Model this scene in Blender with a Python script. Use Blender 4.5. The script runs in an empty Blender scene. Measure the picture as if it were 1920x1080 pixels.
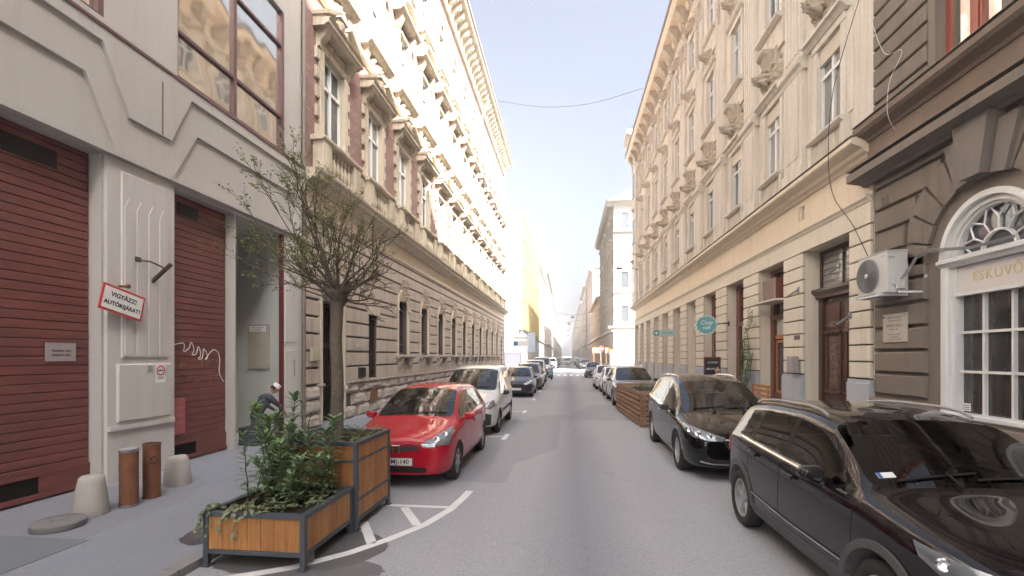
import bpy, bmesh, math, random
from mathutils import Vector, Matrix, noise
from mathutils.bvhtree import BVHTree
R = math.radians
scene = bpy.context.scene
# ------------------------------------------------------------------ camera
FPX = 890.0
cam_d = bpy.data.cameras.new('camera')
cam_d.sensor_width = 36.0
cam_d.lens = FPX / 1920 * 36.0
cam_d.shift_y = (668 - 540) / 1920.0
cam_d.clip_start = 0.05
cam_d.clip_end = 3000
cam = bpy.data.objects.new('camera', cam_d)
scene.collection.objects.link(cam)
cam.location = (0, 0, 2.05)
cam.rotation_euler = (R(90), 0, math.atan(103 / FPX))
scene.camera = cam
# ------------------------------------------------------------------ light
S = Vector((1.0, -0.80, 1.12)).normalized()          # towards the sun
w = bpy.data.worlds.new('World'); scene.world = w; w.use_nodes = True
nt = w.node_tree; nt.nodes.clear()
sk = nt.nodes.new('ShaderNodeTexSky'); sk.sky_type = 'NISHITA'; sk.sun_disc = False
sk.sun_elevation = math.asin(S.z); sk.sun_rotation = math.atan2(S.x, S.y)
sk.air_density = 1.0; sk.dust_density = 10.0; sk.ozone_density = 2.0; sk.altitude = 100
bg = nt.nodes.new('ShaderNodeBackground'); bg.inputs[1].default_value = 0.06
wo = nt.nodes.new('ShaderNodeOutputWorld')
hs = nt.nodes.new('ShaderNodeHueSaturation'); hs.inputs['Saturation'].default_value = 0.50; hs.inputs['Value'].default_value = 0.45
gm = nt.nodes.new('ShaderNodeGamma'); gm.inputs[1].default_value = 1.22
nt.links.new(sk.outputs[0], gm.inputs[0]); nt.links.new(gm.outputs[0], hs.inputs['Color']); nt.links.new(hs.outputs[0], bg.inputs[0]); nt.links.new(bg.outputs[0], wo.inputs[0])
sun_d = bpy.data.lights.new('sun', 'SUN'); sun_d.energy = 2.0; sun_d.angle = R(0.5); sun_d.color = (1.0, 0.965, 0.93)
sun = bpy.data.objects.new('sun', sun_d); scene.collection.objects.link(sun)
sun.rotation_euler = S.to_track_quat('Z', 'Y').to_euler()
sun.location = (60, -40, 80)
vs = scene.view_settings
vs.view_transform = 'Standard'; vs.look = 'None'; vs.gamma = 1; vs.use_curve_mapping = False
vs.exposure = 3.68
scene.cycles.max_bounces = 8; scene.cycles.diffuse_bounces = 4; scene.cycles.glossy_bounces = 4
scene.cycles.transparent_max_bounces = 12; scene.cycles.volume_bounces = 1
scene.cycles.use_denoising = True
COL = scene.collection
HAZE = 0.0009

# ------------------------------------------------------------------ materials
def new_mat(name):
    m = bpy.data.materials.new(name); m.use_nodes = True
    nt = m.node_tree; b = nt.nodes['Principled BSDF']
    return m, nt, b
def setin(b, **k):
    names = {'rough': 'Roughness', 'metal': 'Metallic', 'coat': 'Coat Weight', 'coatr': 'Coat Roughness', 'spec': 'Specular IOR Level', 'trans': 'Transmission Weight', 'alpha': 'Alpha', 'ior': 'IOR'}
    for a, v in k.items(): b.inputs[names[a]].default_value = v
def coords(nt, scale=(1, 1, 1), kind='Object'):
    tc = nt.nodes.new('ShaderNodeTexCoord'); mp = nt.nodes.new('ShaderNodeMapping')
    mp.inputs['Scale'].default_value = scale
    nt.links.new(tc.outputs[kind], mp.inputs[0]); return mp.outputs[0]
def noise_n(nt, vec, scale, detail=4, rough=0.55):
    n = nt.nodes.new('ShaderNodeTexNoise'); n.inputs['Scale'].default_value = scale
    n.inputs['Detail'].default_value = detail; n.inputs['Roughness'].default_value = rough
    nt.links.new(vec, n.inputs['Vector']); return n.outputs['Fac']
def ramp(nt, fac, a, b, ca=(0, 0, 0, 1), cb=(1, 1, 1, 1)):
    r = nt.nodes.new('ShaderNodeValToRGB'); r.color_ramp.elements[0].position = a; r.color_ramp.elements[1].position = b
    r.color_ramp.elements[0].color = ca; r.color_ramp.elements[1].color = cb
    nt.links.new(fac, r.inputs[0]); return r.outputs[0]
def mixc(nt, fac, c1, c2, mode='MIX'):
    m = nt.nodes.new('ShaderNodeMix'); m.data_type = 'RGBA'; m.blend_type = mode
    for sock, v in ((m.inputs['Factor'], fac), (m.inputs['A'], c1), (m.inputs['B'], c2)):
        if isinstance(v, (int, float)): sock.default_value = v
        elif isinstance(v, tuple): sock.default_value = v if len(v) == 4 else v + (1,)
        else: nt.links.new(v, sock)
    return m.outputs['Result']
def bump(nt, b, h, strength=0.3, dist=0.02):
    n = nt.nodes.new('ShaderNodeBump'); n.inputs['Strength'].default_value = strength; n.inputs['Distance'].default_value = dist
    nt.links.new(h, n.inputs['Height']); nt.links.new(n.outputs[0], b.inputs['Normal'])
MATS = {}
def surf(name, col, rough=0.85, var=0.18, dirt=None, streak=0.35, fine=18, big=0.7, bmp=0.25, bd=0.01, metal=0.0):
    """weathered plaster / stone / concrete: two scales of mottling plus soft vertical rain streaks"""
    if name in MATS: return MATS[name]
    m, nt, b = new_mat(name)
    v = coords(nt)
    c = tuple(col); d = dirt or tuple(x * 0.55 for x in c)
    n1 = noise_n(nt, v, big, 6, 0.6); n2 = noise_n(nt, v, fine, 5, 0.6)
    vs_ = coords(nt, (2.2, 2.2, 0.22)); n3 = noise_n(nt, vs_, 1.6, 6, 0.65)
    lo = tuple(x * (1 - var) for x in c); hi = tuple(min(1, x * (1 + var * 0.7)) for x in c)
    c1 = mixc(nt, n1, lo, hi)
    c2 = mixc(nt, ramp(nt, n2, 0.35, 0.75), c1, tuple(x * (1 - var * 0.8) for x in c))
    nt.links.new(mixc(nt, ramp(nt, n2, 0.3, 0.7), c2, c1), b.inputs['Base Color'])
    if streak:
        f = ramp(nt, n3, 0.50, 0.78, (0, 0, 0, 1), (streak, streak, streak, 1))
        nt.links.new(mixc(nt, f, c2, d), b.inputs['Base Color'])
    setin(b, rough=rough, metal=metal)
    if bmp: bump(nt, b, n2, bmp, bd)
    MATS[name] = m; return m
def plain(name, col, rough=0.5, metal=0.0, coat=0.0, var=0.0, scale=20, bmp=0.0, spec=0.5):
    if name in MATS: return MATS[name]
    m, nt, b = new_mat(name); b.inputs['Base Color'].default_value = tuple(col) + (1,)
    setin(b, rough=rough, metal=metal, coat=coat, spec=spec)
    if var or bmp:
        v = coords(nt); n = noise_n(nt, v, scale, 4)
        if var: nt.links.new(mixc(nt, n, tuple(x * (1 - var) for x in col), tuple(min(1, x * (1 + var)) for x in col)), b.inputs['Base Color'])
        if bmp: bump(nt, b, n, bmp, 0.01)
    MATS[name] = m; return m
def paint(name, col, metal=0.0, rough=0.35, dusty=.035):
    m, nt, b = new_mat(name)
    v = coords(nt); n = noise_n(nt, v, 3.0, 5); n2 = noise_n(nt, v, 60, 3)
    dust = mixc(nt, ramp(nt, n, 0.35, 0.8, (0, 0, 0, 1), (dusty, dusty, dusty, 1)), tuple(col), (0.32, 0.29, 0.25))
    nt.links.new(dust, b.inputs['Base Color'])
    setin(b, rough=rough, metal=metal, coat=1.0, coatr=0.02, spec=.05)
    return m
def glass_build(name, dark, pale, reflect=0.9):
    m, nt, b = new_mat(name)
    oi = nt.nodes.new('ShaderNodeObjectInfo')
    f = ramp(nt, oi.outputs['Random'], 0.35, 0.9)
    v = coords(nt, (1, 6, 0.4)); n = noise_n(nt, v, 2.0, 3)
    p = mixc(nt, n, tuple(x * 0.55 for x in pale), pale)
    nt.links.new(mixc(nt, f, dark, p), b.inputs['Base Color'])
    setin(b, rough=0.04, spec=reflect)
    v2 = coords(nt); n2 = noise_n(nt, v2, 1.2, 1); bump(nt, b, n2, 0.12, 0.05)
    return m
def glass_car(name, tint=0.25):
    m, nt, b = new_mat(name); nt.nodes.remove(b)
    out = nt.nodes['Material Output']
    t = nt.nodes.new('ShaderNodeBsdfTransparent'); t.inputs[0].default_value = (tint * 0.9, tint, tint * 0.97, 1)
    g = nt.nodes.new('ShaderNodeBsdfGlossy'); g.inputs['Roughness'].default_value = 0.015; g.inputs[0].default_value = (0.95, 0.97, 1, 1)
    fr = nt.nodes.new('ShaderNodeFresnel'); fr.inputs[0].default_value = 1.75
    mx = nt.nodes.new('ShaderNodeMixShader')
    nt.links.new(fr.outputs[0], mx.inputs[0]); nt.links.new(t.outputs[0], mx.inputs[1]); nt.links.new(g.outputs[0], mx.inputs[2])
    nt.links.new(mx.outputs[0], out.inputs[0]); return m
def wood(name, c1, c2, board=0.14, axis=0, rough=0.55, seam=0.5):
    """boards side by side along one axis, grain, and a colour step per board"""
    m, nt, b = new_mat(name)
    tc = nt.nodes.new('ShaderNodeTexCoord'); sp = nt.nodes.new('ShaderNodeSeparateXYZ'); nt.links.new(tc.outputs['Object'], sp.inputs[0])
    ad = nt.nodes.new('ShaderNodeMath'); ad.operation = 'ADD'; nt.links.new(sp.outputs[0], ad.inputs[0]); nt.links.new(sp.outputs[1], ad.inputs[1])
    src = ad.outputs[0] if axis == 'xy' else sp.outputs[axis]
    dv = nt.nodes.new('ShaderNodeMath'); dv.operation = 'DIVIDE'; nt.links.new(src, dv.inputs[0]); dv.inputs[1].default_value = board
    fl = nt.nodes.new('ShaderNodeMath'); fl.operation = 'FLOOR'; nt.links.new(dv.outputs[0], fl.inputs[0])
    wn = nt.nodes.new('ShaderNodeTexWhiteNoise'); wn.noise_dimensions = '1D'; nt.links.new(fl.outputs[0], wn.inputs['W'])
    gs = (18, 18, 1.5) if axis in (0, 1, 'xy') else (1.5, 1.5, 18)
    g = noise_n(nt, coords(nt, gs), 2.0, 6, 0.6)
    big = noise_n(nt, coords(nt), 5.0, 4)
    base = mixc(nt, wn.outputs['Value'], c1, c2)
    c = mixc(nt, ramp(nt, g, 0.3, 0.75), base, tuple(x * 0.62 for x in c1))
    c = mixc(nt, ramp(nt, big, 0.55, 0.8, (0, 0, 0, 1), (seam, seam, seam, 1)), c, tuple(x * 0.45 for x in c1))
    nt.links.new(c, b.inputs['Base Color']); setin(b, rough=rough); bump(nt, b, g, 0.2, 0.004)
    return m
def brick_mat(name, c1, c2, mortar, sc=1.0):
    m, nt, b = new_mat(name)
    tc = nt.nodes.new('ShaderNodeTexCoord'); sp = nt.nodes.new('ShaderNodeSeparateXYZ'); cb = nt.nodes.new('ShaderNodeCombineXYZ')
    nt.links.new(tc.outputs['Object'], sp.inputs[0]); nt.links.new(sp.outputs[1], cb.inputs[0]); nt.links.new(sp.outputs[2], cb.inputs[1])
    br = nt.nodes.new('ShaderNodeTexBrick'); nt.links.new(cb.outputs[0], br.inputs['Vector'])
    br.inputs['Color1'].default_value = c1 + (1,); br.inputs['Color2'].default_value = c2 + (1,); br.inputs['Mortar'].default_value = mortar + (1,)
    br.inputs['Scale'].default_value = 1.0; br.inputs['Brick Width'].default_value = 0.30 * sc; br.inputs['Row Height'].default_value = 0.115 * sc
    br.inputs['Mortar Size'].default_value = 0.013 * sc; br.inputs['Bias'].default_value = -0.2
    n = noise_n(nt, coords(nt), 0.8, 5)
    c = mixc(nt, ramp(nt, n, 0.3, 0.8, (0, 0, 0, 1), (0.45, 0.45, 0.45, 1)), br.outputs['Color'], tuple(x * 0.6 for x in c1))
    nt.links.new(c, b.inputs['Base Color']); setin(b, rough=0.9)
    inv = nt.nodes.new('ShaderNodeMath'); inv.operation = 'SUBTRACT'; inv.inputs[0].default_value = 1; nt.links.new(br.outputs['Fac'], inv.inputs[1])
    bump(nt, b, inv.outputs[0], 0.6, 0.01); return m

M = {}
M['concrete'] = surf('pale_render', (0.47, 0.45, 0.42), 0.85, 0.10, (0.34, 0.30, 0.26), 0.30, 25, 0.5)
M['concrete_pilaster'] = surf('pilaster_render', (0.57, 0.55, 0.525), 0.8, 0.10, (0.34, 0.29, 0.25), 0.35, 30, 0.9)
M['mauve'] = plain('mauve_metal', (0.15, 0.085, 0.085), 0.45, 0.2)
M['alcove'] = surf('alcove_render', (0.52, 0.53, 0.51), 0.85, 0.06, None, 0.15)
M['brick'] = brick_mat('red_brick', (0.28, 0.16, 0.14), (0.37, 0.24, 0.205), (0.17, 0.13, 0.115))
M['stone_l'] = surf('trim_stone', (0.59, 0.52, 0.405), 0.85, 0.28, (0.20, 0.16, 0.125), 0.75, 16, 0.8, 0.35)
M['stone_g'] = surf('weathered_ground_stone', (0.49, 0.42, 0.35), 0.9, 0.20, (0.16, 0.12, 0.10), 0.6, 14, 0.9, 0.5, 0.02)
M['stone_gd'] = surf('groove_stone', (0.14, 0.11, 0.10), 0.95, 0.2, None, 0.3)
M['frieze_l'] = surf('frieze_plaster', (0.66, 0.575, 0.45), 0.85, 0.14, (0.30, 0.20, 0.13), 0.45)
M['rough'] = surf('crumbling_plinth', (0.50, 0.44, 0.39), 0.95, 0.35, (0.14, 0.10, 0.08), 0.6, 7, 1.6, 1.0, 0.05)
M['cream'] = surf('cream_plaster', (0.74, 0.67, 0.55), 0.85, 0.08, (0.38, 0.28, 0.18), 0.35, 20, 0.6)
M['cream_f'] = surf('ochre_frieze', (0.75, 0.645, 0.50), 0.85, 0.08, (0.46, 0.32, 0.2), 0.4)
M['cream_gr'] = surf('cream_groove', (0.16, 0.12, 0.085), 0.95, 0.1, None, 0)
M['stone_r'] = surf('upper_stone', (0.70, 0.645, 0.555), 0.85, 0.24, (0.34, 0.27, 0.20), 0.60, 16, 0.7, 0.35)
M['stone_rd'] = surf('carved_stone', (0.54, 0.46, 0.36), 0.9, 0.3, (0.14, 0.11, 0.09), 0.5, 14, 2.5, 0.8, 0.03)
M['plinth_b'] = surf('pale_blue_plinth', (0.44, 0.46, 0.50), 0.8, 0.08, None, 0.3)
M['dark'] = surf('soot_brown_render', (0.225, 0.187, 0.155), 0.9, 0.14, (0.09, 0.07, 0.06), 0.5, 22, 0.8, 0.6, 0.02)
M['dark_gr'] = surf('soot_groove', (0.055, 0.045, 0.04), 0.95, 0.2, None, 0)
M['dark_w'] = surf('worn_brown_band', (0.215, 0.165, 0.13), 0.9, 0.22, (0.30, 0.20, 0.12), 0.5, 18, 1.4, 0.4)
M['white_frame'] = plain('white_paint', (0.72, 0.72, 0.70), 0.45, 0, 0, 0.05, 12)
M['glass'] = glass_build('window_glass', (0.09, 0.10, 0.11), (0.42, 0.42, 0.39), 0.9)
M['glass_d'] = glass_build('dark_glass', (0.025, 0.025, 0.027), (0.05, 0.05, 0.05), 1.0)
M['glass_sky'] = glass_build('mirror_glass', (0.62, 0.60, 0.55), (0.70, 0.67, 0.60), 1.0)
setin(M['glass_sky'].node_tree.nodes['Principled BSDF'], metal=0.9)
M['brown'] = plain('brown_lacquer', (0.16, 0.05, 0.035), 0.4, 0, 0.3, 0.25, 8)
M['brown_d'] = plain('dark_carved_wood', (0.075, 0.03, 0.02), 0.4, 0, 0.3, 0.3, 10, 0.3)
M['wood_w'] = plain('orange_wood', (0.42, 0.19, 0.07), 0.5, 0, 0.1, 0.25, 12)
M['red_frame'] = plain('red_brown_frame', (0.30, 0.07, 0.04), 0.4, 0, 0.2, 0.1, 8)
M['red_post'] = plain('oxide_red_post', (0.12, 0.025, 0.025), 0.5, 0.1, 0, 0.2, 8)
M['iron'] = plain('black_iron', (0.03, 0.028, 0.027), 0.55, 0.5)
M['rust'] = plain('rusty_steel', (0.20, 0.085, 0.045), 0.75, 0.25, 0, 0.45, 9, 0.3)
M['steel'] = plain('grey_steel', (0.32, 0.32, 0.33), 0.4, 0.8)
M['pl_frame'] = plain('anthracite_frame', (0.085, 0.098, 0.115), 0.5, 0.3, 0, 0.1, 10)
M['pl_wood'] = wood('orange_larch', (0.43, 0.185, 0.055), (0.58, 0.29, 0.10), 0.135, 'xy')
M['pallet'] = wood('brown_pallet_wood', (0.30, 0.17, 0.10), (0.40, 0.25, 0.15), 0.3, 2, 0.7)
M['soil'] = surf('soil', (0.045, 0.032, 0.024), 1.0, 0.4, None, 0, 30, 4, 1.0, 0.03)
M['bollard'] = surf('cast_concrete', (0.42, 0.395, 0.36), 0.9, 0.15, (0.22, 0.19, 0.16), 0.3, 60, 4, 0.5)
M['disc'] = surf('grey_concrete_disc', (0.19, 0.185, 0.18), 0.9, 0.2, None, 0, 40, 5, 0.4)
M['white'] = plain('white_enamel', (0.75, 0.75, 0.74), 0.4, 0, 0, 0.03)
M['black'] = plain('black_ink', (0.02, 0.02, 0.022), 0.6)
M['red_sign'] = plain('red_enamel', (0.50, 0.05, 0.05), 0.4)
M['pillar_black'] = plain('gloss_black', (0.006, 0.006, 0.007), 0.15)
M['grey_plate'] = plain('grey_plate', (0.34, 0.31, 0.31), 0.6, 0, 0, 0.1)
M['beige_plate'] = plain('beige_board', (0.42, 0.38, 0.32), 0.6, 0, 0, 0.1, 3)
M['skin'] = plain('skin', (0.48, 0.27, 0.19), 0.6)
M['cloth_d'] = plain('dark_grey_cloth', (0.045, 0.05, 0.065), 0.9, 0, 0, 0.2)
M['cloth_l'] = plain('grey_cloth', (0.13, 0.135, 0.15), 0.9, 0, 0, 0.1)
M['cap'] = plain('white_cloth', (0.75, 0.74, 0.72), 0.9)
M['hair'] = plain('dark_hair', (0.03, 0.02, 0.015), 0.6)
M['hair_b'] = plain('blond_hair', (0.36, 0.24, 0.13), 0.6)
M['tyre'] = plain('tyre_rubber', (0.028, 0.027, 0.026), 0.85, 0, 0, 0.2, 30)
M['rim'] = plain('silver_rim', (0.40, 0.40, 0.41), 0.32, 0.45)
M['chrome'] = plain('chrome', (0.7, 0.7, 0.72), 0.12, 1.0)
M['trim'] = plain('black_plastic', (0.035, 0.035, 0.037), 0.6, 0, 0, 0.15, 30)
M['trim_g'] = plain('grey_plastic', (0.085, 0.083, 0.085), 0.65, 0, 0, 0.15, 30)
M['cabin'] = plain('dark_cabin', (0.03, 0.03, 0.032), 0.8)
M['cglass'] = glass_car('car_glass', 0.42)
M['cglass_d'] = glass_car('tinted_car_glass', 0.12)
M['lens'] = plain('lamp_lens', (0.22, 0.24, 0.26), 0.08, 0.5, 1.0)
M['lens_d'] = plain('dark_lens', (0.13, 0.14, 0.15), 0.06, 0.6, 1.0)
M['amber'] = plain('amber_lens', (0.6, 0.16, 0.02), 0.2, 0, 1.0)
M['tail'] = plain('red_lens', (0.35, 0.02, 0.02), 0.2, 0, 1.0)
M['plate'] = plain('number_plate', (0.70, 0.70, 0.69), 0.4)
M['bark'] = surf('grey_bark', (0.17, 0.135, 0.105), 0.95, 0.3, (0.07, 0.055, 0.045), 0.5, 22, 3, 1.0, 0.03)
M['twig'] = plain('dark_twig', (0.085, 0.062, 0.05), 0.9, 0, 0, 0.3, 5)
def leafmat(name, a, b_):
    m, nt, b = new_mat(name); oi = nt.nodes.new('ShaderNodeNewGeometry')
    n = noise_n(nt, coords(nt), 9.0, 3)
    f = mixc(nt, 0.5, oi.outputs['Random Per Island'], n)
    nt.links.new(mixc(nt, f, a, b_), b.inputs['Base Color']); setin(b, rough=0.45)
    return m
M['leaf_bud'] = leafmat('spring_bud', (0.17, 0.21, 0.06), (0.44, 0.48, 0.20))
M['leaf_laurel'] = leafmat('laurel_leaf', (0.065, 0.12, 0.055), (0.20, 0.29, 0.13))
M['leaf_light'] = leafmat('light_leaf', (0.08, 0.17, 0.035), (0.20, 0.33, 0.07))
M['leaf_ivy'] = leafmat('ivy_leaf', (0.07, 0.10, 0.045), (0.30, 0.32, 0.18))
M['leaf_grey'] = leafmat('grey_herb', (0.12, 0.15, 0.11), (0.26, 0.30, 0.23))
M['stem'] = plain('green_stem', (0.09, 0.10, 0.045), 0.8)
M['teal'] = plain('teal_sign', (0.14, 0.42, 0.42), 0.45, 0, 0, 0.08, 10)
M['gold'] = plain('faded_gold_letters', (0.62, 0.50, 0.20), 0.4)
M['green_x'] = plain('pharmacy_green', (0.02, 0.30, 0.22), 0.4)
M['orange_stone'] = surf('salmon_plaster', (0.48, 0.35, 0.26), 0.85, 0.08, None, 0.3)
M['white_wall'] = surf('white_render', (0.34, 0.335, 0.32), 0.85, 0.05, None, 0.2)
M['yellow'] = plain('yellow_louvre', (0.34, 0.25, 0.10), 0.5, 0, 0, 0.08, 2)
M['far_cream'] = surf('far_cream', (0.38, 0.35, 0.305), 0.85, 0.08, None, 0.25)
M['far_grey'] = surf('far_grey', (0.40, 0.385, 0.365), 0.85, 0.08, None, 0.25)
M['far_pink'] = surf('far_pink', (0.44, 0.36, 0.33), 0.85, 0.08, None, 0.25)
M['roof'] = surf('grey_roof', (0.20, 0.17, 0.15), 0.9, 0.2, None, 0.2)
M['gutter'] = plain('weathered_gutter', (0.20, 0.17, 0.15), 0.6, 0.3, 0, 0.3, 3)

# garage door sheet
def ribbed(name, c):
    m, nt, b = new_mat(name)
    n = noise_n(nt, coords(nt, (1, 0.6, 5)), 3.0, 6, 0.65); n2 = noise_n(nt, coords(nt), 1.3, 5); n3 = noise_n(nt, coords(nt, (1, 1, 1)), 26, 3)
    c1 = mixc(nt, ramp(nt, n, 0.3, 0.75), tuple(x * 1.15 for x in c), tuple(x * 0.72 for x in c))
    c2 = mixc(nt, ramp(nt, n2, 0.45, 0.8, (0, 0, 0, 1), (0.6, 0.6, 0.6, 1)), c1, (0.10, 0.05, 0.045))
    n4 = noise_n(nt, coords(nt, (1, 1.4, 1.4)), 3.4, 7, .7); c2 = mixc(nt, ramp(nt, n4, 0.62, 0.70, (0, 0, 0, 1), (0.45, 0.45, 0.45, 1)), c2, (0.24, 0.12, 0.11))
    nt.links.new(c2, b.inputs['Base Color']); setin(b, rough=0.55); bump(nt, b, n3, 0.08, 0.003)
    return m
M['gate'] = ribbed('oxblood_shutter', (0.18, 0.060, 0.053))

# ------------------------------------------------------------------ mesh helpers
class MB:
    def __init__(s): s.v = []; s.f = []; s.m = []; s.cur = 0
    def mat(s, i): s.cur = i; return s
    def add(s, vs_, fs):
        o = len(s.v); s.v += [tuple(p) for p in vs_]; s.f += [tuple(i + o for i in f) for f in fs]; s.m += [s.cur] * len(fs)
    def box(s, a, b, T=None, ch=0.0):
        x0, x1 = sorted((a[0], b[0])); y0, y1 = sorted((a[1], b[1])); z0, z1 = sorted((a[2], b[2]))
        if ch:   # outward face (+x) chamfered
            P = [(x0, y0, z0), (x0, y1, z0), (x0, y1, z1), (x0, y0, z1), (x1 - ch, y0, z0), (x1 - ch, y1, z0), (x1 - ch, y1, z1), (x1 - ch, y0, z1),
                 (x1, y0 + ch, z0 + ch), (x1, y1 - ch, z0 + ch), (x1, y1 - ch, z1 - ch), (x1, y0 + ch, z1 - ch)]
            Fc = [(0, 3, 2, 1), (0, 1, 5, 4), (1, 2, 6, 5), (2, 3, 7, 6), (3, 0, 4, 7), (4, 5, 9, 8), (5, 6, 10, 9), (6, 7, 11, 10), (7, 4, 8, 11), (8, 9, 10, 11)]
        else:
            P = [(x0, y0, z0), (x1, y0, z0), (x1, y1, z0), (x0, y1, z0), (x0, y0, z1), (x1, y0, z1), (x1, y1, z1), (x0, y1, z1)]
            Fc = [(0, 3, 2, 1), (4, 5, 6, 7), (0, 1, 5, 4), (1, 2, 6, 5), (2, 3, 7, 6), (3, 0, 4, 7)]
        if T: P = [T(*p) for p in P]
        s.add(P, Fc)
    def prism(s, poly, a, b, axis='x', T=None):
        """poly of 2D points extruded from a to b along the axis"""
        n = len(poly)
        def mk(p, t):
            q = (t, p[0], p[1]) if axis == 'x' else ((p[0], t, p[1]) if axis == 'y' else (p[0], p[1], t))
            return T(*q) if T else q
        P = [mk(p, a) for p in poly] + [mk(p, b) for p in poly]
        s.add(P, [tuple(range(n - 1, -1, -1)), tuple(range(n, 2 * n))] + [(i, (i + 1) % n, n + (i + 1) % n, n + i) for i in range(n)])
    def tube(s, pts, r, n=6, T=None, cap=True):
        pts = [Vector(T(*p)) if T else Vector(p) for p in pts]; rs = r if isinstance(r, (list, tuple)) else [r] * len(pts)
        P = []; prev = None
        for i, p in enumerate(pts):
            d = (pts[min(i + 1, len(pts) - 1)] - pts[max(i - 1, 0)]).normalized()
            if prev is None:
                up = Vector((0, 0, 1)) if abs(d.z) < 0.9 else Vector((1, 0, 0))
                a = d.cross(up).normalized()
            else: a = (prev - d * prev.dot(d)).normalized()
            prev = a; b = d.cross(a)
            for k in range(n):
                t = 2 * math.pi * k / n; P.append(p + (a * math.cos(t) + b * math.sin(t)) * rs[i])
        Fc = []
        for i in range(len(pts) - 1):
            for k in range(n): Fc.append((i * n + k, i * n + (k + 1) % n, (i + 1) * n + (k + 1) % n, (i + 1) * n + k))
        if cap: Fc.append(tuple(range(n - 1, -1, -1))); Fc.append(tuple((len(pts) - 1) * n + k for k in range(n)))
        s.add(P, Fc)
    def lathe(s, prof, c=(0, 0, 0), n=24, axis='z', T=None):
        """prof: (radius, height)"""
        P = []
        for (r, h) in prof:
            for k in range(n):
                t = 2 * math.pi * k / n; a, b = r * math.cos(t), r * math.sin(t)
                q = (a, b, h) if axis == 'z' else ((h, a, b) if axis == 'x' else (a, h, b))
                q = (q[0] + c[0], q[1] + c[1], q[2] + c[2]); P.append(T(*q) if T else q)
        Fc = []
        for i in range(len(prof) - 1):
            for k in range(n): Fc.append((i * n + k, i * n + (k + 1) % n, (i + 1) * n + (k + 1) % n, (i + 1) * n + k))
        Fc.append(tuple(range(n - 1, -1, -1))); Fc.append(tuple((len(prof) - 1) * n + k for k in range(n)))
        s.add(P, Fc)
    def quad(s, *p): s.add(p, [tuple(range(len(p)))])
    def mesh(s, name, mats, origin=(0, 0, 0), smooth=False, fix=True):
        me = bpy.data.meshes.new(name); o = Vector(origin)
        me.from_pydata([tuple(Vector(p) - o) for p in s.v], [], s.f)
        for m in (mats if isinstance(mats, (list, tuple)) else [mats]): me.materials.append(m)
        me.polygons.foreach_set('material_index', s.m)
        if fix:
            bm = bmesh.new(); bm.from_mesh(me); bmesh.ops.recalc_face_normals(bm, faces=bm.faces); bm.to_mesh(me); bm.free()
        if smooth: me.polygons.foreach_set('use_smooth', [True] * len(me.polygons))
        me.update(); return me
    def build(s, name, mats, parent=None, origin=None, smooth=False, fix=True):
        if origin is None: origin = wloc(parent)
        return link(name, s.mesh(name, mats, origin, smooth, fix), parent)
def wloc(p):
    o = Vector((0, 0, 0))
    while p is not None:
        if p.get('local'): return (0, 0, 0)
        o += p.location; p = p.parent
    return tuple(o)
def link(name, me, parent=None, loc=(0, 0, 0)):
    o = bpy.data.objects.new(name, me); COL.objects.link(o); o.location = loc
    if parent is not None: o.parent = parent
    return o
def autosm(o, ang=40):
    me = o.data; me.polygons.foreach_set('use_smooth', [True] * len(me.polygons))
    try: me.set_sharp_from_angle(angle=R(ang))
    except Exception: pass
    return o
def empty(name, loc=(0, 0, 0), rz=0, local=False):
    o = bpy.data.objects.new(name, None); COL.objects.link(o); o.location = loc; o.rotation_euler = (0, 0, rz); o.empty_display_size = 0.2
    if local: o['local'] = 1
    return o
def tag(o, label=None, cat=None, group=None, kind=None):
    if label: o['label'] = label
    if cat: o['category'] = cat
    if group: o['group'] = group
    if kind: o['kind'] = kind
    return o
def struct(o): o['kind'] = 'structure'; return o
KIDS = {}
def children(o): return [c for c in COL.objects if c.parent == o]
def copy_tree(o, parent=None, kids=None):
    if kids is None:
        kids = {}
        for c in COL.objects:
            if c.parent: kids.setdefault(c.parent.name, []).append(c)
    c = o.copy(); COL.objects.link(c)
    c.parent = parent
    for ch in kids.get(o.name, []): copy_tree(ch, c, kids)
    return c
def text_mesh(txt, size, mat, extrude=0.002, align='CENTER', bold=0.0, spacing=1.0, shear=0.0, line=1.0):
    cu = bpy.data.curves.new('writing', 'FONT'); cu.body = txt; cu.size = size; cu.extrude = extrude; cu.align_x = align; cu.align_y = 'CENTER'
    cu.offset = bold; cu.space_character = spacing; cu.shear = shear; cu.resolution_u = 3; cu.space_line = line
    t = bpy.data.objects.new('tmp', cu); COL.objects.link(t)
    dg = bpy.context.evaluated_depsgraph_get(); me = bpy.data.meshes.new_from_object(t.evaluated_get(dg))
    COL.objects.unlink(t); bpy.data.objects.remove(t); me.materials.clear(); me.materials.append(mat); me.name = 'writing'
    return me
def put_text(txt, size, mat, parent, mtx, name='lettering', **k):
    """mtx maps text plane (x right, y up, z out) into the parent's space"""
    me = text_mesh(txt, size, mat, **k); me.transform(mtx)
    return link(name, me, parent)
def frame_m(loc, right, up):
    r = Vector(right).normalized(); u = Vector(up).normalized(); n = r.cross(u)
    return Matrix(((r.x, u.x, n.x, loc[0]), (r.y, u.y, n.y, loc[1]), (r.z, u.z, n.z, loc[2]), (0, 0, 0, 1)))
ZR, YR = (0, 0, 1), (0, 1, 0)
def facade_T(X0, side):      # side -1: building on the left of the street, faces +X
    s = 1 if side < 0 else -1
    return lambda n, u, z: (X0 + s * n, u, z)
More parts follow.
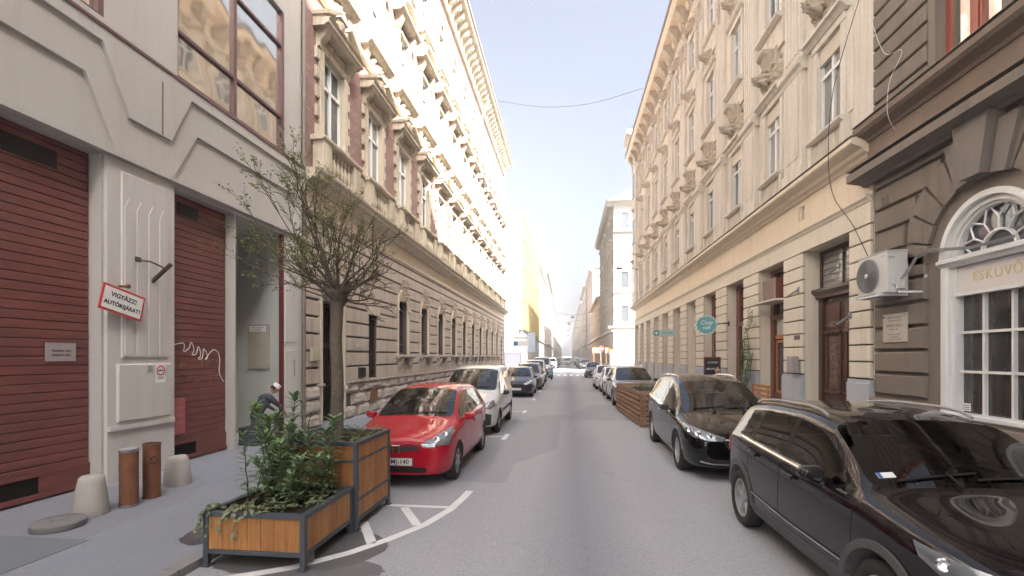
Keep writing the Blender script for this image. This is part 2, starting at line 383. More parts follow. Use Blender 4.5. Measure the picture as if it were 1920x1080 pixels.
def wall_open(mb, T, u0, u1, z0, z1, ops, depth=0.25, n=0.0, rv=None):
    """wall face with rectangular openings and their reveals"""
    us = sorted({u0, u1} | {round(min(max(v, u0), u1), 4) for o in ops for v in (o[0], o[1])}); zs = sorted({z0, z1} | {round(min(max(v, z0), z1), 4) for o in ops for v in (o[2], o[3])})
    for i in range(len(us) - 1):
        j = 0
        while j < len(zs) - 1:
            cu = (us[i] + us[i + 1]) / 2
            def inside(jj):
                cz = (zs[jj] + zs[jj + 1]) / 2
                return any(o[0] < cu < o[1] and o[2] < cz < o[3] for o in ops)
            if inside(j): j += 1; continue
            k = j
            while k + 1 < len(zs) - 1 and not inside(k + 1): k += 1
            mb.quad(T(n, us[i], zs[j]), T(n, us[i + 1], zs[j]), T(n, us[i + 1], zs[k + 1]), T(n, us[i], zs[k + 1]))
            j = k + 1
    for o in ops:
        a, b, c, d = o[:4]; dp = o[4] if len(o) > 4 else depth
        if rv is not None: mb = rv
        mb.quad(T(n, a, c), T(n - dp, a, c), T(n - dp, a, d), T(n, a, d)); mb.quad(T(n, b, c), T(n - dp, b, c), T(n - dp, b, d), T(n, b, d))
        mb.quad(T(n, a, c), T(n - dp, a, c), T(n - dp, b, c), T(n, b, c)); mb.quad(T(n, a, d), T(n - dp, a, d), T(n - dp, b, d), T(n, b, d))
def shell(mb, T, u0, u1, z0, z1, depth, n=0.0, roof=True):
    """side walls, back and top closing a building volume behind its facade"""
    mb.quad(T(n, u0, z0), T(n - depth, u0, z0), T(n - depth, u0, z1), T(n, u0, z1))
    mb.quad(T(n, u1, z0), T(n - depth, u1, z0), T(n - depth, u1, z1), T(n, u1, z1))
    mb.quad(T(n - depth, u0, z0), T(n - depth, u1, z0), T(n - depth, u1, z1), T(n - depth, u0, z1))
    if roof: mb.quad(T(n, u0, z1), T(n - depth, u0, z1), T(n - depth, u1, z1), T(n, u1, z1))
def cornice(mb, T, u0, u1, z, prof):
    """prof: list of (n, z offset) steps, swept along u, closed at the ends"""
    mb.prism([(p[0], z + p[1]) for p in prof], u0, u1, 'y', T)
def relief(w_, h, d, seed, nx=16, nz=16, freq=5.0, shape='oval'):
    """carved ornament as a height field; local frame n,u,z, centred on u, base z=0"""
    mb = MB(); P = []
    for j in range(nz + 1):
        for i in range(nx + 1):
            a, b = i / nx * 2 - 1, j / nz * 2 - 1
            if shape == 'oval': k = max(0, 1 - (a * a + b * b) ** 1.5)
            elif shape == 'drop': k = max(0, 1 - (a / (0.35 + 0.65 * (b + 1) / 2)) ** 2) * (1 - b ** 6)
            else: k = max(0, 1 - a ** 4) * max(0, 1 - b ** 4)
            q = noise.noise(Vector((a * freq * 0.5 + seed * 7.1, b * freq * 0.5 * h / w_, seed))) + 0.5 * noise.noise(Vector((abs(a) * freq * 1.3, b * freq * 1.3 * h / w_, seed * 3.3)))
            sw = math.sin(abs(a) * freq * 1.6 + 3 * b + seed) * 0.35
            P.append((d * k ** 0.5 * max(0.12, 0.55 + 0.6 * q + 0.4 * sw) - 0.01 if k > 0 else -0.02, a * w_ / 2, (b + 1) * h / 2))
    F_ = [(j * (nx + 1) + i, j * (nx + 1) + i + 1, (j + 1) * (nx + 1) + i + 1, (j + 1) * (nx + 1) + i) for j in range(nz) for i in range(nx)]
    mb.add(P, F_); return mb
def arch_fill(mb, T, uc, r, zs, ztop, w2, depth, n=0.0, seg=14):
    """spandrel between a semicircle (radius r, springing zs) and the rect |u-uc|<=w2, z<=ztop, plus the curved reveal"""
    pts = [(uc - r * math.cos(math.pi * i / seg), zs + r * math.sin(math.pi * i / seg)) for i in range(seg + 1)]
    for i in range(seg):
        (a, b), (c, d) = pts[i], pts[i + 1]
        mb.quad(T(n, a, b), T(n, c, d), T(n, c, ztop), T(n, a, ztop))
        mb.quad(T(n, a, b), T(n, c, d), T(n - depth, c, d), T(n - depth, a, b))
    if w2 > r + 0.001:
        for sg in (-1, 1): mb.quad(T(n, uc + sg * r, zs), T(n, uc + sg * w2, zs), T(n, uc + sg * w2, ztop), T(n, uc + sg * r, ztop))
# ================================================================== GROUND
def wear(nt, c, cs=.55, amt=.45):
    """cracks (cell edges, only in places), square repair patches, oil spots"""
    v = coords(nt); ns = nt.nodes.new('ShaderNodeTexNoise'); ns.inputs['Scale'].default_value = 2.5; nt.links.new(v, ns.inputs['Vector'])
    ad = nt.nodes.new('ShaderNodeMixRGB'); ad.blend_type = 'ADD'; ad.inputs[0].default_value = .5; nt.links.new(v, ad.inputs[1]); nt.links.new(ns.outputs['Color'], ad.inputs[2])
    vo = nt.nodes.new('ShaderNodeTexVoronoi'); vo.feature = 'DISTANCE_TO_EDGE'; vo.inputs['Scale'].default_value = cs; nt.links.new(ad.outputs[0], vo.inputs['Vector'])
    crack = ramp(nt, vo.outputs['Distance'], 0.002, 0.010, (1, 1, 1, 1), (0, 0, 0, 1)); where = ramp(nt, noise_n(nt, v, .35, 3), .50, .60)
    k = mixc(nt, crack, (0, 0, 0, 1), where); k2 = mixc(nt, amt, (0, 0, 0, 1), k)
    c = mixc(nt, k2, c, (0.05, 0.05, 0.055))
    wv = nt.nodes.new('ShaderNodeTexVoronoi'); wv.distance = 'CHEBYCHEV'; wv.inputs['Scale'].default_value = .22; nt.links.new(coords(nt, (1.6, .8, 1)), wv.inputs['Vector'])
    sp = nt.nodes.new('ShaderNodeSeparateColor'); nt.links.new(wv.outputs['Color'], sp.inputs[0])
    c = mixc(nt, ramp(nt, sp.outputs[0], .70, .72, (0, 0, 0, 1), (.28, .28, .28, 1)), c, (.17, .17, .18)); c = mixc(nt, ramp(nt, sp.outputs[1], .78, .80, (0, 0, 0, 1), (.22, .22, .22, 1)), c, (.45, .45, .47))
    sp2 = ramp(nt, noise_n(nt, v, 1.7, 6, .7), .66, .74, (0, 0, 0, 1), (.30, .30, .30, 1)); return mixc(nt, sp2, c, (.12, .115, .12))
def asphalt_mat():
    m, nt, b = new_mat('asphalt')
    tc = nt.nodes.new('ShaderNodeTexCoord'); sp = nt.nodes.new('ShaderNodeSeparateXYZ'); nt.links.new(tc.outputs['Object'], sp.inputs[0])
    v = coords(nt); big = noise_n(nt, coords(nt, (1, 0.25, 1)), 0.8, 5); mid = noise_n(nt, v, 5, 6, 0.65); fine = noise_n(nt, v, 90, 3, 0.7)
    # coarse worn strip along the middle
    w1 = nt.nodes.new('ShaderNodeMath'); w1.operation = 'MULTIPLY_ADD'; nt.links.new(big, w1.inputs[0]); w1.inputs[1].default_value = 0.35; nt.links.new(sp.outputs[0], w1.inputs[2])
    s1 = nt.nodes.new('ShaderNodeMath'); s1.operation = 'SUBTRACT'; nt.links.new(w1.outputs[0], s1.inputs[0]); s1.inputs[1].default_value = 0.36
    ab = nt.nodes.new('ShaderNodeMath'); ab.operation = 'ABSOLUTE'; nt.links.new(s1.outputs[0], ab.inputs[0])
    strip = ramp(nt, ab.outputs[0], 0.0, 0.74, (.75, .75, .75, 1), (0, 0, 0, 1))
    speck = ramp(nt, fine, 0.42, 0.62)
    base = mixc(nt, mid, (0.34, 0.345, 0.375), (0.42, 0.425, 0.455))
    base = mixc(nt, ramp(nt, big, 0.35, 0.7), base, mixc(nt, mid, (0.38, 0.385, 0.415), (0.46, 0.465, 0.49)))
    dark = mixc(nt, speck, (0.13, 0.135, 0.165), (0.31, 0.32, 0.375))
    c = mixc(nt, strip, mixc(nt, 0.12, base, speck), dark)
    sg = noise_n(nt, v, 26, 6, .85); c = mixc(nt, ramp(nt, sg, .40, .62, (.34, .34, .34, 1), (0, 0, 0, 1)), c, (.12, .12, .13)); sh = noise_n(nt, v, 34, 6, .85); c = mixc(nt, ramp(nt, sh, .52, .70, (0, 0, 0, 1), (.35, .35, .35, 1)), c, (.52, .52, .54))
    c = wear(nt, c, .55, .16)
    nt.links.new(c, b.inputs['Base Color']); setin(b, rough=0.82)
    bump(nt, b, fine, 0.35, 0.006); return m
M['asphalt'] = asphalt_mat()
def pave_mat():
    m, nt, b = new_mat('poured_pavement')
    v = coords(nt); n1 = noise_n(nt, v, 0.8, 6, 0.6); n2 = noise_n(nt, v, 14, 5, 0.6); n3 = noise_n(nt, v, 120, 2)
    c = mixc(nt, n1, (0.215, 0.23, 0.265), (0.30, 0.315, 0.35)); c = mixc(nt, ramp(nt, n2, 0.5, 0.8, (0, 0, 0, 1), (0.35, 0.35, 0.35, 1)), c, (0.2, 0.2, 0.215))
    st = ramp(nt, noise_n(nt, v, 2.3, 3), 0.68, 0.74, (0, 0, 0, 1), (0.3, 0.3, 0.3, 1))
    c = mixc(nt, st, c, (0.09, 0.085, 0.085))
    sg = noise_n(nt, v, 30, 6, .85); c = mixc(nt, ramp(nt, sg, .40, .62, (.25, .25, .25, 1), (0, 0, 0, 1)), c, (.10, .105, .12))
    c = wear(nt, c, .6, .22)
    nt.links.new(c, b.inputs['Base Color']); setin(b, rough=0.8); bump(nt, b, n3, 0.2, 0.004); return m
M['pave'] = pave_mat()
M['kerb'] = surf('kerb_stone', (0.25, 0.245, 0.24), 0.85, 0.15, None, 0, 30, 2, 0.3)
M['marking'] = surf('worn_road_paint', (0.78, 0.78, 0.77), 0.8, 0.08, (0.40, 0.40, 0.40), 0.35, 30, 3)

def fbm(x, y): return noise.noise(Vector((x, y, 0)))
mb = MB(); mb.quad((-900, -300, -0.03), (900, -300, -0.03), (900, 2200, -0.03), (-900, 2200, -0.03)); struct(mb.build('ground', M['kerb']))
mb = MB(); mb.quad((-3.55, -40, 0), (3.95, -40, 0), (3.95, 900, 0), (-3.55, 900, 0)); struct(mb.build('road', M['asphalt']))
mb = MB(); mb.quad((-140, 53.2, 0.0), (-3.55, 53.2, 0.0), (-3.55, 73.5, 0.0), (-140, 73.5, 0.0)); mb.quad((3.95, 50.2, 0.0), (140, 50.2, 0.0), (140, 72, 0.0), (3.95, 72, 0.0)); struct(mb.build('cross_street', M['asphalt']))
PV = 0.07
def pavement(name, x0, x1, y0, y1):
    mb = MB(); mb.box((x0, y0, -0.02), (x1, y1, PV)); struct(mb.build(name, M['pave']))
pavement('pavement', -9.5, -3.72, -40, 53); pavement('pavement', -7.3, -3.72, 73.7, 900)
pavement('pavement', 4.12, 8.6, -40, 50); pavement('pavement', 4.12, 7.4, 72.2, 900)
for (x0, x1, ya, yb) in ((-3.72, -3.56, -40, 53), (3.96, 4.12, -40, 50), (-3.72, -3.56, 73.7, 500), (3.96, 4.12, 72.2, 500)):
    mb = MB(); y = ya
    while y < yb:
        l = min(1.0 if y < 60 else 20, yb - y); mb.box((x0, y + 0.006, -0.02), (x1, y + l - 0.006, PV + 0.004)); y += l
    struct(mb.build('kerb', M['kerb']))
# painted markings (sheets 4 mm up)
def mark_strip(mb, pts, w_):
    for i in range(len(pts) - 1):
        a, b = Vector(pts[i]), Vector(pts[i + 1]); d = (b - a).normalized(); n = Vector((-d.y, d.x)) * w_ / 2
        d0 = (a - Vector(pts[i - 1])).normalized() if i else d; n0 = (Vector((-d0.y, d0.x)) + Vector((-d.y, d.x))).normalized() * w_ / 2
        d1 = (Vector(pts[i + 2]) - b).normalized() if i + 2 < len(pts) else d; n1 = (Vector((-d1.y, d1.x)) + Vector((-d.y, d.x))).normalized() * w_ / 2
        mb.quad((a.x + n0.x, a.y + n0.y, .004), (a.x - n0.x, a.y - n0.y, .004), (b.x - n1.x, b.y - n1.y, .004), (b.x + n1.x, b.y + n1.y, .004))
mb = MB()
arc = [(-3.52, 3.86), (-3.1, 4.05), (-2.65, 4.32), (-2.25, 4.72), (-1.98, 5.12), (-1.72, 5.6), (-1.55, 6.2), (-1.49, 6.75), (-1.47, 7.1)]
mark_strip(mb, arc, 0.115)
mark_strip(mb, [(-2.46, 6.29), (-1.60, 6.29)], 0.09); mark_strip(mb, [(-2.19, 6.22), (-1.80, 5.58)], 0.11); mark_strip(mb, [(-2.50, 5.62), (-2.12, 4.98)], 0.11); mark_strip(mb, [(-2.85, 5.0), (-2.55, 4.45)], 0.11)
struct(mb.build('road_marking', M['marking']))
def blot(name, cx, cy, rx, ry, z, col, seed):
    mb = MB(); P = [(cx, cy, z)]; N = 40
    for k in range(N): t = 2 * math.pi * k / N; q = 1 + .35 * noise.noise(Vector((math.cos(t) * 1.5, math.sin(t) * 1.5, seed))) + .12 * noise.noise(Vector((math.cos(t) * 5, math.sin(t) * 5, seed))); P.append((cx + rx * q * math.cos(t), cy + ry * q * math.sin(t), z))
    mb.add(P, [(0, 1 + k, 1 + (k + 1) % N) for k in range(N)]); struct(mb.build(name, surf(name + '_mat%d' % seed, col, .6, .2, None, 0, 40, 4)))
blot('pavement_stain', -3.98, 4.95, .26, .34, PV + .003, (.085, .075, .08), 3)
blot('road_shade_stain', -2.5, 4.35, .75, .26, .002, (.16, .155, .16), 5); blot('road_shade_stain', -2.9, 4.8, .8, .7, .0025, (.13, .125, .125), 9)  # dark sheets round the low planter: its shade painted in, along with damp soil
for y in (12.1, 17.6, 22.6, 27.6, 32.8, 38.0):
    mb = MB(); mark_strip(mb, [(-1.55, y - 0.55), (-1.55, y + 0.3)], 0.12); mark_strip(mb, [(-3.4, y - 0.1), (-1.62, y - 0.1)], 0.09); struct(mb.build('road_marking', M['marking']))
mb = MB()
for i in range(10): mb.quad((-3.1 + i * .68, 50.2, .004), (-2.75 + i * .68, 50.2, .004), (-2.75 + i * .68, 53.4, .004), (-3.1 + i * .68, 53.4, .004))
struct(mb.build('road_marking', M['marking']))

# ================================================================== LEFT: pale modern building with garage shutters
TL = facade_T(-7.0, -1)
mod = empty('modern_building', (-7.0, 4.0, 0)); tag(mod, 'pale concrete building with oxblood garage doors and mauve framed upper windows, at left', 'building')
D1 = (1.6, 6.42); D2 = (7.74, 9.32); AL = (9.36, 11.02)
mb = MB()
ops = [(D1[0], D1[1], 0.0, 5.12, 0.30), (D2[0], D2[1], 0.0, 5.06, 0.30), (AL[0], AL[1], 0.0, 5.06, 0.05), (7.84, 11.1, 7.12, 10.6, 0.14), (1.8, 6.46, 7.2, 10.6, 0.14), (7.84, 11.1, 11.2, 14.6, .14), (1.8, 6.46, 11.2, 14.6, .14)]
wall_open(mb, TL, -25, 11.86, 0, 24, ops)
shell(mb, TL, -25, 11.86, 0, 24, 12, 0)
mb.build('wall', M['concrete'], mod)
# alcove behind the third opening
mb = MB(); a0, a1, dp = 9.36, 11.30, 1.40
mb.quad(TL(-0.05, a0, 0), TL(-dp, a0, 0), TL(-dp, a0, 5.06), TL(-0.05, a0, 5.06)); mb.quad(TL(-0.05, a1, 0), TL(-dp, a1, 0), TL(-dp, a1, 5.06), TL(-0.05, a1, 5.06))
mb.quad(TL(-dp, a0, 0), TL(-dp, a1, 0), TL(-dp, a1, 5.06), TL(-dp, a0, 5.06)); mb.quad(TL(-0.05, a0, 5.06), TL(-dp, a0, 5.06), TL(-dp, a1, 5.06), TL(-0.05, a1, 5.06))
mb.quad(TL(-0.05, a0, PV + .006), TL(-dp, a0, PV + .006), TL(-dp, a1, PV + .006), TL(-0.05, a1, PV + .006))
mb.build('alcove', M['alcove'], mod)
# raised spandrel panels with splayed ends over the openings, in two steps (outer, inner)
def chamf(mb, poly, n0, n1, c=0.02):
    """raised panel with chamfered rim"""
    k = len(poly); cx = sum(p[0] for p in poly) / k; cz = sum(p[1] for p in poly) / k
    q = [(p[0] + (cx - p[0]) / max(abs(cx - p[0]), abs(cz - p[1]), .01) * c, p[1] + (cz - p[1]) / max(abs(cx - p[0]), abs(cz - p[1]), .01) * c) for p in poly]
    P = [TL(n0, *p) for p in poly] + [TL(n1, *p) for p in q]
    mb.add(P, [tuple(range(k, 2 * k))] + [(i, (i + 1) % k, k + (i + 1) % k, k + i) for i in range(k)])
mb = MB()
outer1 = [(1.0, 5.20), (7.08, 5.20), (6.78, 5.62), (6.38, 6.72), (1.0, 6.72)]; inner1 = [(1.0, 5.20), (6.72, 5.20), (6.14, 6.15), (1.0, 6.15)]
outer1 = [(0.6, 5.22), (7.62, 5.22), (7.42, 5.55), (6.85, 5.55), (6.36, 6.78), (0.6, 6.78)]; inner1 = [(0.6, 5.22), (6.63, 5.22), (6.14, 6.22), (0.6, 6.22)]
outer2 = [(7.72, 5.22), (11.8, 5.22), (11.8, 6.80), (8.12, 6.80), (7.62, 5.62)]; inner2 = [(7.72, 5.22), (11.8, 5.22), (11.8, 6.20), (8.28, 6.20)]
mb.prism([(6.14, 6.20), (6.63, 5.215), (7.68, 5.215), (8.25, 6.20)], 0.0, 0.05, 'x', TL); mb.box((0.0, -20, 6.20), (0.05, 11.82, 6.98), TL)
mb.prism([(6.36, 6.78), (6.81, 5.84), (7.60, 5.84), (8.06, 6.78)], 0.05, 0.10, 'x', TL); mb.box((0.05, -20, 6.78), (0.10, 11.82, 6.98), TL)
mb.box((0.0, -20, 5.13), (0.14, 11.82, 5.215), TL)
mb.build('spandrel_panel', M['concrete'], mod)
mb = MB(); mb.box((0.004, -20, 6.982), (0.12, 11.82, 7.03), TL); mb.box((0.1, 7.40, 5.85), (0.103, 7.425, 6.77), TL)
mb.build('ledge', M['mauve'], mod)
# pilaster between shutters
mb = MB(); pl = (6.46, 7.70)
mb.box((0.0, pl[0], 0.0), (0.06, pl[1], 5.12), TL)
mb.box((0.06, 6.68, 2.02), (0.085, 7.55, 4.95), TL, 0.012); mb.box((0.06, 6.60, 1.02), (0.10, 7.60, 1.93), TL, 0.02); mb.box((0.06, 6.46, .90), (0.11, 7.66, 0.965), TL)
for i in range(4):
    u = 6.72 + i * 0.215
    mb.prism([(u, 2.06), (u + .145, 2.06), (u + .145, 4.40), (u + .0725, 4.55), (u, 4.40)], 0.084, 0.097, 'x', TL)
mb.build('pilaster', M['concrete_pilaster'], mod)
mb = MB(); mb.box((0.0, 11.02, 0.0), (0.05, 11.50, 5.1), TL); mb.box((0.05, 11.05, 0.8), (0.07, 11.45, 2.2), TL, .01); mb.box((0.05, 11.05, 2.4), (0.07, 11.45, 4.9), TL, .01)
mb.box((0.05, 11.02, .6), (0.09, 11.48, .66), TL); mb.box((0.0, 11.52, 0.0), (0.03, 11.84, 6.9), TL)
mb.build('pilaster', M['concrete_pilaster'], mod)
# shutters
def shutter(u0, u1, z1, vent_top, vent_bot, label):
    g = MB(); rnd = random.Random(int(u0 * 10)); z = 0.42
    while z < z1 - 0.01:
        h = min(0.125, z1 - z); g.box((-0.24, u0 + .012, z + .004), (-0.20 + rnd.uniform(-.002, .002), u1 - .012, z + h - .006), TL, 0.008); z += h
    g.box((-0.26, u0, 0.1), (-0.235, u1, z1), TL)
    g.box((-0.24, u0, 0.10), (-0.17, u1, 0.17), TL)
    g.box((-0.24, u0, 0.12), (-0.19, vent_bot[0], 0.43), TL); g.box((-0.24, vent_bot[1], 0.12), (-0.19, u1, 0.43), TL); g.box((-0.24, u0, .40), (-0.185, u1, .44), TL)
    o = g.build('garage_door', M['gate'], mod); tag(o, label)
    v = MB(); a, b, c, d = vent_top; v.box((-0.215, a, c), (-0.19, b, d), TL); v.build('vent', M['iron'], o)
    v = MB(); a, b = vent_bot; v.box((-0.235, a, .17), (-0.215, b, .40), TL)
    k = a
    while k < b: v.box((-0.215, k, .17), (-0.205, k + .006, .40), TL); k += 0.022
    for j in range(9): v.box((-0.215, a, .18 + j * .025), (-0.204, b, .186 + j * .025), TL)
    v.build('vent', M['iron'], o); return o
gd1 = shutter(1.6, 6.42, 5.12, (5.28, 5.95, 4.70, 4.95), (4.9, 5.72), 'wide oxblood shutter at the left edge')
gd2 = shutter(7.74, 9.32, 5.06, (8.05, 8.55, 4.70, 4.92), (7.98, 8.5), 'narrow oxblood shutter with graffiti')
# graffiti: sprayed lines on the narrow shutter
def on_door(px, py):   # points measured on the shutter plane
    return px, py
gp = [(7.78, 2.24), (8.0, 2.27), (8.15, 2.3), (8.22, 2.26), (8.2, 2.14), (8.32, 2.2), (8.38, 2.32), (8.45, 2.18), (8.4, 2.08), (8.5, 2.1), (8.56, 2.24), (8.62, 2.08), (8.56, 2.0), (8.66, 2.02), (8.7, 2.2), (8.8, 2.05), (8.74, 1.98), (8.84, 2.1), (8.95, 2.18), (9.08, 2.14), (9.14, 1.98), (9.12, 1.75), (9.18, 1.6), (9.27, 1.5)]
mb = MB(); sm = []
for i in range(len(gp) - 1):
    p0 = Vector(gp[max(i - 1, 0)]); p1 = Vector(gp[i]); p2 = Vector(gp[i + 1]); p3 = Vector(gp[min(i + 2, len(gp) - 1)])
    for k in range(5):
        t = k / 5; sm.append(0.5 * ((2 * p1) + (p2 - p0) * t + (2 * p0 - 5 * p1 + 4 * p2 - p3) * t * t + (3 * p1 - p0 - 3 * p2 + p3) * t ** 3))
mb.tube([(-0.197, p.x, p.y) for p in sm], 0.009, 5, TL); mb.build('graffiti', M['white'], gd2)
mb = MB(); rnd = random.Random(5)
for row in (1.62, 1.92):
    u = 7.85
    while u < 9.1:
        pts = [(-0.197, u + rnd.uniform(-.03, .12), row + rnd.uniform(-.1, .12)) for _ in range(4)]; mb.tube(pts, 0.004, 4, TL); u += 0.13
mb.build('graffiti', plain('faded_orange_scribble', (0.40, 0.19, 0.11), 0.8), gd2)
# windows of the modern building
def mod_window(u0, u1, z0, z1, ums, zms, tilt):
    f = MB(); t = 0.05
    f.box((-0.13, u0, z0), (-0.03, u0 + t, z1), TL); f.box((-0.13, u1 - t - .03, z0), (0.0, u1, z1), TL); f.box((-0.129, u0, z0), (-0.029, u1, z0 + t), TL)
    for um in ums: f.box((-0.128, um - .04, z0), (-0.02, um + .04, z1), TL)
    for zm, a, b in zms: f.box((-0.127, a, zm - .03), (-0.025, b, zm + .03), TL)
    o = f.build('window', M['mauve'], mod)
    g = MB(); g.quad(TL(-0.08, u0, z0), TL(-0.08, u1, z0), TL(-0.08 - tilt, u1, z1), TL(-0.08 - tilt, u0, z1)); g.build('pane', M['glass_sky'], o); return o
mod_window(7.84, 11.1, 7.12, 10.6, (9.38,), ((7.98, 7.84, 11.1), (9.75, 9.4, 11.1)), 0.0)
mod_window(1.8, 6.46, 7.2, 10.6, (4.2,), ((8.0, 1.8, 6.46),), 0.0)
mod_window(7.84, 11.1, 11.2, 14.6, (9.38,), ((12.0, 7.84, 11.1),), 0)
mod_window(1.8, 6.46, 11.2, 14.6, (4.2,), ((12.0, 1.8, 6.46),), 0)
mb = MB(); mb.box((-0.045, 10.95, 0.07), (0.045, 11.03, 5.06), TL); mb.build('post', M['red_post'], mod)

# ---- signs and small things on it
def thing1(o, label, cat, group=None): return tag(o, label, cat, group)
# tilted warning sign, hung by one corner, standing off the pilaster
ws = empty('warning_sign', (-6.83, 6.95, 3.03)); tag(ws, 'tilted white sign with red rim reading VIGYÁZZ! AUTÓKIJÁRAT!', 'sign')
ws['local'] = 1; ws.rotation_euler = (R(-13), 0, 0)
b_ = MB(); b_.box((-0.008, -0.36, -0.20), (0.004, 0.36, 0.20)); b_.build('rim', M['red_sign'], ws)
b_ = MB(); b_.box((0.0045, -0.325, -0.165), (0.009, 0.325, 0.165)); b_.build('panel', M['white'], ws)
ws.location = (-6.82, 6.60, 2.88)
for i, t_ in enumerate(('VIGYÁZZ!', 'AUTÓKIJÁRAT!')):
    put_text(t_, 0.098 - .008 * i, M['black'], ws, frame_m((0.0095, 0.0, 0.065 - i * 0.135), YR, ZR), bold=0.0025)
b_ = MB(); b_.tube([(-0.05, 0.05, 0.30), (0.0, 0.02, 0.27), (0.0, -0.12, 0.22)], 0.018); b_.lathe([(0.02, -.03), (0.035, -.02), (0.035, .02), (0.02, .03)], (-0.02, 0.04, 0.28), 10, 'x'); b_.build('bracket', M['rust'], ws)
# flag holder
fh = empty('flag_holder', (-6.9, 7.2, 3.4)); tag(fh, 'rusty tube flag holder sticking out of the pilaster above the tilted warning sign', 'flag holder')
M['old_iron'] = plain('old_brown_iron', (.09, .06, .05), .7, .3, 0, .3, 10)
mb = MB(); mb.tube([TL(0.08, 7.22, 3.30), TL(0.38, 7.28, 3.60)], 0.034, 12); mb.build('tube', M['old_iron'], fh)
mb = MB(); mb.tube([TL(0.08, 6.96, 3.62), TL(0.22, 7.05, 3.60), TL(0.36, 7.24, 3.50)], 0.016, 6); mb.box((0.06, 6.9, 3.58), (0.10, 7.0, 3.66), TL); mb.build('bracket', M['old_iron'], fh)
# name plate on the wide shutter
np_ = MB(); np_.box((-0.195, 5.80, 1.98), (-0.178, 6.20, 2.24), TL); npo = np_.build('name_plate', M['grey_plate']); tag(npo, 'small grey plate fixed on the wide oxblood shutter', 'sign')
for i, (t_, s_) in enumerate((('Parkolási rend', .045), ('behajtani tilos', .045))):
    me = text_mesh(t_, s_, M['mauve']); me.transform(frame_m(TL(-0.176, 6.0, 2.13 - i * .06), YR, ZR)); link('lettering', me, npo)
# no smoking notice and its little socket
ns = MB(); ns.box((0.10, 7.27, 1.60), (0.103, 7.47, 1.92), TL); nso = ns.build('notice', M['white']); tag(nso, 'white paper notice with a red prohibition ring on the pale pilaster', 'notice')
mb = MB()
ring = [(0.1045, 7.37 + .075 * math.cos(t * math.pi / 12), 1.81 + .075 * math.sin(t * math.pi / 12)) for t in range(25)]
mb.tube(ring, 0.010, 5, TL); mb.build('prohibition_ring', M['red_sign'], nso)
mb = MB(); mb.box((0.1035, 7.32, 1.80), (0.106, 7.42, 1.82), TL); mb.box((0.1035, 7.31, 1.665), (0.105, 7.43, 1.672), TL); mb.box((0.1035, 7.31, 1.69), (0.105, 7.43, 1.697), TL); mb.build('symbol', M['black'], nso)
mb = MB(); mb.box((0.10, 7.10, 1.80), (0.115, 7.20, 1.90), TL, .004); mb.box((0.115, 7.12, 1.83), (0.118, 7.18, 1.85), TL); tag(mb.build('door_bell', M['grey_plate']), 'small square metal bell plate left of the prohibition notice', 'bell')
# red riser cabinet
rb = MB(); rb.box((0.0, 7.74, 0.62), (0.10, 8.09, 1.27), lambda n, u, z: TL(n - .16, u, z), .01); rbo = rb.build('riser_cabinet', plain('faded_red_cabinet', (.36, .10, .10), .5, 0, 0, .1, 8)); tag(rbo, 'oxblood metal cabinet with stencilled letters low on the narrow shutter', 'cabinet')
for i, t_ in enumerate(('TŰZIVÍZ', 'SZÁRAZ', 'FELSZÁLLÓ')):
    me = text_mesh(t_, 0.062, plain('pale_stencil', (0.45, 0.25, 0.23), .7), 0.001); me.transform(frame_m(TL(-0.0585, 7.91, 1.10 - i * .13), YR, ZR)); link('lettering', me, rbo)
# board in the alcove
bd = MB(); bd.box((-8.10, 11.26, 1.72), (-7.52, 11.30, 2.86)); bdo = bd.build('notice_board', M['beige_plate']); tag(bdo, 'tall beige board with a white header on the alcove wall beside the red post', 'board')
bd = MB(); bd.box((-8.04, 11.245, 2.68), (-7.60, 11.26, 2.82)); bdh = bd.build('header', M['white'], bdo)
for i, t_ in enumerate(('TARTSA TISZTÁN', 'A KAPUALJAT')):
    me = text_mesh(t_, 0.044, M['black'], 0.001); me.transform(frame_m((-7.82, 11.243, 2.775 - i * .055), (1, 0, 0), ZR)); link('lettering', me, bdh)
for z in (1.74, 2.84): bd = MB(); bd.box((-8.1, 11.25, z - .012), (-7.52, 11.262, z + .012)); bd.build('rim', M['grey_plate'], bdo)
mb = MB(); mb.tube([TL(0.08, 11.35, 1.95), TL(0.13, 11.35, 1.95), TL(0.13, 11.35, 1.55), TL(0.08, 11.35, 1.55)], 0.013); tag(mb.build('door_pull', M['grey_plate']), 'thin metal pull handle on the pilaster right of the red post', 'handle')
mb = MB(); mb.tube([TL(0.09, 11.84, 0.1), TL(0.09, 11.84, 24.0)], 0.05, 10)
for z in (1.5, 4.5, 7.6, 10.5): mb.lathe([(0.06, z), (0.06, z + .06)], (TL(.09, 11.84, 0)[0], 11.84, 0), 10)
tag(mb.build('downpipe', M['gutter']), 'grey downpipe running up the joint between the pale building and the brick building', 'downpipe')

# ================================================================== LEFT: brick palace
B0, B1, HB = 11.87, 52.7, 24.0
pal = empty('brick_palace', (-7.0, 32.0, 0)); tag(pal, 'long red brick palace with stone window pediments and arched rusticated ground floor, on the left', 'building')
bay = 3.05; UC = [13.55 + bay * i for i in range(13)]
TP = TL
GZ = 6.02
ARC = [19.65 + bay * i for i in range(10)]
ops = []
for u in UC: ops += [(u - .62, u + .62, 8.15, 10.75), (u - .58, u + .58, 13.1, 15.65), (u - .5, u + .5, 17.75, 19.95)]
mb = MB(); rv_ = MB(); wall_open(mb, TP, B0, B1, 7.0, 22.2, ops, 0.22, 0.0, rv_)
mb.build('wall', M['brick'], pal)
for k in range(0, len(rv_.f), 4):
    r1 = MB()
    for f in rv_.f[k:k + 4]: r1.quad(*[rv_.v[i] for i in f])
    r1.build('window_reveal', M['stone_l'], pal)

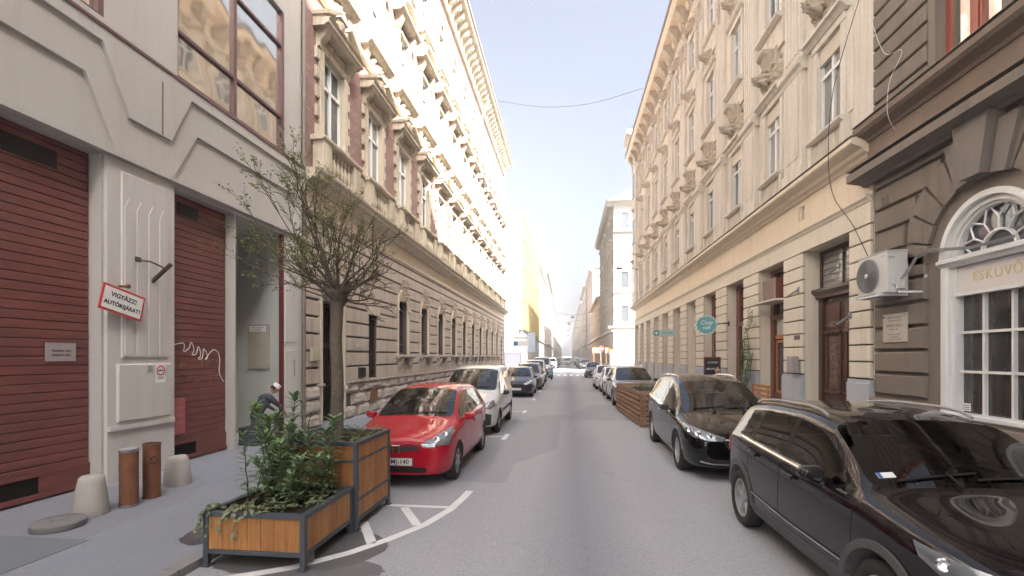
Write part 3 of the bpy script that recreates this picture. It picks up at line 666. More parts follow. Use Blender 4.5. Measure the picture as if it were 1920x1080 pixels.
# ground wall
DOOR = (12.82, 14.12, 0.0, 3.62); RWIN = (16.02, 16.85, 1.12, 3.52); RW2 = (49.7, 50.7, 0.1, 3.9)
gops = [DOOR + (0.5,), RWIN + (0.3,), RW2] + [(u - .55, u + .55, 2.15, 4.6) for u in ARC]
mb = MB(); wall_open(mb, TP, B0, B1, 0, GZ, gops, 0.30)
for u in ARC: arch_fill(mb, TP, u, 0.55, 4.05, 4.6, 0.55, 0.30, 0.0, 10)
mb.build('ground_floor_wall', M['stone_gd'], pal)
mb = MB(); shell(mb, TP, B0, B1, 0, 23.6, 13, -0.02, False); mb.quad(TP(-.02, B0, 23.6), TP(-13, B0, 23.6), TP(-13, B1, 23.6), TP(-.02, B1, 23.6)); mb.build('party_wall', M['frieze_l'], pal)
# rustic blocks in courses, broken round the openings
def rustic(mb, T, u0, u1, z0, z1, ops, ch, gap, n0, n1, blk=None, cz=0.012, seed=1, stagger=True, jit=0.0):
    rnd = random.Random(seed); z = z0; row = 0
    while z < z1 - 0.08:
        h = min(ch, z1 - z); zb, zt = z + gap / 2, z + h - gap / 2
        spans = [(u0, u1)]
        for o in ops:
            if o[2] < zt and o[3] > zb:
                ns_ = []
                for a, b in spans:
                    if o[1] <= a or o[0] >= b: ns_.append((a, b)); continue
                    if o[0] > a: ns_.append((a, o[0]))
                    if o[1] < b: ns_.append((o[1], b))
                spans = ns_
        for a, b in spans:
            if b - a < 0.06: continue
            cuts = [a]
            if blk:
                k = max(1, round((b - a) / blk)); cuts = [a + (b - a) * i / k for i in range(k)]
            cuts.append(b)
            for i in range(len(cuts) - 1):
                e0 = cuts[i] + (gap / 4 if i else 0); e1 = cuts[i + 1] - (gap / 4 if i + 1 < len(cuts) - 1 else 0)
                mb.box((n0, e0, zb), (n1 + rnd.uniform(-jit, jit), e1, zt), T, cz)
        z += h; row += 1
gr_ops = [(DOOR[0] - .12, DOOR[1] + .12, 0, 4.0), (RWIN[0], RWIN[1], RWIN[2], RWIN[3]), (RW2[0], RW2[1], 0, 3.9)] + [(u - .55 - .20, u + .55 + .20, 2.0, 4.35) for u in ARC] + [(u - .45, u + .45, 4.3, 4.95) for u in ARC]
mb = MB(); rustic(mb, TP, B0 + .05, B1 - .02, 1.25, 5.90, gr_ops, 0.475, 0.06, 0.0, 0.075, None, 0.018, 3, True, .004)
mb.build('rustication', M['stone_g'], pal)
# crumbling rough stone base
mb = MB(); rnd = random.Random(4); z = 0.0
for z0_, z1_ in ((0.05, .44), (.46, .84), (.86, 1.22)):
    u = B0 + .05
    while u < B1:
        l = rnd.uniform(.9, 1.6)
        if not (DOOR[0] - .1 < u + l / 2 < DOOR[1] + .1) and not (49.6 < u + l / 2 < 50.8):
            e0, e1 = u, min(u + l - .02, B1)
            if e0 < DOOR[0] - .1 < e1: e1 = DOOR[0] - .1
            nx = 5; P = []
            for j in range(5):
                for i in range(nx + 1):
                    a = e0 + (e1 - e0) * i / nx; b = z0_ + (z1_ - z0_) * j / 4; edge = min(i, nx - i, j, 4 - j)
                    P.append(TP(0.02 + (0.11 if edge else 0.0) + .05 * noise.noise(Vector((a * 3, b * 5, 2))), a, b))
            mb.add(P, [(j * (nx + 1) + i, j * (nx + 1) + i + 1, (j + 1) * (nx + 1) + i + 1, (j + 1) * (nx + 1) + i) for j in range(4) for i in range(nx)])
        u += l
mb.box((0.0, B0 + .9, 1.21), (0.20, 12.6, 1.28), TP); mb.box((0.0, 14.3, 1.20), (0.17, B1, 1.28), TP)
mb.build('plinth', M['rough'], pal)
# door
mb = MB(); mb.box((-0.48, DOOR[0], 0.07), (-0.42, DOOR[1], 3.62), TP); mb.build('doorway', M['cabin'], pal)
mb = MB()
for a in (DOOR[0], DOOR[1] - .09): mb.box((-0.3, a, 0.07), (-0.2, a + .09, 3.62), TP)
mb.box((-0.3, DOOR[0], 2.35), (-0.2, DOOR[1], 2.45), TP); mb.box((-.3, DOOR[0], 3.53), (-.2, DOOR[1], 3.62), TP)
k = DOOR[0] + .12
while k < DOOR[1] - .1: mb.box((-0.27, k, .1), (-0.25, k + .02, 3.55), TP); k += .11
for z in (.15, 1.1, 2.3, 3.0): mb.box((-0.275, DOOR[0], z), (-0.245, DOOR[1], z + .03), TP)
mb.build('door', M['iron'], pal)
mb = MB()
for a in (DOOR[0] - .13, DOOR[1] + .0): mb.box((0.0, a, 0.1), (0.10, a + .13, 3.65), TP, .01)
mb.box((0.0, DOOR[0] - .13, 3.652), (0.12, DOOR[1] + .13, 3.95), TP, .02); mb.box((0.0, DOOR[0] - .2, 3.96), (0.22, DOOR[1] + .2, 4.05), TP)
mb.build('door_surround', M['stone_l'], pal)
# grated window
mb = MB(); mb.box((-0.28, RWIN[0], RWIN[2]), (-0.24, RWIN[1], RWIN[3]), TP); o = mb.build('grated_window', M['brown_d'], pal)
mb = MB(); 
for k in range(8): 
    a = RWIN[0] + .05 + k * .105; mb.box((-0.08, a, RWIN[2]), (-0.065, a + .014, RWIN[3]), TP)
for k in range(22): mb.box((-0.07, RWIN[0], RWIN[2] + .05 + k * .11), (-0.058, RWIN[1], RWIN[2] + .062 + k * .11), TP)
mb.build('grille', M['iron'], o)
mb = MB(); mb.box((0.0, RWIN[0] - .1, 3.53), (0.10, RWIN[1] + .15, 3.80), TP, .02); mb.build('window_head', M['stone_l'], pal); mb = MB(); mb.box((0.0, RWIN[0] - .12, 1.02), (0.14, RWIN[1] + .12, 1.12), TP); mb.build('sill', M['stone_l'], pal)
mb = MB(); mb.box((-0.25, RW2[0], .1), (-0.2, RW2[1], 3.9), TP); mb.build('side_door', M['brown_d'], pal)
mb = MB(); mb.box((.15, 16.0, .45), (.16, 16.6, .92), TP); mb.build('cellar_hatch', M['rust'], pal)
# arched windows with ledge on consoles, archivolt and carved keystone
def half_ring(mb, T, uc, zc, r0, r1, n0, n1, seg=14, a0=0, a1=180):
    for i in range(seg):
        t0 = R(a0 + (a1 - a0) * i / seg); t1 = R(a0 + (a1 - a0) * (i + 1) / seg)
        p = [(uc - r0 * math.cos(t0), zc + r0 * math.sin(t0)), (uc - r1 * math.cos(t0), zc + r1 * math.sin(t0)), (uc - r1 * math.cos(t1), zc + r1 * math.sin(t1)), (uc - r0 * math.cos(t1), zc + r0 * math.sin(t1))]
        mb.prism(p, n0, n1, 'x', T)
I = lambda n, u, z: (n, u, z)
fr = MB(); t = 0.055
fr.box((-.22, -.55, 0), (-.15, -.55 + t, 1.9)); fr.box((-.22, .55 - t, 0), (-.15, .55, 1.9)); fr.box((-.22, -.03, 0), (-.145, .03, 1.9)); fr.box((-.219, -.55, 1.86), (-.148, .55, 1.93)); fr.box((-.219, -.55, 0), (-.148, .55, .06))
half_ring(fr, I, 0, 1.9, .49, .55, -.22, -.15)
for k in range(1, 8): fr.box((-.10, -.55 + k * .1375, 0.02), (-.085, -.55 + k * .1375 + .012, .42))
fr.box((-.102, -.55, .40), (-.08, .55, .43))
fr_me = fr.mesh('arched_window', plain('dark_window_paint', (0.06, 0.045, 0.04), .5))
gl = MB(); P = [(-.19, -.55, 0), (-.19, .55, 0)] + [(-.19, .55 * math.cos(R(a)), 1.9 + .55 * math.sin(R(a))) for a in range(0, 181, 15)]; gl.add(P, [tuple(range(len(P)))]); gl_me = gl.mesh('pane', M['glass_d'])
ar = MB(); half_ring(ar, I, 0, 1.9, .55, .80, 0.0, .06); ar.box((0, -.8, -.04), (.058, -.55, 1.9)); ar.box((0, .55, -.04), (.058, .8, 1.9)); half_ring(ar, I, 0, 1.9, .76, .84, 0.0, .10); ar.box((0, -.86, 1.84), (.10, -.56, 1.93)); ar.box((0, .56, 1.84), (.10, .86, 1.93)); ar_me = ar.mesh('archivolt', M['frieze_l'])
sl = MB(); cornice(sl, I, -.98, .98, -.18, [(0, 0), (.20, 0), (.26, .05), (.30, .05), (.30, .12), (0, .14)])
for s_ in (-1, 1): sl.prism([(0, -.85), (.05, -.85), (.10, -.6), (.22, -.42), (.27, -.18), (0, -.18)], s_ * .62 - .14, s_ * .62 + .14, 'y')
sl.box((.0, -.34, -.78), (.05, .34, -.30), None, .012); sl_me = sl.mesh('window_ledge', M['rough'])
ks = relief(.62, 1.05, .34, 2.0, 24, 32, 10, 'drop'); ks_me = ks.mesh('keystone', M['stone_rd'], smooth=True)
for i, u in enumerate(ARC):
    base = (0, u - 32.0, 2.15)
    o = link('arched_window', fr_me, pal, base); link('pane', gl_me, o); link('archivolt', ar_me, o); link('ledge', sl_me, o); k = link('keystone', ks_me, o, (0.05, 0, 2.22))
# bands, cornice, frieze over the ground floor
mb = MB(); cornice(mb, TP, B0, B1 + .1, 5.92, [(0, 0), (.10, 0), (.10, .05), (.16, .09), (.16, .14), (0, .16)]); mb.box((0.0, B0, 6.08), (0.03, B1, 6.66), TP); mb.build('frieze', M['frieze_l'], pal)
mb = MB(); cornice(mb, TP, B0, B1 + .3, 6.64, [(0, 0), (.12, 0), (.14, .09), (.30, .16), (.46, .18), (.46, .27), (.55, .34), (.56, .40), (0, .46)]); mb.build('main_ledge', M['stone_l'], pal)
# balustrade zone under the first-floor windows: pedestal, rail and balusters for every bay
bl = MB(); 
for s_ in (-1, 1): bl.box((0.03, s_ * .93 - .24, 0), (.36, s_ * .93 + .24, .92), None, .015); bl.box((0.03, s_ * .93 - .16, .15), (.385, s_ * .93 + .16, .78), None, .01)
cornice(bl, I, -1.24, 1.24, .92, [(0, 0), (.36, 0), (.42, .05), (.42, .12), (0, .14)])
bl.box((.06, -.69, 0), (.34, .69, .14)); bl.box((.0, 1.17, 0), (.20, 1.88, .92), None, .01); cornice(bl, I, 1.24, 1.81, .92, [(0, 0), (.22, 0), (.26, .06), (.26, .11), (0, .13)])
for k in range(6): bl.lathe([(.055, .14), (.055, .2), (.03, .24), (.075, .42), (.05, .6), (.035, .7), (.06, .74), (.06, .92)], (.22, -.575 + k * .23, 0), 8)
bl_me = bl.mesh('balustrade', M['stone_l'])
for u in UC: link('balustrade', bl_me, pal, (0, u - 32.0, 7.10))
# casement windows
def casement(name, w2, h, tr, mat_f, mat_g, sill=True, cols=2):
    f = MB(); t = .06
    f.box((-.17, -w2, 0), (-.08, -w2 + t, h)); f.box((-.17, w2 - t, 0), (-.08, w2, h)); f.box((-.169, -w2, h - t), (-.081, w2, h)); f.box((-.169, -w2, 0), (-.081, w2, t + .01))
    f.box((-.165, -w2, tr - .045), (-.06, w2, tr + .045))
    for c in range(1, cols): u = -w2 + 2 * w2 * c / cols; f.box((-.168, u - .05, 0), (-.065, u + .05, h))
    me_f = f.mesh(name, mat_f)
    g = MB(); g.quad((-.13, -w2, 0), (-.13, w2, 0), (-.13, w2, h), (-.13, -w2, h)); me_g = g.mesh('pane', mat_g); return me_f, me_g
w1f, w1g = casement('window', .62, 2.6, 1.78, M['white_frame'], M['glass']); w2f, w2g = casement('window', .58, 2.55, 1.75, M['white_frame'], M['glass']); w3f, w3g = casement('window', .5, 2.2, 1.5, M['white_frame'], M['glass'])
# stone surround with alternate blocks, consoles and a broken pediment
s1 = MB()
for s_ in (-1, 1):
    s1.box((0, s_ * .62, 0), (.09, s_ * .84, 2.6), None, .01)
    for k in range(5): s1.box((0.0, s_ * .84, .1 + k * .54), (.065, s_ * 1.03, .42 + k * .54), None, .01)
    s1.prism([(0, 2.62), (.10, 2.62), (.14, 2.78), (.30, 2.92), (.34, 3.08), (0, 3.08)], s_ * .84 - .11, s_ * .84 + .11, 'y')
s1.box((0, -.86, 2.602), (.10, .86, 2.80), None, .01); s1.box((0, -.73, 2.80), (.04, .73, 3.08))
cornice(s1, I, -1.12, 1.12, 3.08, [(0, 0), (.34, 0), (.40, .06), (.48, .06), (.48, .16), (.54, .20), (0, .24)])
for s_ in (-1, 1):      # broken triangular halves
    s1.prism([(s_ * 1.12, 3.31), (s_ * .36, 3.31), (s_ * .36, 3.84), (s_ * .40, 3.86), (s_ * 1.14, 3.40)], 0, .30, 'x'); s1.prism([(s_ * 1.16, 3.36), (s_ * .34, 3.86), (s_ * .34, 3.96), (s_ * 1.18, 3.46)], 0, .46, 'x')
s1.box((0, -.2, 3.31), (.34, .2, 3.9), None, .05); s1.prism([(-.26, 3.9), (.26, 3.9), (0, 4.12)], 0, .40, 'x')
s1_me = s1.mesh('window_surround', M['stone_l'])
carve = relief(1.4, .3, .12, 1.3, 22, 6, 9, 'box').mesh('carving', M['stone_rd'], smooth=True); carve2 = relief(.34, .5, .14, 4.1, 8, 10, 6).mesh('carving', M['stone_rd'], smooth=True)
s2 = MB()
for s_ in (-1, 1):
    s2.box((0, s_ * .58, -.05), (.12, s_ * .86, 2.55), None, .02); s2.prism([(0, 2.5), (.14, 2.5), (.34, 2.9), (.36, 3.0), (0, 3.0)], s_ * .76 - .13, s_ * .76 + .13, 'y'); s2.prism([(0, -.75), (.1, -.7), (.26, -.32), (0, -.32)], s_ * .8 - .12, s_ * .8 + .12, 'y')
s2.box((0, -.9, 2.552), (.10, .9, 2.72)); cornice(s2, I, -1.15, 1.15, 3.0, [(0, 0), (.34, 0), (.42, .08), (.50, .08), (.50, .18), (0, .24)]); cornice(s2, I, -1.1, 1.1, -.32, [(0, 0), (.26, 0), (.38, .1), (.42, .1), (.42, .24), (0, .28)])
half_ring(s2, I, 0, 2.9, .98, 1.1, 0, .42, 12, 25, 155)
s2_me = s2.mesh('window_surround', M['stone_l']); carve3 = relief(1.1, .62, .26, 7.7, 16, 10, 7).mesh('carving', M['stone_l'], smooth=True)
s3 = MB()
for s_ in (-1, 1): s3.box((0, s_ * .5, -.05), (.10, s_ * .72, 2.2), None, .02); s3.prism([(0, -.62), (.1, -.6), (.26, -.26), (0, -.26)], s_ * .6 - .1, s_ * .6 + .1, 'y')
half_ring(s3, I, 0, 2.2, .5, .74, 0, .12, 10, 0, 180); cornice(s3, I, -.85, .85, -.26, [(0, 0), (.26, 0), (.34, .08), (.34, .18), (0, .22)]); s3.box((0, -.5, 2.2), (.06, .5, 2.62)); s3.prism([(0, 2.5), (.2, 2.6), (.28, 3.05), (0, 3.05)], -.14, .14, 'y')
s3_me = s3.mesh('window_surround', M['stone_l']); carve4 = relief(.8, .6, .18, 9.2, 12, 8, 6).mesh('carving', M['stone_l'], smooth=True)
for i, u in enumerate(UC):
    y = u - 32.0
    o = link('window', w1f, pal, (0, y, 8.15)); link('pane', w1g, o); link('surround', s1_me, o); link('carving', carve, o, (.04, 0, 2.80)); link('carving', carve2, o, (.3, 0, 3.4))
    o = link('window', w2f, pal, (0, y, 13.1)); link('pane', w2g, o); link('surround', s2_me, o); link('carving', carve3, o, (.06, 0, 3.22)); link('carving', carve3, o, (.04, 0, -.85))
    o = link('window', w3f, pal, (0, y, 17.75)); link('pane', w3g, o); link('surround', s3_me, o); link('carving', carve4, o, (.08, 0, -.85))
mb = MB(); cornice(mb, TP, B0, B1 + .1, 12.2, [(0, 0), (.12, .04), (.16, .12), (.16, .2), (0, .24)]); cornice(mb, TP, B0, B1 + .1, 17.0, [(0, 0), (.10, .04), (.14, .1), (0, .14)])
for u0_ in (B1 - .75,): 
    for k in range(26): mb.box((0, u0_, 8.2 + k * .53), (.07 if k % 2 else .10, u0_ + (.42 if k % 2 else .6), 8.66 + k * .53), TP, .012)
mb.build('string_course', M['stone_l'], pal)
# eaves: frieze, brackets, projecting gutter
mb = MB(); mb.box((0, B0, 22.2), (.06, B1, 23.35), TP); cornice(mb, TP, B0, B1 + .1, 21.9, [(0, 0), (.14, .05), (.22, .16), (.22, .28), (0, .3)]); cornice(mb, TP, B0, B1 + .35, 23.0, [(0, 0), (.15, .05), (.2, .3), (.85, .42), (.92, .5), (.92, .62), (0, .64)])
u = B0 + .3
while u < B1: mb.prism([(.05, 22.5), (.14, 22.5), (.22, 22.75), (.62, 23.0), (.66, 23.16), (.66, 23.38), (.05, 23.38)], u - .13, u + .13, 'y', TP); u += .762
mb.build('eaves_cornice', M['stone_l'], pal)
mb = MB(); cornice(mb, TP, B0 - .1, B1 + .4, 23.63, [(0, 0), (.94, 0), (1.02, .1), (1.02, .34), (.9, .42), (-.3, .7), (-6.5, 3.6), (-13, .7), (-13, 0)]); mb.build('roof', M['gutter'], pal)
mb = MB(); mb.tube([TP(.7, B0 + 26, 23.9), TP(.55, B0 + 26.4, 22.6), TP(.1, B0 + 26.4, 21.6), TP(.1, B0 + 26.4, 7.2)], .07, 8); mb.build('gutter_pipe', M['stone_l'], pal)
# little things at its foot
mb = MB(); mb.box((.07, 15.0, 2.35), (.16, 15.2, 2.62), TP, .01); tag(mb.build('junction_box', M['bollard']), 'small pale junction box on the rusticated wall right of the iron door', 'box')
mb = MB(); mb.box((.08, 12.15, 1.92), (.17, 12.50, 2.28), TP, .01); mb.box((.17, 12.25, 2.05), (.175, 12.42, 2.16), TP); tag(mb.build('meter_box', surf('old_box', (.48, .44, .33), .8, .2)), 'yellowish meter box on the corner stones left of the iron door', 'box')
mb = MB(); mb.box((.07, 15.15, 1.35), (.22, 15.45, 1.68), TP, .01)
for k in range(5): mb.box((.22, 15.17, 1.38 + k * .06), (.235, 15.43, 1.41 + k * .06), TP)
tag(mb.build('vent_box', M['iron']), 'small black vent box low on the wall between iron door and grated window', 'vent')
# pigeon ledge flowers
# ================================================================== RIGHT: soot-brown building with the arched shop window
TR = facade_T(7.0, 1)
PI = math.pi
dk = empty('brown_building', (7.0, 4.0, 0)); tag(dk, 'soot brown rusticated building with a big white arched shop window, at right', 'building')
AC_, AR_, ASP = 8.80, 1.0, 3.84      # arch centre, radius, springing
WIN = (AC_ - 1.0, AC_ + 1.0, 0.93, 4.84); UW = (8.52, 9.86, 7.42, 10.3)
UW2 = (4.9, 6.24, 7.42, 10.3); AC2 = 5.2; WIN2 = (4.2, 6.2, .93, 4.84)
mb = MB()
wall_open(mb, TR, -25, 11.74, 0, 25.5, [WIN + (0.30,), WIN2 + (.3,), UW, UW2, (8.52, 9.86, 12.2, 15), (4.9, 6.24, 12.2, 15)], 0.28)
arch_fill(mb, TR, AC_, AR_, ASP, WIN[3], 1.0, 0.30, 0.0, 24); arch_fill(mb, TR, AC2, AR_, ASP, WIN[3], 1.0, 0.30, 0.0, 24)
shell(mb, TR, -25, 11.74, 0, 25.5, 13); mb.build('wall', M['dark'], dk)
mb = MB(); cornice(mb, TR, -25, 11.8, 25.3, [(0, 0), (.2, .1), (.9, .5), (1.0, .6), (1.0, .9), (-2, 1.8), (-6.5, 3.5), (-13, .5)]); mb.build('roof', M['gutter'], dk)
# courses: blocks left of the arch, bending up as voussoirs round it
ch = .485; R1 = 1.28
def arch_u(z, ac, r=R1):           # clear of the arch ring
    return r if z < ASP else math.sqrt(max(r * r - (z - ASP) ** 2, 0))
def course(z0, z1, u_end, side_ac):   # block between the corner (u_end) and the arch ring
    pass
for ac, ua, ub in ((AC_, 7.0, 11.66), (AC2, 2.2, 7.0)):
    for a, b in ((ac + R1 + .04, ub), (ua, ac - R1 - .04)):
        z = 1.20; mb = MB()
        while z < 3.75: mb.box((0.0, a, z + .035), (.085, b - .02, z + ch - .035), TR, .02); z += ch
        mb.build('pier', M['dark'], dk)
    mb = MB()
    # stepped voussoirs: each wedge is cut by a square outline (|u|<=B, z<=T)
    NV = 11; TOP = 5.93
    for i in range(NV):
        t0 = 180 * i / NV + .9; t1 = 180 * (i + 1) / NV - .9
        if i == NV // 2: continue
        def ray(t, r): return (ac - r * math.cos(R(t)), ASP + r * math.sin(R(t)))
        B_ = ub - ac if t0 < 90 else ac - ua
        bnd = lambda t: min((B_ - .03) / max(abs(math.cos(R(t))), 1e-3), (TOP - ASP) / max(math.sin(R(t)), 1e-3))
        lim = 1.72 if i in (0, NV - 1) else 2.05
        # outer outline: horizontal bed joints, as in stepped rustication
        p0, p1 = ray(t0, R1), ray(t1, R1); q0, q1 = ray(t0, min(bnd(t0), 2.0)), ray(t1, min(bnd(t1), 2.0))
        poly = [p0, q0, q1, p1]
        if t0 < 90:
            if q0[0] < ub - .05 or True:
                e = ub - .02
                zlo, zhi = q0[1], q1[1]
                if q1[1] < TOP - .05: poly = [p0, q0, (e, q0[1]), (e, q1[1]), q1, p1] if False else [p0, q0, (ac - (ac - ac), q0[1])] and [p0, q0, q1, p1]
        mb.prism([(p[0], p[1]) for p in poly], 0.0, .085, 'x', TR)
    mb.build('rustication', M['dark'], dk)
# outer courses left of the fan up to the cornice, with their joint meeting the wedges
mb = MB(); z = 1.20 + 6 * ch - .485 + .0
z = 3.84
while z < 5.8:
    h = min(.485, 5.93 - z)
    for ac, ub in ((AC_, 11.66),):
        d = z + h / 2 - ASP; rr = 2.04
        un = ac + (math.sqrt(max(rr * rr - (d + h * .3) ** 2, 0)) if d < rr else 0)
        mb.box((0.0, un + .06, z + .03), (.083, ub - .02, z + h - .03), TR, .02)
    z += h
mb.build('rustication', M['dark'], dk)
mb = MB()     # keystone and its two cheeks, standing proud
mb.prism([(AC_ - .20, ASP + 1.22), (AC_ + .20, ASP + 1.22), (AC_ + .36, 6.02), (AC_ - .36, 6.02)], 0, .30, 'x', TR)
mb.prism([(AC_ + .22, ASP + 1.21), (AC_ + .48, ASP + 1.15), (AC_ + .74, 5.85), (AC_ + .38, 5.85)], 0, .16, 'x', TR); mb.prism([(AC_ - .22, ASP + 1.21), (AC_ - .48, ASP + 1.15), (AC_ - .74, 5.85), (AC_ - .38, 5.85)], 0, .16, 'x', TR)
mb.build('keystone', surf('keystone_stone', (.215, .185, .165), .85, .1), dk)
# cornices between ground floor and first floor
mb = MB()
cornice(mb, TR, -25, 11.95, 5.98, [(0, 0), (.14, 0), (.20, .05), (.50, .10), (.50, .27), (.44, .30), (0, .36)]); mb.build('cornice', M['dark'], dk)
mb = MB(); mb.box((0, -25, 6.34), (.12, 11.80, 6.95), TR); cornice(mb, TR, -25, 11.86, 6.95, [(0, 0), (.15, 0), (.20, .06), (.36, .14), (.42, .2), (.42, .32), (0, .36)]); mb.build('cornice', M['dark_w'], dk)
mb = MB(); mb.box((0.0, -25, 7.312), (.435, 11.87, 7.325), TR); mb.box((0.0, -25, 6.325), (.51, 11.96, 6.337), TR); mb.build('flashing', M['gutter'], dk)
mb = MB(); rustic(mb, TR, 2.0, 11.70, 7.34, 25.2, [(UW[0] - .22, UW[1] + .22, 7.3, 10.6), (UW2[0] - .22, UW2[1] + .22, 7.3, 10.6), (8.3, 10.1, 12, 15.3), (4.7, 6.5, 12, 15.3)], .405, .055, 0, .07, None, .018, 8); mb.build('rustication', M['dark'], dk)
mb = MB(); mb.box((0, -25, 0), (.14, WIN[0] - 2.0, 1.12), TR, .02); mb.box((0, WIN[1] + .02, 0), (.14, 11.74, 1.12), TR, .02); mb.box((0, WIN2[1] + .0, 0), (.14, WIN[0] - .02, 1.12), TR, .02); mb.box((0, WIN[0], 0), (.05, WIN[1], .86), TR, .02); mb.build('plinth', surf('worn_plinth', (.26, .22, .19), .9, .2), dk)
# upper window
f = MB(); a, b, c, d = UW
f.box((-.22, a, c), (-.12, a + .09, d), TR); f.box((-.22, b - .09, c), (-.12, b, d), TR); f.box((-.219, (a + b) / 2 - .06, c), (-.10, (a + b) / 2 + .06, d), TR); f.box((-.218, a, c), (-.119, b, c + .09), TR); f.box((-.217, a, 9.3), (-.11, b, 9.42), TR)
for u in ((a + b) / 2 - .12, (a + b) / 2 + .08): f.box((-.2, u, c), (-.115, u + .045, d), TR)
o = f.build('window', M['red_frame'], dk); g = MB(); g.quad(TR(-.17, a, c), TR(-.17, b, c), TR(-.17, b, d), TR(-.17, a, d)); g.build('pane', M['glass_sky'], o)
f = MB(); a, b, c, d = UW2; f.box((-.22, a, c), (-.12, a + .09, d), TR); f.box((-.22, b - .09, c), (-.12, b, d), TR); f.box((-.219, 5.5, c), (-.10, 5.62, d), TR); o = f.build('window', M['red_frame'], dk); g = MB(); g.quad(TR(-.17, a, c), TR(-.17, b, c), TR(-.17, b, d), TR(-.17, a, d)); g.build('pane', M['glass_sky'], o)
mb = MB(); mb.box((0, UW[1] + .02, 7.34), (.05, UW[1] + .2, 10.5), TR); mb.box((0, UW[0] - .2, 7.34), (.05, UW[0] - .02, 10.5), TR); mb.build('window_surround', M['dark'], dk)
# arched shop window
def arch_window(ac, near):
    N0 = -.26
    f = MB(); W0, W1 = ac - 1.0, ac + 1.0; zb = WIN[2]
    for s_ in (-1, 1):
        f.box((N0, ac + s_ * 1.0, zb), (.03, ac + s_ * .84, ASP - .15), TR, .02); f.box((N0, ac + s_ * .84, zb), (-.06, ac + s_ * .76, ASP - .15), TR)
    f.box((N0, W0, zb), (.05, W1, zb + .10), TR, .02); f.box((N0, W0, 3.14), (-.05, W1, 3.20), TR)
    cornice(f, TR, W0 - .02, W1 + .02, ASP - .16, [(N0, 0), (.0, 0), (.03, .05), (.09, .08), (.09, .13), (.02, .17), (N0, .17)])
    half_ring(f, TR, ac, ASP, .90, 1.0, N0, .05, 28); half_ring(f, TR, ac, ASP, .80, .90, N0, -.03, 28); half_ring(f, TR, ac, ASP, .755, .80, N0, -.08, 28)
    for u in (ac - .27, ac + .27): f.box((N0, u - .022, zb + .1), (-.14, u + .022, 3.14), TR)
    for z in (1.77, 2.48): f.box((N0, W0 + .2, z - .022), (-.142, W1 - .2, z + .022), TR)
    # fanlight bars: inner half ring, spokes that fork
    f.box((N0, W0 + .1, ASP), (-.10, W1 - .1, ASP + .05), TR)
    half_ring(f, TR, ac, ASP + .02, .30, .335, N0, -.14, 18)
    for t in (36, 63, 90, 117, 144)[0:5:2] + (60, 120)[:0]:
        pass
    sp = []
    for t in (30, 60, 90, 120, 150):
        p0 = (ac - .33 * math.cos(R(t)), ASP + .02 + .33 * math.sin(R(t))); p1 = (ac - .56 * math.cos(R(t)), ASP + .56 * math.sin(R(t))); sp.append((p0, p1))
        for dt in (-13, 13): sp.append((p1, (ac - .78 * math.cos(R(t + dt)), ASP + .78 * math.sin(R(t + dt)))))
    sp.append(((ac - .52, ASP + .03), (ac - .745, ASP + .22))); sp.append(((ac + .52, ASP + .03), (ac + .745, ASP + .22)))
    for p0, p1 in sp: f.tube([(-.16, p0[0], p0[1]), (-.16, p1[0], p1[1])], .019, 4, TR)
    o = f.build('shop_window', M['white_frame'], dk)
    if near: o['label'] = 'white arched shop window with fanlight'
    g = MB(); g.quad(TR(-.2, W0, zb), TR(-.2, W1, zb), TR(-.2, W1, 3.15), TR(-.2, W0, 3.15)); g.build('pane', M['glass_d'], o)
    g = MB(); P = [TR(-.2, ac - .8 * math.cos(R(a_)), ASP + .8 * math.sin(R(a_))) for a_ in range(0, 181, 10)]; g.add(P, [tuple(range(len(P)))]); g.build('fanlight_pane', M['glass'], o)
    s_ = MB(); s_.box((-.13, W0 + .24, 3.21), (-.09, W1 - .17, ASP - .17), TR); so = s_.build('fascia', plain('pinkish_white_board', (.66, .62, .60), .5, 0, 0, .04, 2), o)
    return o, so
aw, fas = arch_window(AC_, True); arch_window(AC2, False)
# facing -X: text right direction is +(-Y)... seen from the street, left-to-right runs towards -Y
YL = (0, -1, 0)
put_text('ESKÜVŐI', 0.235, M['gold'], fas, frame_m(tuple(Vector(TR(-.088, 8.72, 3.44)) - Vector(wloc(fas))), YL, ZR), spacing=1.12)
lt = MB(); lt.box((-.195, 9.40, 1.06), (-.19, 9.60, 1.20), TR); lto = lt.build('sticker', M['white'], aw)
for i in range(3):
    l_ = MB(); l_.box((-.1885, 9.42, 1.085 + i * .035), (-.1875, 9.58, 1.097 + i * .035), TR); l_.build('print', M['black'], lto)
# plaque
pq = MB(); pq.box((.085, 10.55, 2.35), (.115, 11.28, 2.95), TR, .006); pqo = pq.build('memorial_plaque', surf('plaque_stone', (.50, .45, .40), .6, .06)); tag(pqo, 'square beige stone memorial plaque with faint lettering on the brown rusticated wall', 'plaque')
for t_, s_, z in (('EBBEN A HÁZBAN', .052, 2.87), ('ÉLT ÉS ALKOTOTT', .048, 2.80), ('EMLÉKTÁBLA', .085, 2.70), ('1880 – 1951', .050, 2.62), ('ÁLLÍTOTTA A VÁROS', .042, 2.51), ('LAKOSSÁGA ÉS', .042, 2.455), ('AZ UTÓKOR EMLÉKÉRE', .042, 2.40)):
    me = text_mesh(t_, s_, plain('engraving', (.20, .17, .15), .8), .0008); me.transform(frame_m(TR(.1165, 10.915, z), YL, ZR)); link('lettering', me, pqo)
mb = MB()
for u, z in ((10.60, 2.90), (11.23, 2.90)): mb.lathe([(.018, .115), (.018, .13), (.008, .138)], (0, u, z), 8, 'x', TR)
mb.build('stud', M['steel'], pqo)
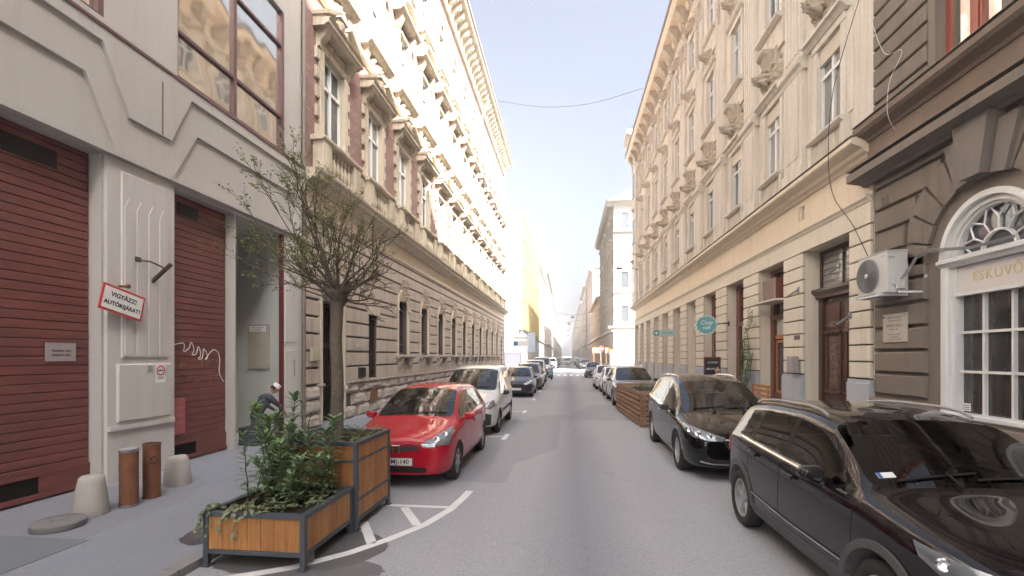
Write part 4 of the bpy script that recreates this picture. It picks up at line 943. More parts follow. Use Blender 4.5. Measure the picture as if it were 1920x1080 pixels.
# small wall vent
mb = MB(); mb.box((.083, 11.15, 5.36), (.09, 11.36, 5.56), TR)
for k in range(5): mb.box((.09, 11.15 + k * .045, 5.36), (.10, 11.165 + k * .045, 5.56), TR); mb.box((.09, 11.15, 5.37 + k * .045), (.099, 11.36, 5.38 + k * .045), TR)
tag(mb.build('air_grate', M['gutter']), 'small square lattice air grate high on the brown wall under the cornice', 'grate')
# air conditioner on brackets
ac = empty('air_conditioner', TR(.5, 10.95, 3.45)); tag(ac, 'white outdoor air conditioner unit on wall brackets at the edge of the brown building', 'air conditioner')
b_ = MB(); b_.box((.16, 10.45, 3.35), (.55, 11.42, 4.19), TR, .02); b_.box((.155, 10.43, 4.19), (.555, 11.44, 4.21), TR); b_.box((.2, 10.40, 3.5), (.45, 10.45, 3.9), TR); b_.box((.25, 10.36, 3.42), (.4, 10.42, 3.6), TR); b_.build('casing', plain('offwhite_casing', (.58, .57, .54), .45, 0, 0, .06, 3), ac)
b_ = MB(); b_.lathe([(.36, .552), (.36, .575), (.33, .58)], (0, 11.04, 3.77), 32, 'x', TR); fo = b_.build('fan_ring', plain('ac_grey', (.30, .30, .30), .5), ac)
b_ = MB()
for r_ in (.06, .10, .14, .18, .22, .26, .30, .34): b_.tube([(.59, 11.04 + r_ * math.cos(t * PI / 16), 3.77 + r_ * math.sin(t * PI / 16)) for t in range(33)], .006, 4, TR)
for t in range(12): b_.tube([(.588, 11.04 + .05 * math.cos(t * PI / 6), 3.77 + .05 * math.sin(t * PI / 6)), (.588, 11.04 + .34 * math.cos(t * PI / 6 + .3), 3.77 + .34 * math.sin(t * PI / 6 + .3))], .004, 4, TR)
b_.build('fan_grille', plain('ac_grille', (.12, .12, .125), .5), fo); b_ = MB(); b_.lathe([(.05, .58), (.05, .60), (.03, .61)], (0, 11.04, 3.77), 16, 'x', TR); b_.build('hub', M['white'], fo)
b_ = MB()
for u in (10.55, 11.30): b_.box((.0, u, 3.29), (.66, u + .04, 3.34), TR); b_.box((.085, u, 3.34), (.12, u + .04, 3.95), TR); 
b_.box((.55, 10.5, 3.30), (.60, 11.4, 3.335), TR); b_.box((.0, 10.15, 3.30), (.5, 10.18, 3.34), TR); b_.box((.0, 10.15, 3.30), (.04, 10.19, 3.95), TR); b_.build('bracket', M['white'], ac)
b_ = MB(); b_.box((.1605, 10.44, 3.88), (.30, 10.449, 3.90), TR); b_.box((.52, 10.448, 4.05), (.4, 10.4485, 4.08), TR); b_.box((.5505, 10.5, 4.10), (.553, 10.62, 4.12), TR); b_.build('badge', M['grey_plate'], ac)
for k in range(3):
    b_ = MB(); b_.tube([(.32 - k * .04, 10.40, 3.62 + k * .06), (.30, 10.25, 3.66 + k * .05), (.22, 10.12, 3.95 + k * .03), (.12, 9.95, 4.04 + k * .03), (.11, 9.5, 3.98 + k * .02), (.11, 9.0, 3.90 + k * .015), (.11, 8.2, 3.90 + k * .015)], .010, 6, TR); b_.build('hose', plain('grey_hose', (.22, .21, .21), .6), ac)

# ================================================================== RIGHT: cream palace
C0, C1 = 11.76, 50.0; HC = 22.2
cr = empty('cream_palace', (7.0, 31.0, 0)); tag(cr, 'ornate cream palace with fluted pilasters above a row of shop doors, on the right', 'building')
cb = 3.5; WC = [13.60 + cb * i for i in range(11)]; PC = [15.42 + cb * i for i in range(10)]
SH = [(12.62, 14.95)] + [(16.20 + cb * i, 18.22 + cb * i) for i in range(10)]
# street-level wall and openings
gops = [(a, b, 0.0, 5.12, .0) for a, b in SH]
mb = MB(); wall_open(mb, TR, C0, C1, 0, 7.0, [(a, b, 0.0, 5.12, .55) for a, b in SH] + [(15.0, 15.16, 6.12, 6.5, .2)], .3)
mb.build('ground_floor_wall', M['cream'], cr)
# a groove bed under the pier blocks reads dark in the joints
piers = [(C0 + .02, SH[0][0])] + [(SH[i][1], SH[i + 1][0]) for i in range(10)] + [(SH[10][1], C1)]
for a, b in piers:
    z = 1.52; mb = MB()
    while z < 5.10:
        h = min(.40, 5.12 - z); mb.box((0.012, a + .004, z + .018), (.075, b - .004, z + h - .018), TR, .012); z += h
    mb.build('pier', M['cream'], cr)
mb = MB()
for a, b in piers: mb.box((0.001, a + .01, 1.5), (.012, b - .01, 5.12), TR)
mb.build('joint_bed', M['cream_gr'], cr)
for a, b in piers: mb = MB(); mb.box((0, a - .01, 0), (.13, b + .01, 1.42), TR, .015); mb.box((0, a - .01, 1.42), (.10, b + .01, 1.50), TR); mb.build('plinth', M['plinth_b'], cr)
mb = MB(); mb.box((0, C0, 5.13), (.085, C1, 5.62), TR); cornice(mb, TR, C0, C1 + .05, 5.62, [(0, 0), (.11, 0), (.13, .05), (.18, .1), (.18, .15), (0, .2)]); mb.build('architrave', M['cream'], cr)
mb = MB(); mb.box((0, C0, 5.82), (.03, 14.9, 6.70), TR); mb.box((0, 15.26, 5.82), (.03, C1, 6.70), TR); mb.box((0, 14.9, 5.82), (.03, 15.26, 6.1), TR); mb.box((0, 14.9, 6.52), (.03, 15.26, 6.70), TR); mb.build('frieze', M['cream_f'], cr)
mb = MB(); cornice(mb, TR, C0, C1 + .4, 6.68, [(0, 0), (.08, 0), (.12, .06), (.22, .10), (.26, .18), (.46, .26), (.50, .30), (.50, .40), (.44, .42), (0, .50)]); mb.build('main_ledge', M['cream_f'], cr)
mb = MB(); mb.box((0, C0, 7.125), (.515, C1 + .41, 7.135), TR); mb.build('flashing', M['gutter'], cr)
# reveals sit deeper: shop fronts
def shopfront(a, b, kind):
    o = None
    if kind == 'portal':
        f = MB(); n0 = -.50
        f.box((n0, a + .02, 3.72), (-.28, b - .02, 3.80), TR); cornice(f, TR, a + .02, b - .02, 3.80, [(n0, 0), (-.26, 0), (-.16, .1), (-.16, .18), (n0, .22)])
        f.box((n0, a + .02, .1), (-.36, a + .22, 3.72), TR, .01); f.box((n0, b - .22, .1), (-.36, b - .02, 3.72), TR, .01)
        m_ = (a + b) / 2
        for s0, s1 in ((a + .22, m_ - .01), (m_ + .01, b - .22)):
            f.box((n0, s0, .1), (-.44, s1, 3.7), TR)
            f.box((-.44, s0 + .12, 2.9), (-.40, s1 - .12, 3.55), TR, .02); f.box((-.44, s0 + .10, .25), (-.39, s1 - .10, .95), TR, .03); f.box((-.44, s0 + .05, 2.68), (-.36, s1 - .05, 2.78), TR, .02); f.box((-.44, s0 + .05, 1.0), (-.38, s1 - .05, 1.08), TR, .02)
            f.box((-.44, s0 + .08, 1.1), (-.41, s0 + .18, 2.66), TR, .01); f.box((-.44, s1 - .18, 1.1), (-.41, s1 - .08, 2.66), TR, .01)
        o = f.build('carved_door', M['brown_d'], cr)
        for s0, s1 in ((a + .22, m_ - .01), (m_ + .01, b - .22)):
            k = relief((s1 - s0) * .45, 1.5, .05, 3.3 + s0, 12, 30, 9, 'box'); kk = MB(); kk.add([TR(p[0] - .435, p[1] + (s0 + s1) / 2, p[2] + 1.12) for p in k.v], k.f); kk.build('lattice', plain('worn_bronze', (.15, .10, .08), .5, .4), o)
            k = relief((s1 - s0) * .8, .45, .12, 5.3 + s0, 14, 10, 6, 'oval'); kk = MB(); kk.add([TR(p[0] - .42, p[1] + (s0 + s1) / 2, p[2] + 2.62) for p in k.v], k.f); kk.build('carving', M['brown_d'], o)
        f = MB(); f.box((-.44, a + .02, 4.05), (-.40, a + .12, 5.1), TR); f.box((-.44, b - .12, 4.05), (-.40, b - .02, 5.1), TR); f.box((-.44, m_ - .03, 4.05), (-.40, m_ + .03, 5.1), TR); f.box((-.441, a, 5.0), (-.401, b, 5.1), TR)
        for k in range(5): f.box((-.42, a, 4.2 + k * .17), (-.405, b, 4.215 + k * .17), TR)
        o2 = f.build('transom_window', M['brown_d'], cr); g = MB(); g.quad(TR(-.45, a, 4.0), TR(-.45, b, 4.0), TR(-.45, b, 5.12), TR(-.45, a, 5.12)); g.build('pane', M['glass'], o2)
        g = MB(); g.box((-.55, a, 3.9), (-.5, b, 5.12), TR); g.build('backing', M['cabin'], o2)
        return o
    if kind in ('wood', 'brown'):
        mt = M['brown']; f = MB(); n0 = -.52
        f.box((n0, a + .01, .1), (-.34, a + .16, 5.10), TR, .01); f.box((n0, b - .42 if kind == 'brown' else b - .3, .1), (-.34, b - .01, 5.10), TR, .01); f.box((n0, a, 4.98), (-.35, b, 5.11), TR); f.box((n0, a, 3.35), (-.33, b, 3.50), TR, .01); f.box((n0, a + .1, .1), (-.36, b - .1, .75), TR, .02)
        o = f.build('shop_door', mt, cr)
        d_ = MB(); u0, u1 = a + .2, b - (.46 if kind == 'brown' else .34); m_ = (u0 + u1) / 2
        for s0, s1 in ((u0, m_ - .01), (m_ + .01, u1)):
            d_.box((-.48, s0, .1), (-.40, s0 + .09, 2.62), TR); d_.box((-.48, s1 - .09, .1), (-.40, s1, 2.62), TR); d_.box((-.479, s0, 2.52), (-.40, s1, 2.62), TR); d_.box((-.479, s0, .1), (-.41, s1, .85), TR)
        d_.box((-.485, u0, 2.66), (-.38, u1, 2.80), TR); d_.build('door_leaf', M['wood_w'] if kind == 'wood' else M['brown'], o)
        g = MB(); g.quad(TR(-.44, u0, .8), TR(-.44, u1, .8), TR(-.44, u1, 2.6), TR(-.44, u0, 2.6)); g.build('pane', M['glass_d'], o)
        g = MB(); g.box((-.45, u0, 2.8), (-.43, u1, 3.36), TR); g.build('transom_pane', plain('frosted_transom', (.50, .50, .46), .3, 0, 0, .12, 8), o)
        g = MB(); g.quad(TR(-.44, u0, 3.5), TR(-.44, u1, 3.5), TR(-.44, u1, 5.0), TR(-.44, u0, 5.0)); g.build('upper_pane', M['glass_d'], o)
        if kind == 'brown':
            g = MB(); half_ring(g, TR, (u0 + u1) / 2, 4.2, (u1 - u0) / 2 - .06, (u1 - u0) / 2, -.46, -.38, 12); g.box((-.46, m_ - .025, 3.5), (-.39, m_ + .025, 4.9), TR); g.build('arched_bar', M['brown'], o)
        g = MB(); g.box((-.56, a, 0), (-.54, b, 5.12), TR); g.build('backing', M['cabin'], o)
        return o
    # plain cream shopfront further down
    f = MB(); n0 = -.45
    f.box((n0, a + .05, .1), (-.30, a + .2, 5.05), TR); f.box((n0, b - .2, .1), (-.30, b - .05, 5.05), TR); f.box((n0, a, 3.5), (-.30, b, 3.68), TR); f.box((n0, a, .1), (-.32, b, .8), TR, .02); f.box((n0, a, 5.0), (-.3, b, 5.11), TR)
    f.box((n0, a + (b - a) * .55, .1), (-.33, a + (b - a) * .55 + .08, 3.5), TR)
    o = f.build('shopfront', M['cream'], cr); g = MB(); g.quad(TR(-.38, a, .8), TR(-.38, b, .8), TR(-.38, b, 5.05), TR(-.38, a, 5.05)); g.build('pane', M['glass'], o)
    half = MB(); half_ring(half, TR, (a + b) / 2, 4.15, (b - a) / 2 - .3, (b - a) / 2 - .2, -.40, -.31, 10); half.build('arched_bar', M['cream'], o)
    return o
kinds = ['portal', 'wood', 'brown', 'brown'] + ['plain'] * 7
for (a, b), k in zip(SH, kinds): shopfront(a, b, k)
# upper storeys: wall with window holes
ops = []
for u in WC: ops += [(u - .58, u + .58, 8.12, 10.55), (u - .56, u + .56, 13.2, 15.75), (u - .54, u + .54, 17.75, 19.95)]
mb = MB(); wall_open(mb, TR, C0, C1, 7.13, HC, ops, .26); shell(mb, TR, C0, C1, 0, HC, 13, 0, True); mb.build('wall', M['stone_r'], cr)
# pilasters: pedestal with a sunk panel, fluted shaft, capital with carving
p_ = MB(); hw = .62
p_.box((0, -hw, 0), (.20, hw, .55), None, .01); p_.box((0, -hw + .05, .55), (.15, hw - .05, 3.35), None, .01); p_.box((.15, -hw + .22, .85), (.165, hw - .22, 3.05), None, .01)
cornice(p_, I, -hw - .06, hw + .06, 3.35, [(0, 0), (.16, 0), (.20, .10), (.30, .16), (.32, .24), (.32, .32), (0, .42)])
p_.box((0, -hw + .08, 3.76), (.11, hw - .08, 13.35), None, .01)
for k in range(5): 
    u = -.42 + k * .21; p_.box((.11, u - .062, 4.0), (.155, u + .062, 12.3), None, .02)
p_.box((0, -hw + .04, 12.4), (.17, hw - .04, 12.52)); cornice(p_, I, -hw - .02, hw + .02, 13.3, [(0, 0), (.2, .0), (.3, .12), (.36, .16), (.36, .28), (0, .3)])
p_me = p_.mesh('pilaster', M['stone_r'])
cap_me = relief(1.1, 1.2, .30, 6.6, 16, 16, 6, 'drop').mesh('capital', M['stone_rd'], smooth=True); drop_me = relief(.34, 2.4, .16, 8.8, 8, 30, 9, 'box').mesh('garland', M['stone_rd'], smooth=True)
for i, u in enumerate(PC):
    o = link('pilaster', p_me, cr, (0, u - 31, 7.135)); o.rotation_euler = (0, 0, PI); link('capital', cap_me, o, (.1, 0, 12.15)); link('garland', drop_me, o, (.12, 0, 9.9))
# windows with carved hood heads
c1f, c1g = casement('window', .58, 2.43, 1.62, M['white_frame'], M['glass']); c2f, c2g = casement('window', .56, 2.55, 1.75, M['white_frame'], M['glass']); c3f, c3g = casement('window', .54, 2.2, 1.5, M['white_frame'], M['glass'])
h1 = MB()
for s_ in (-1, 1): h1.box((0, s_ * .58, -.1), (.07, s_ * .80, 2.43), None, .015); h1.box((0, s_ * .80, 0), (.03, s_ * 1.05, 2.6), None, .01)
h1.box((0, -.82, 2.432), (.09, .82, 2.62), None, .01); cornice(h1, I, -.98, .98, 2.62, [(0, 0), (.12, 0), (.22, .1), (.30, .13), (.30, .22), (0, .28)])
cornice(h1, I, -.86, .86, -.14, [(0, 0), (.16, 0), (.24, .06), (.24, .12), (0, .14)]); h1.box((0, -.86, -.98), (.06, .86, -.86)); 
for k in range(13): h1.box((.0, -.68 + k * .108, -.86), (.07, -.63 + k * .108, -.16), None, .01)
for s_ in (-1, 1): h1.box((0, s_ * .72, -.98), (.15, s_ * .88, -.14), None, .01)
h1_me = h1.mesh('window_surround', M['stone_r']); 
hd = relief(1.5, .95, .36, 3.1, 34, 26, 12, 'oval').mesh('carved_head', M['stone_rd'], smooth=True); hd2 = relief(.36, .50, .50, 5.5, 10, 12, 4, 'oval').mesh('mask', M['stone_rd'], smooth=True)
br = MB()   # console carrying the upper sill
br.prism([(0, 0), (.16, .05), (.34, .45), (.46, .56), (.46, .64), (0, .64)], -.30, .30, 'y'); br.box((0, -.5, -.02), (.12, .5, .64)); br_me = br.mesh('console', M['stone_rd'])
h2 = MB()
for s_ in (-1, 1): h2.box((0, s_ * .56, -.1), (.07, s_ * .78, 2.55), None, .015)
h2.box((0, -.80, 2.552), (.09, .80, 2.75)); cornice(h2, I, -.92, .92, -.16, [(0, 0), (.18, 0), (.30, .06), (.30, .14), (0, .16)])
h2.prism([(-.92, -.0), (.92, -.0), (.92, -1.0), (-.92, -1.0)], 0, .09, 'x'); cornice(h2, I, -.95, .95, 2.75, [(0, 0), (.2, .1), (.26, .2), (0, .26)])
h2_me = h2.mesh('window_surround', M['stone_r']); cv2 = relief(.9, .62, .10, 8.1, 16, 10, 6, 'oval').mesh('carving', M['stone_r'], smooth=True); hd3 = relief(.8, .8, .34, 2.2, 22, 22, 11, 'oval').mesh('carved_head', M['stone_rd'], smooth=True)
h3 = MB()
for s_ in (-1, 1): h3.box((0, s_ * .54, -.1), (.06, s_ * .74, 2.2), None, .015)
h3.box((0, -.76, 2.202), (.08, .76, 2.38)); cornice(h3, I, -.88, .88, -.16, [(0, 0), (.18, 0), (.28, .06), (.28, .14), (0, .16)]); h3.prism([(-.88, 0), (.88, 0), (.88, -1.1), (-.88, -1.1)], 0, .07, 'x')
h3_me = h3.mesh('window_surround', M['stone_r'])
for i, u in enumerate(WC):
    y = u - 31
    for me_, g_, z, sur, ex in ((c1f, c1g, 8.12, h1_me, ((hd, .02, 2.92), (hd2, .28, 3.10), (br_me, 0.002, 3.6))), (c2f, c2g, 13.2, h2_me, ((cv2, .07, -.78), (hd3, .08, 3.0), (hd2, .2, 3.2))), (c3f, c3g, 17.75, h3_me, ((cv2, .06, -.9), (hd3, .05, 2.5)))):
        o = link('window', me_, cr, (0, y, z)); o.rotation_euler = (0, 0, PI); link('pane', g_, o); link('surround', sur, o)
        for em, n_, z_ in ex: link('carving', em, o, (n_, 0, z_))
# roller blind boxes on the first-floor windows
rb = MB(); rb.box((-.14, -.57, 1.98), (-.02, .57, 2.42)); rb_me = rb.mesh('blind_box', plain('cream_blind', (.55, .49, .40), .6))
for o in [c for c in COL.objects if c.parent == cr and c.name.startswith('window') and abs(c.location.z - 8.12) < .01]: link('blind_box', rb_me, o)
# attic frieze, brackets and eaves
mb = MB(); cornice(mb, TR, C0, C1 + .2, 20.75, [(0, 0), (.16, .06), (.24, .16), (.24, .26), (0, .3)]); mb.box((0, C0, 21.0), (.05, C1, 22.2), TR); cornice(mb, TR, C0, C1 + .3, 22.1, [(0, -.3), (.15, -.3), (.3, 0), (.8, .12), (.95, .3), (.95, .5), (0, .52)])
mb.build('eaves_cornice', M['cream_f'], cr)
bk = MB(); bk.prism([(0, 0), (.2, .1), (.45, .8), (.8, 1.25), (.8, 1.45), (0, 1.45)], -.26, .26, 'y'); bk_me = bk.mesh('eaves_bracket', M['stone_rd']); bc_me = relief(.7, 1.3, .5, 4.4, 12, 16, 6, 'drop').mesh('carving', M['stone_rd'], smooth=True)
for u in [C0 + .9 + 1.75 * i for i in range(22)]:
    o = link('eaves_bracket', bk_me, cr, (0, u - 31, 20.7)); o.rotation_euler = (0, 0, PI); link('carving', bc_me, o, (.12, 0, -.1))
mb = MB(); cornice(mb, TR, C0, C1 + .4, 22.6, [(0, 0), (.95, 0), (1.02, .08), (1.02, .28), (.9, .34), (-3.0, 3.4), (-10, 3.6), (-13, .7), (-13, 0)]); mb.build('roof', M['gutter'], cr)
mb = MB(); mb.box((0, C1 - 2.6, 7.1), (.35, C1, 24.2), TR); cornice(mb, TR, C1 - 2.8, C1 + .3, 23.2, [(0, 0), (.4, .05), (.9, .5), (1.2, .6), (1.2, .95), (0, 1.1)]); mb.build('corner_bay', M['stone_r'], cr)
for z in (8.4, 13.4, 18.0):
    f = MB(); f.box((.352, C1 - 1.75, z), (.37, C1 - .85, z + 2.3), TR); f.box((.35, C1 - 1.9, z - .1), (.42, C1 - .7, z - .002), TR); f.build('window', M['glass_d'], cr)
# ---- things on the cream facade
so = empty('round_shop_sign', TR(1.0, 21.0, 3.6)); tag(so, 'turquoise scalloped round shop sign hung on an arm from the cream facade', 'sign'); so['local'] = 1
so.location = (6.05, 21.6, 3.42)
b_ = MB(); rr = []
for t in range(72): a_ = 2 * PI * t / 72; r_ = .46 + .018 * math.cos(a_ * 14); rr.append((r_ * 1.0 * math.cos(a_), r_ * .93 * math.sin(a_)))
b_.prism(rr, -.03, .03, 'y'); b_.build('rim', M['white'], so); b_ = MB(); b_.prism([(x * .88, z * .88) for x, z in rr], -.036, .036, 'y'); b_.build('panel', M['teal'], so)
for i, (t_, s_) in enumerate((('Cosy', .26), ('café', .20))): put_text(t_, s_, M['white'], so, frame_m((0.0, -.037, .10 - i * .22), (1, 0, 0), ZR), shear=.3, bold=.004)
b_ = MB(); b_.tube([(.44, 0, .05), (.95, 0, .05)], .018, 6); b_.box((.93, -.05, -.05), (.96, .05, .15)); b_.build('arm', M['iron'], so)
px_ = empty('pharmacy_sign', (6.1, 29.4, 3.2)); px_['local'] = 1; tag(px_, 'small pharmacy sign with a green cross sticking out from the cream facade', 'sign'); px_.location = (6.25, 31.5, 3.55)
b_ = MB(); b_.box((-.75, -.03, -.2), (.75, .03, .2)); b_.build('panel', plain('pale_green_panel', (.50, .62, .60), .4), px_)
b_ = MB(); b_.lathe([(.19, -.04), (.19, .04)], (-.52, 0, 0), 20, 'y'); cx = b_.build('disc', M['green_x'], px_); b_ = MB(); b_.box((-.56, -.05, -.13), (-.48, -.041, .13)); b_.box((-.65, -.0505, -.04), (-.39, -.0415, .04)); b_.build('cross', M['white'], px_)
put_text('PATIKA', .2, M['green_x'], px_, frame_m((.16, -.033, 0), (1, 0, 0), ZR))
# box air conditioner over the first shop door, with its tray
wa = empty('wall_air_conditioner', TR(0, 17.0, 4.2)); tag(wa, 'brown louvred air conditioner box in the opening above the orange wooden door', 'air conditioner')
b_ = MB(); b_.box((-.3, 16.55, 3.98), (.16, 17.5, 4.66), TR, .01); b_.build('casing', M['brown'], wa)
b_ = MB()
for k in range(12): b_.box((.16, 16.6, 4.02 + k * .053), (.185, 17.45, 4.045 + k * .053), TR)
for k in range(2): b_.box((.158, 16.55 + k * .92, 3.98), (.195, 16.585 + k * .92, 4.66), TR)
b_.build('louvre', plain('worn_louvre', (.34, .25, .19), .6), wa); b_ = MB(); b_.box((-.3, 16.2, 3.88), (.35, 17.9, 3.93), TR); b_.build('tray', M['cream'], wa)
for (u, z, lab) in ((15.2, 4.05, 'grey flag pole stub on the cream pier left of the carved door'), (13.05, 4.35, 'upper grey flag pole stub on the cream corner pier beside the air conditioner'), (12.55, 3.05, 'lower grey flag pole stub on the cream corner pier under the air conditioner')):
    b_ = MB(); b_.tube([(.07, u, z), (.16, u - .02, z - .04), (.42, u - .06, z - .22)], .028, 8, TR); b_.box((.07, u - .06, z - .08), (.10, u + .06, z + .08), TR); tag(b_.build('flag_pole_stub', M['steel']), lab, 'pole')
# mailbox-like units by the portal
b_ = MB(); b_.box((.135, 15.05, 1.55), (.30, 15.45, 2.05), TR, .01); b_.box((.301, 15.1, 1.75), (.305, 15.4, 2.0), TR); tag(b_.build('intercom_box', M['grey_plate']), 'grey intercom box on the pier left of the carved dark door', 'box')
b_ = MB(); b_.box((.08, 15.1, 2.55), (.095, 15.42, 2.68), TR); tag(b_.build('street_number_plate', M['mauve']), 'small slate plate on the pier left of the carved dark door', 'plate')
# chalkboard
cbd = empty('chalkboard', (5.75, 20.6, .07)); tag(cbd, 'wooden framed chalkboard with chalk writing standing by the turquoise sign', 'sign'); cbd['local'] = 1; cbd.location = (5.92, 20.3, .07)
b_ = MB(); b_.box((-.33, -.03, .7), (.33, .03, 1.95)); b_.box((-.30, -.02, 0), (-.24, .02, .7)); b_.box((.24, -.02, 0), (.30, .02, .7)); b_.build('board_frame', M['brown'], cbd)
b_ = MB(); b_.box((-.28, -.036, .76), (.28, -.031, 1.89)); bb = b_.build('slate', M['black'], cbd)
for i, t_ in enumerate(('COFFEE', 'BRUNCH', 'CAKES', 'JUICE')): put_text(t_, .115, M['white'], cbd, frame_m((0, -.037, 1.72 - i * .26), (1, 0, 0), ZR), shear=.15)
# slatted wooden bench in front of the orange door
bn = empty('slat_bench', (6.3, 17.0, .07)); bn['local'] = 1; tag(bn, 'light wooden slat bench in front of the orange shop door', 'bench')
b_ = MB()
for k in range(4): b_.box((-.25 + k * .11, -.7, .42), (-.16 + k * .11, .7, .46))
b_.build('seat', M['wood_w'], bn); b_ = MB()
for k in range(3): b_.box((.24, -.7, .60 + k * .16), (.27, .7, .70 + k * .16))
b_.build('backrest', M['wood_w'], bn)
for s_ in (-.62, .62):
    for x in (-.22, .2): b_ = MB(); b_.box((x, s_ - .03, 0), (x + .05, s_ + .03, .42 if x < 0 else 1.02)); b_.build('leg', M['wood_w'], bn)
# railing further down the pavement
rl = MB()
for z in (.45, .98): rl.tube([(4.9, 21.2, z + PV), (4.9, 26.5, z + PV)], .02, 6)
for k in range(5): rl.tube([(4.9, 21.2 + k * 1.32, PV), (4.9, 21.2 + k * 1.32, 1.05)], .02, 6)
tag(rl.build('railing', M['steel']), 'low grey tube railing on the right pavement beyond the pallet planter', 'railing')

# ================================================================== cables
def cable(pts, r, m, name, label, cat='cable', sag=0):
    P = []
    for i in range(len(pts) - 1):
        p0 = Vector(pts[max(i - 1, 0)]); p1 = Vector(pts[i]); p2 = Vector(pts[i + 1]); p3 = Vector(pts[min(i + 2, len(pts) - 1)])
        for k in range(8):
            t = k / 8; P.append(0.5 * ((2 * p1) + (p2 - p0) * t + (2 * p0 - 5 * p1 + 4 * p2 - p3) * t * t + (3 * p1 - p0 - 3 * p2 + p3) * t ** 3))
    P.append(Vector(pts[-1])); mb = MB(); mb.tube(P, r, 5); return tag(mb.build(name, m), label, cat)
cable([TR(.25, 11.85, 10.4), TR(.62, 12.2, 8.6), TR(.66, 12.4, 7.2), TR(.62, 12.3, 6.0), TR(.45, 11.8, 5.1), TR(.35, 11.35, 4.2)], .009, M['black'], 'cable', 'black cable hanging down the corner of the cream palace to the white air conditioner')
cable([TR(.12, 11.75, 9.9), TR(.2, 11.1, 8.6), TR(.2, 10.55, 8.3), TR(.5, 10.45, 7.6), TR(.5, 10.5, 7.0), TR(.3, 10.6, 6.7)], .005, M['white'], 'cable', 'thin white cable looping down the upper brown wall')
# ================================================================== buildings further away
def far_building(name, label, side, X0, Y0, Y1, H, wallm, trimm, storeys, bayw, gh=6.0, winw=1.1, winh=2.3, eave=.8, ledge=True, full=True, roofh=2.5, pil=False):
    T = facade_T(X0, side); rt = empty(name, (X0, (Y0 + Y1) / 2, 0)); tag(rt, label, 'building')
    L = Y1 - Y0; n = max(2, int(L / bayw)); bw = L / n; us = [Y0 + bw * (i + .5) for i in range(n)]
    sh = (H - gh - .8) / storeys; ops = []; zs = [gh + .9 + sh * k for k in range(storeys)]
    for z in zs: ops += [(u - winw / 2, u + winw / 2, z, z + winh) for u in us]
    gops = [(u - winw * .62, u + winw * .62, .2, gh * .68) for u in us]
    mb = MB(); wall_open(mb, T, Y0, Y1, gh, H, ops, .25); shell(mb, T, Y0, Y1, 0, H, 14); mb.build('wall', wallm, rt)
    mb = MB(); wall_open(mb, T, Y0, Y1, 0, gh, gops, .3); mb.build('ground_floor_wall', trimm, rt)
    for a, b in zip([Y0] + [u + winw * .62 for u in us], [u - winw * .62 for u in us] + [Y1]):
        z = .9; mb = MB()
        while z < gh - .7: mb.box((0, a, z + .03), (.06, b, z + .42), T); z += .45
        mb.build('pier', trimm, rt)
    mb = MB(); cornice(mb, T, Y0 - .05, Y1 + .05, gh - .3, [(0, 0), (.25, .05), (.4, .2), (.4, .35), (0, .4)]); cornice(mb, T, Y0 - .3, Y1 + .3, H - .9, [(0, 0), (.15, .1), (.2, .4), (eave, .6), (eave + .1, .75), (eave + .1, 1.0), (0, 1.05)])
    for z in zs[1:]: cornice(mb, T, Y0, Y1, z - .75, [(0, 0), (.12, .05), (.12, .18), (0, .2)])
    if full:
        u = Y0 + .4
        while u < Y1: mb.box((0.02, u - .12, H - .75), (eave * .8, u + .12, H - .32), T); u += 1.1
        for u in us[:-1]:
            if pil: mb.box((0, u + bw / 2 - .3, gh + .2), (.16, u + bw / 2 + .3, H - .9), T, .02)
    mb.build('cornice', trimm, rt)
    mb = MB(); cornice(mb, T, Y0 - .2, Y1 + .2, H + .14, [(eave + .1, 0), (eave + .1, .1), (0, .4), (-5, roofh), (-9, roofh), (-14, .2), (-14, 0)]); mb.build('roof', M['roof'], rt)
    f = MB(); t = .06; a = winw / 2
    for s_ in (-1, 1): f.box((-.18, s_ * a, 0), (-.1, s_ * (a - t), winh))
    f.box((-.179, -a, 0), (-.1, a, t)); f.box((-.179, -a, winh * .66), (-.09, a, winh * .66 + .08)); f.box((-.178, -.04, 0), (-.1, .04, winh)); fm = f.mesh('window', M['white_frame'])
    g = MB(); g.quad((-.14, -a, 0), (-.14, a, 0), (-.14, a, winh), (-.14, -a, winh)); gm = g.mesh('pane', M['glass'])
    s = MB()
    for s_ in (-1, 1): s.box((0, s_ * a, -.1), (.08, s_ * (a + .2), winh), None, .01)
    s.box((0, -a - .22, winh + .002), (.1, a + .22, winh + .25)); cornice(s, I, -a - .35, a + .35, winh + .25, [(0, 0), (.2, .05), (.3, .12), (.3, .22), (0, .28)]); cornice(s, I, -a - .3, a + .3, -.22, [(0, 0), (.22, .03), (.22, .12), (0, .14)])
    sm_ = s.mesh('surround', trimm)
    for k, z in enumerate(zs):
        for u in us:
            o = link('window', fm, rt, (0, u - (Y0 + Y1) / 2, z)); link('pane', gm, o)
            if side > 0: o.rotation_euler = (0, 0, PI)
            if full: link('surround', sm_, o)
    g = MB(); a = winw * .62; g.quad((-.3, -a, 0), (-.3, a, 0), (-.3, a, gh * .68 - .2), (-.3, -a, gh * .68 - .2)); gm2 = g.mesh('shop_window', M['glass_d'])
    for u in us:
        o = link('shop_window', gm2, rt, (0, u - (Y0 + Y1) / 2, .2))
        if side > 0: o.rotation_euler = (0, 0, PI)
    return rt, T
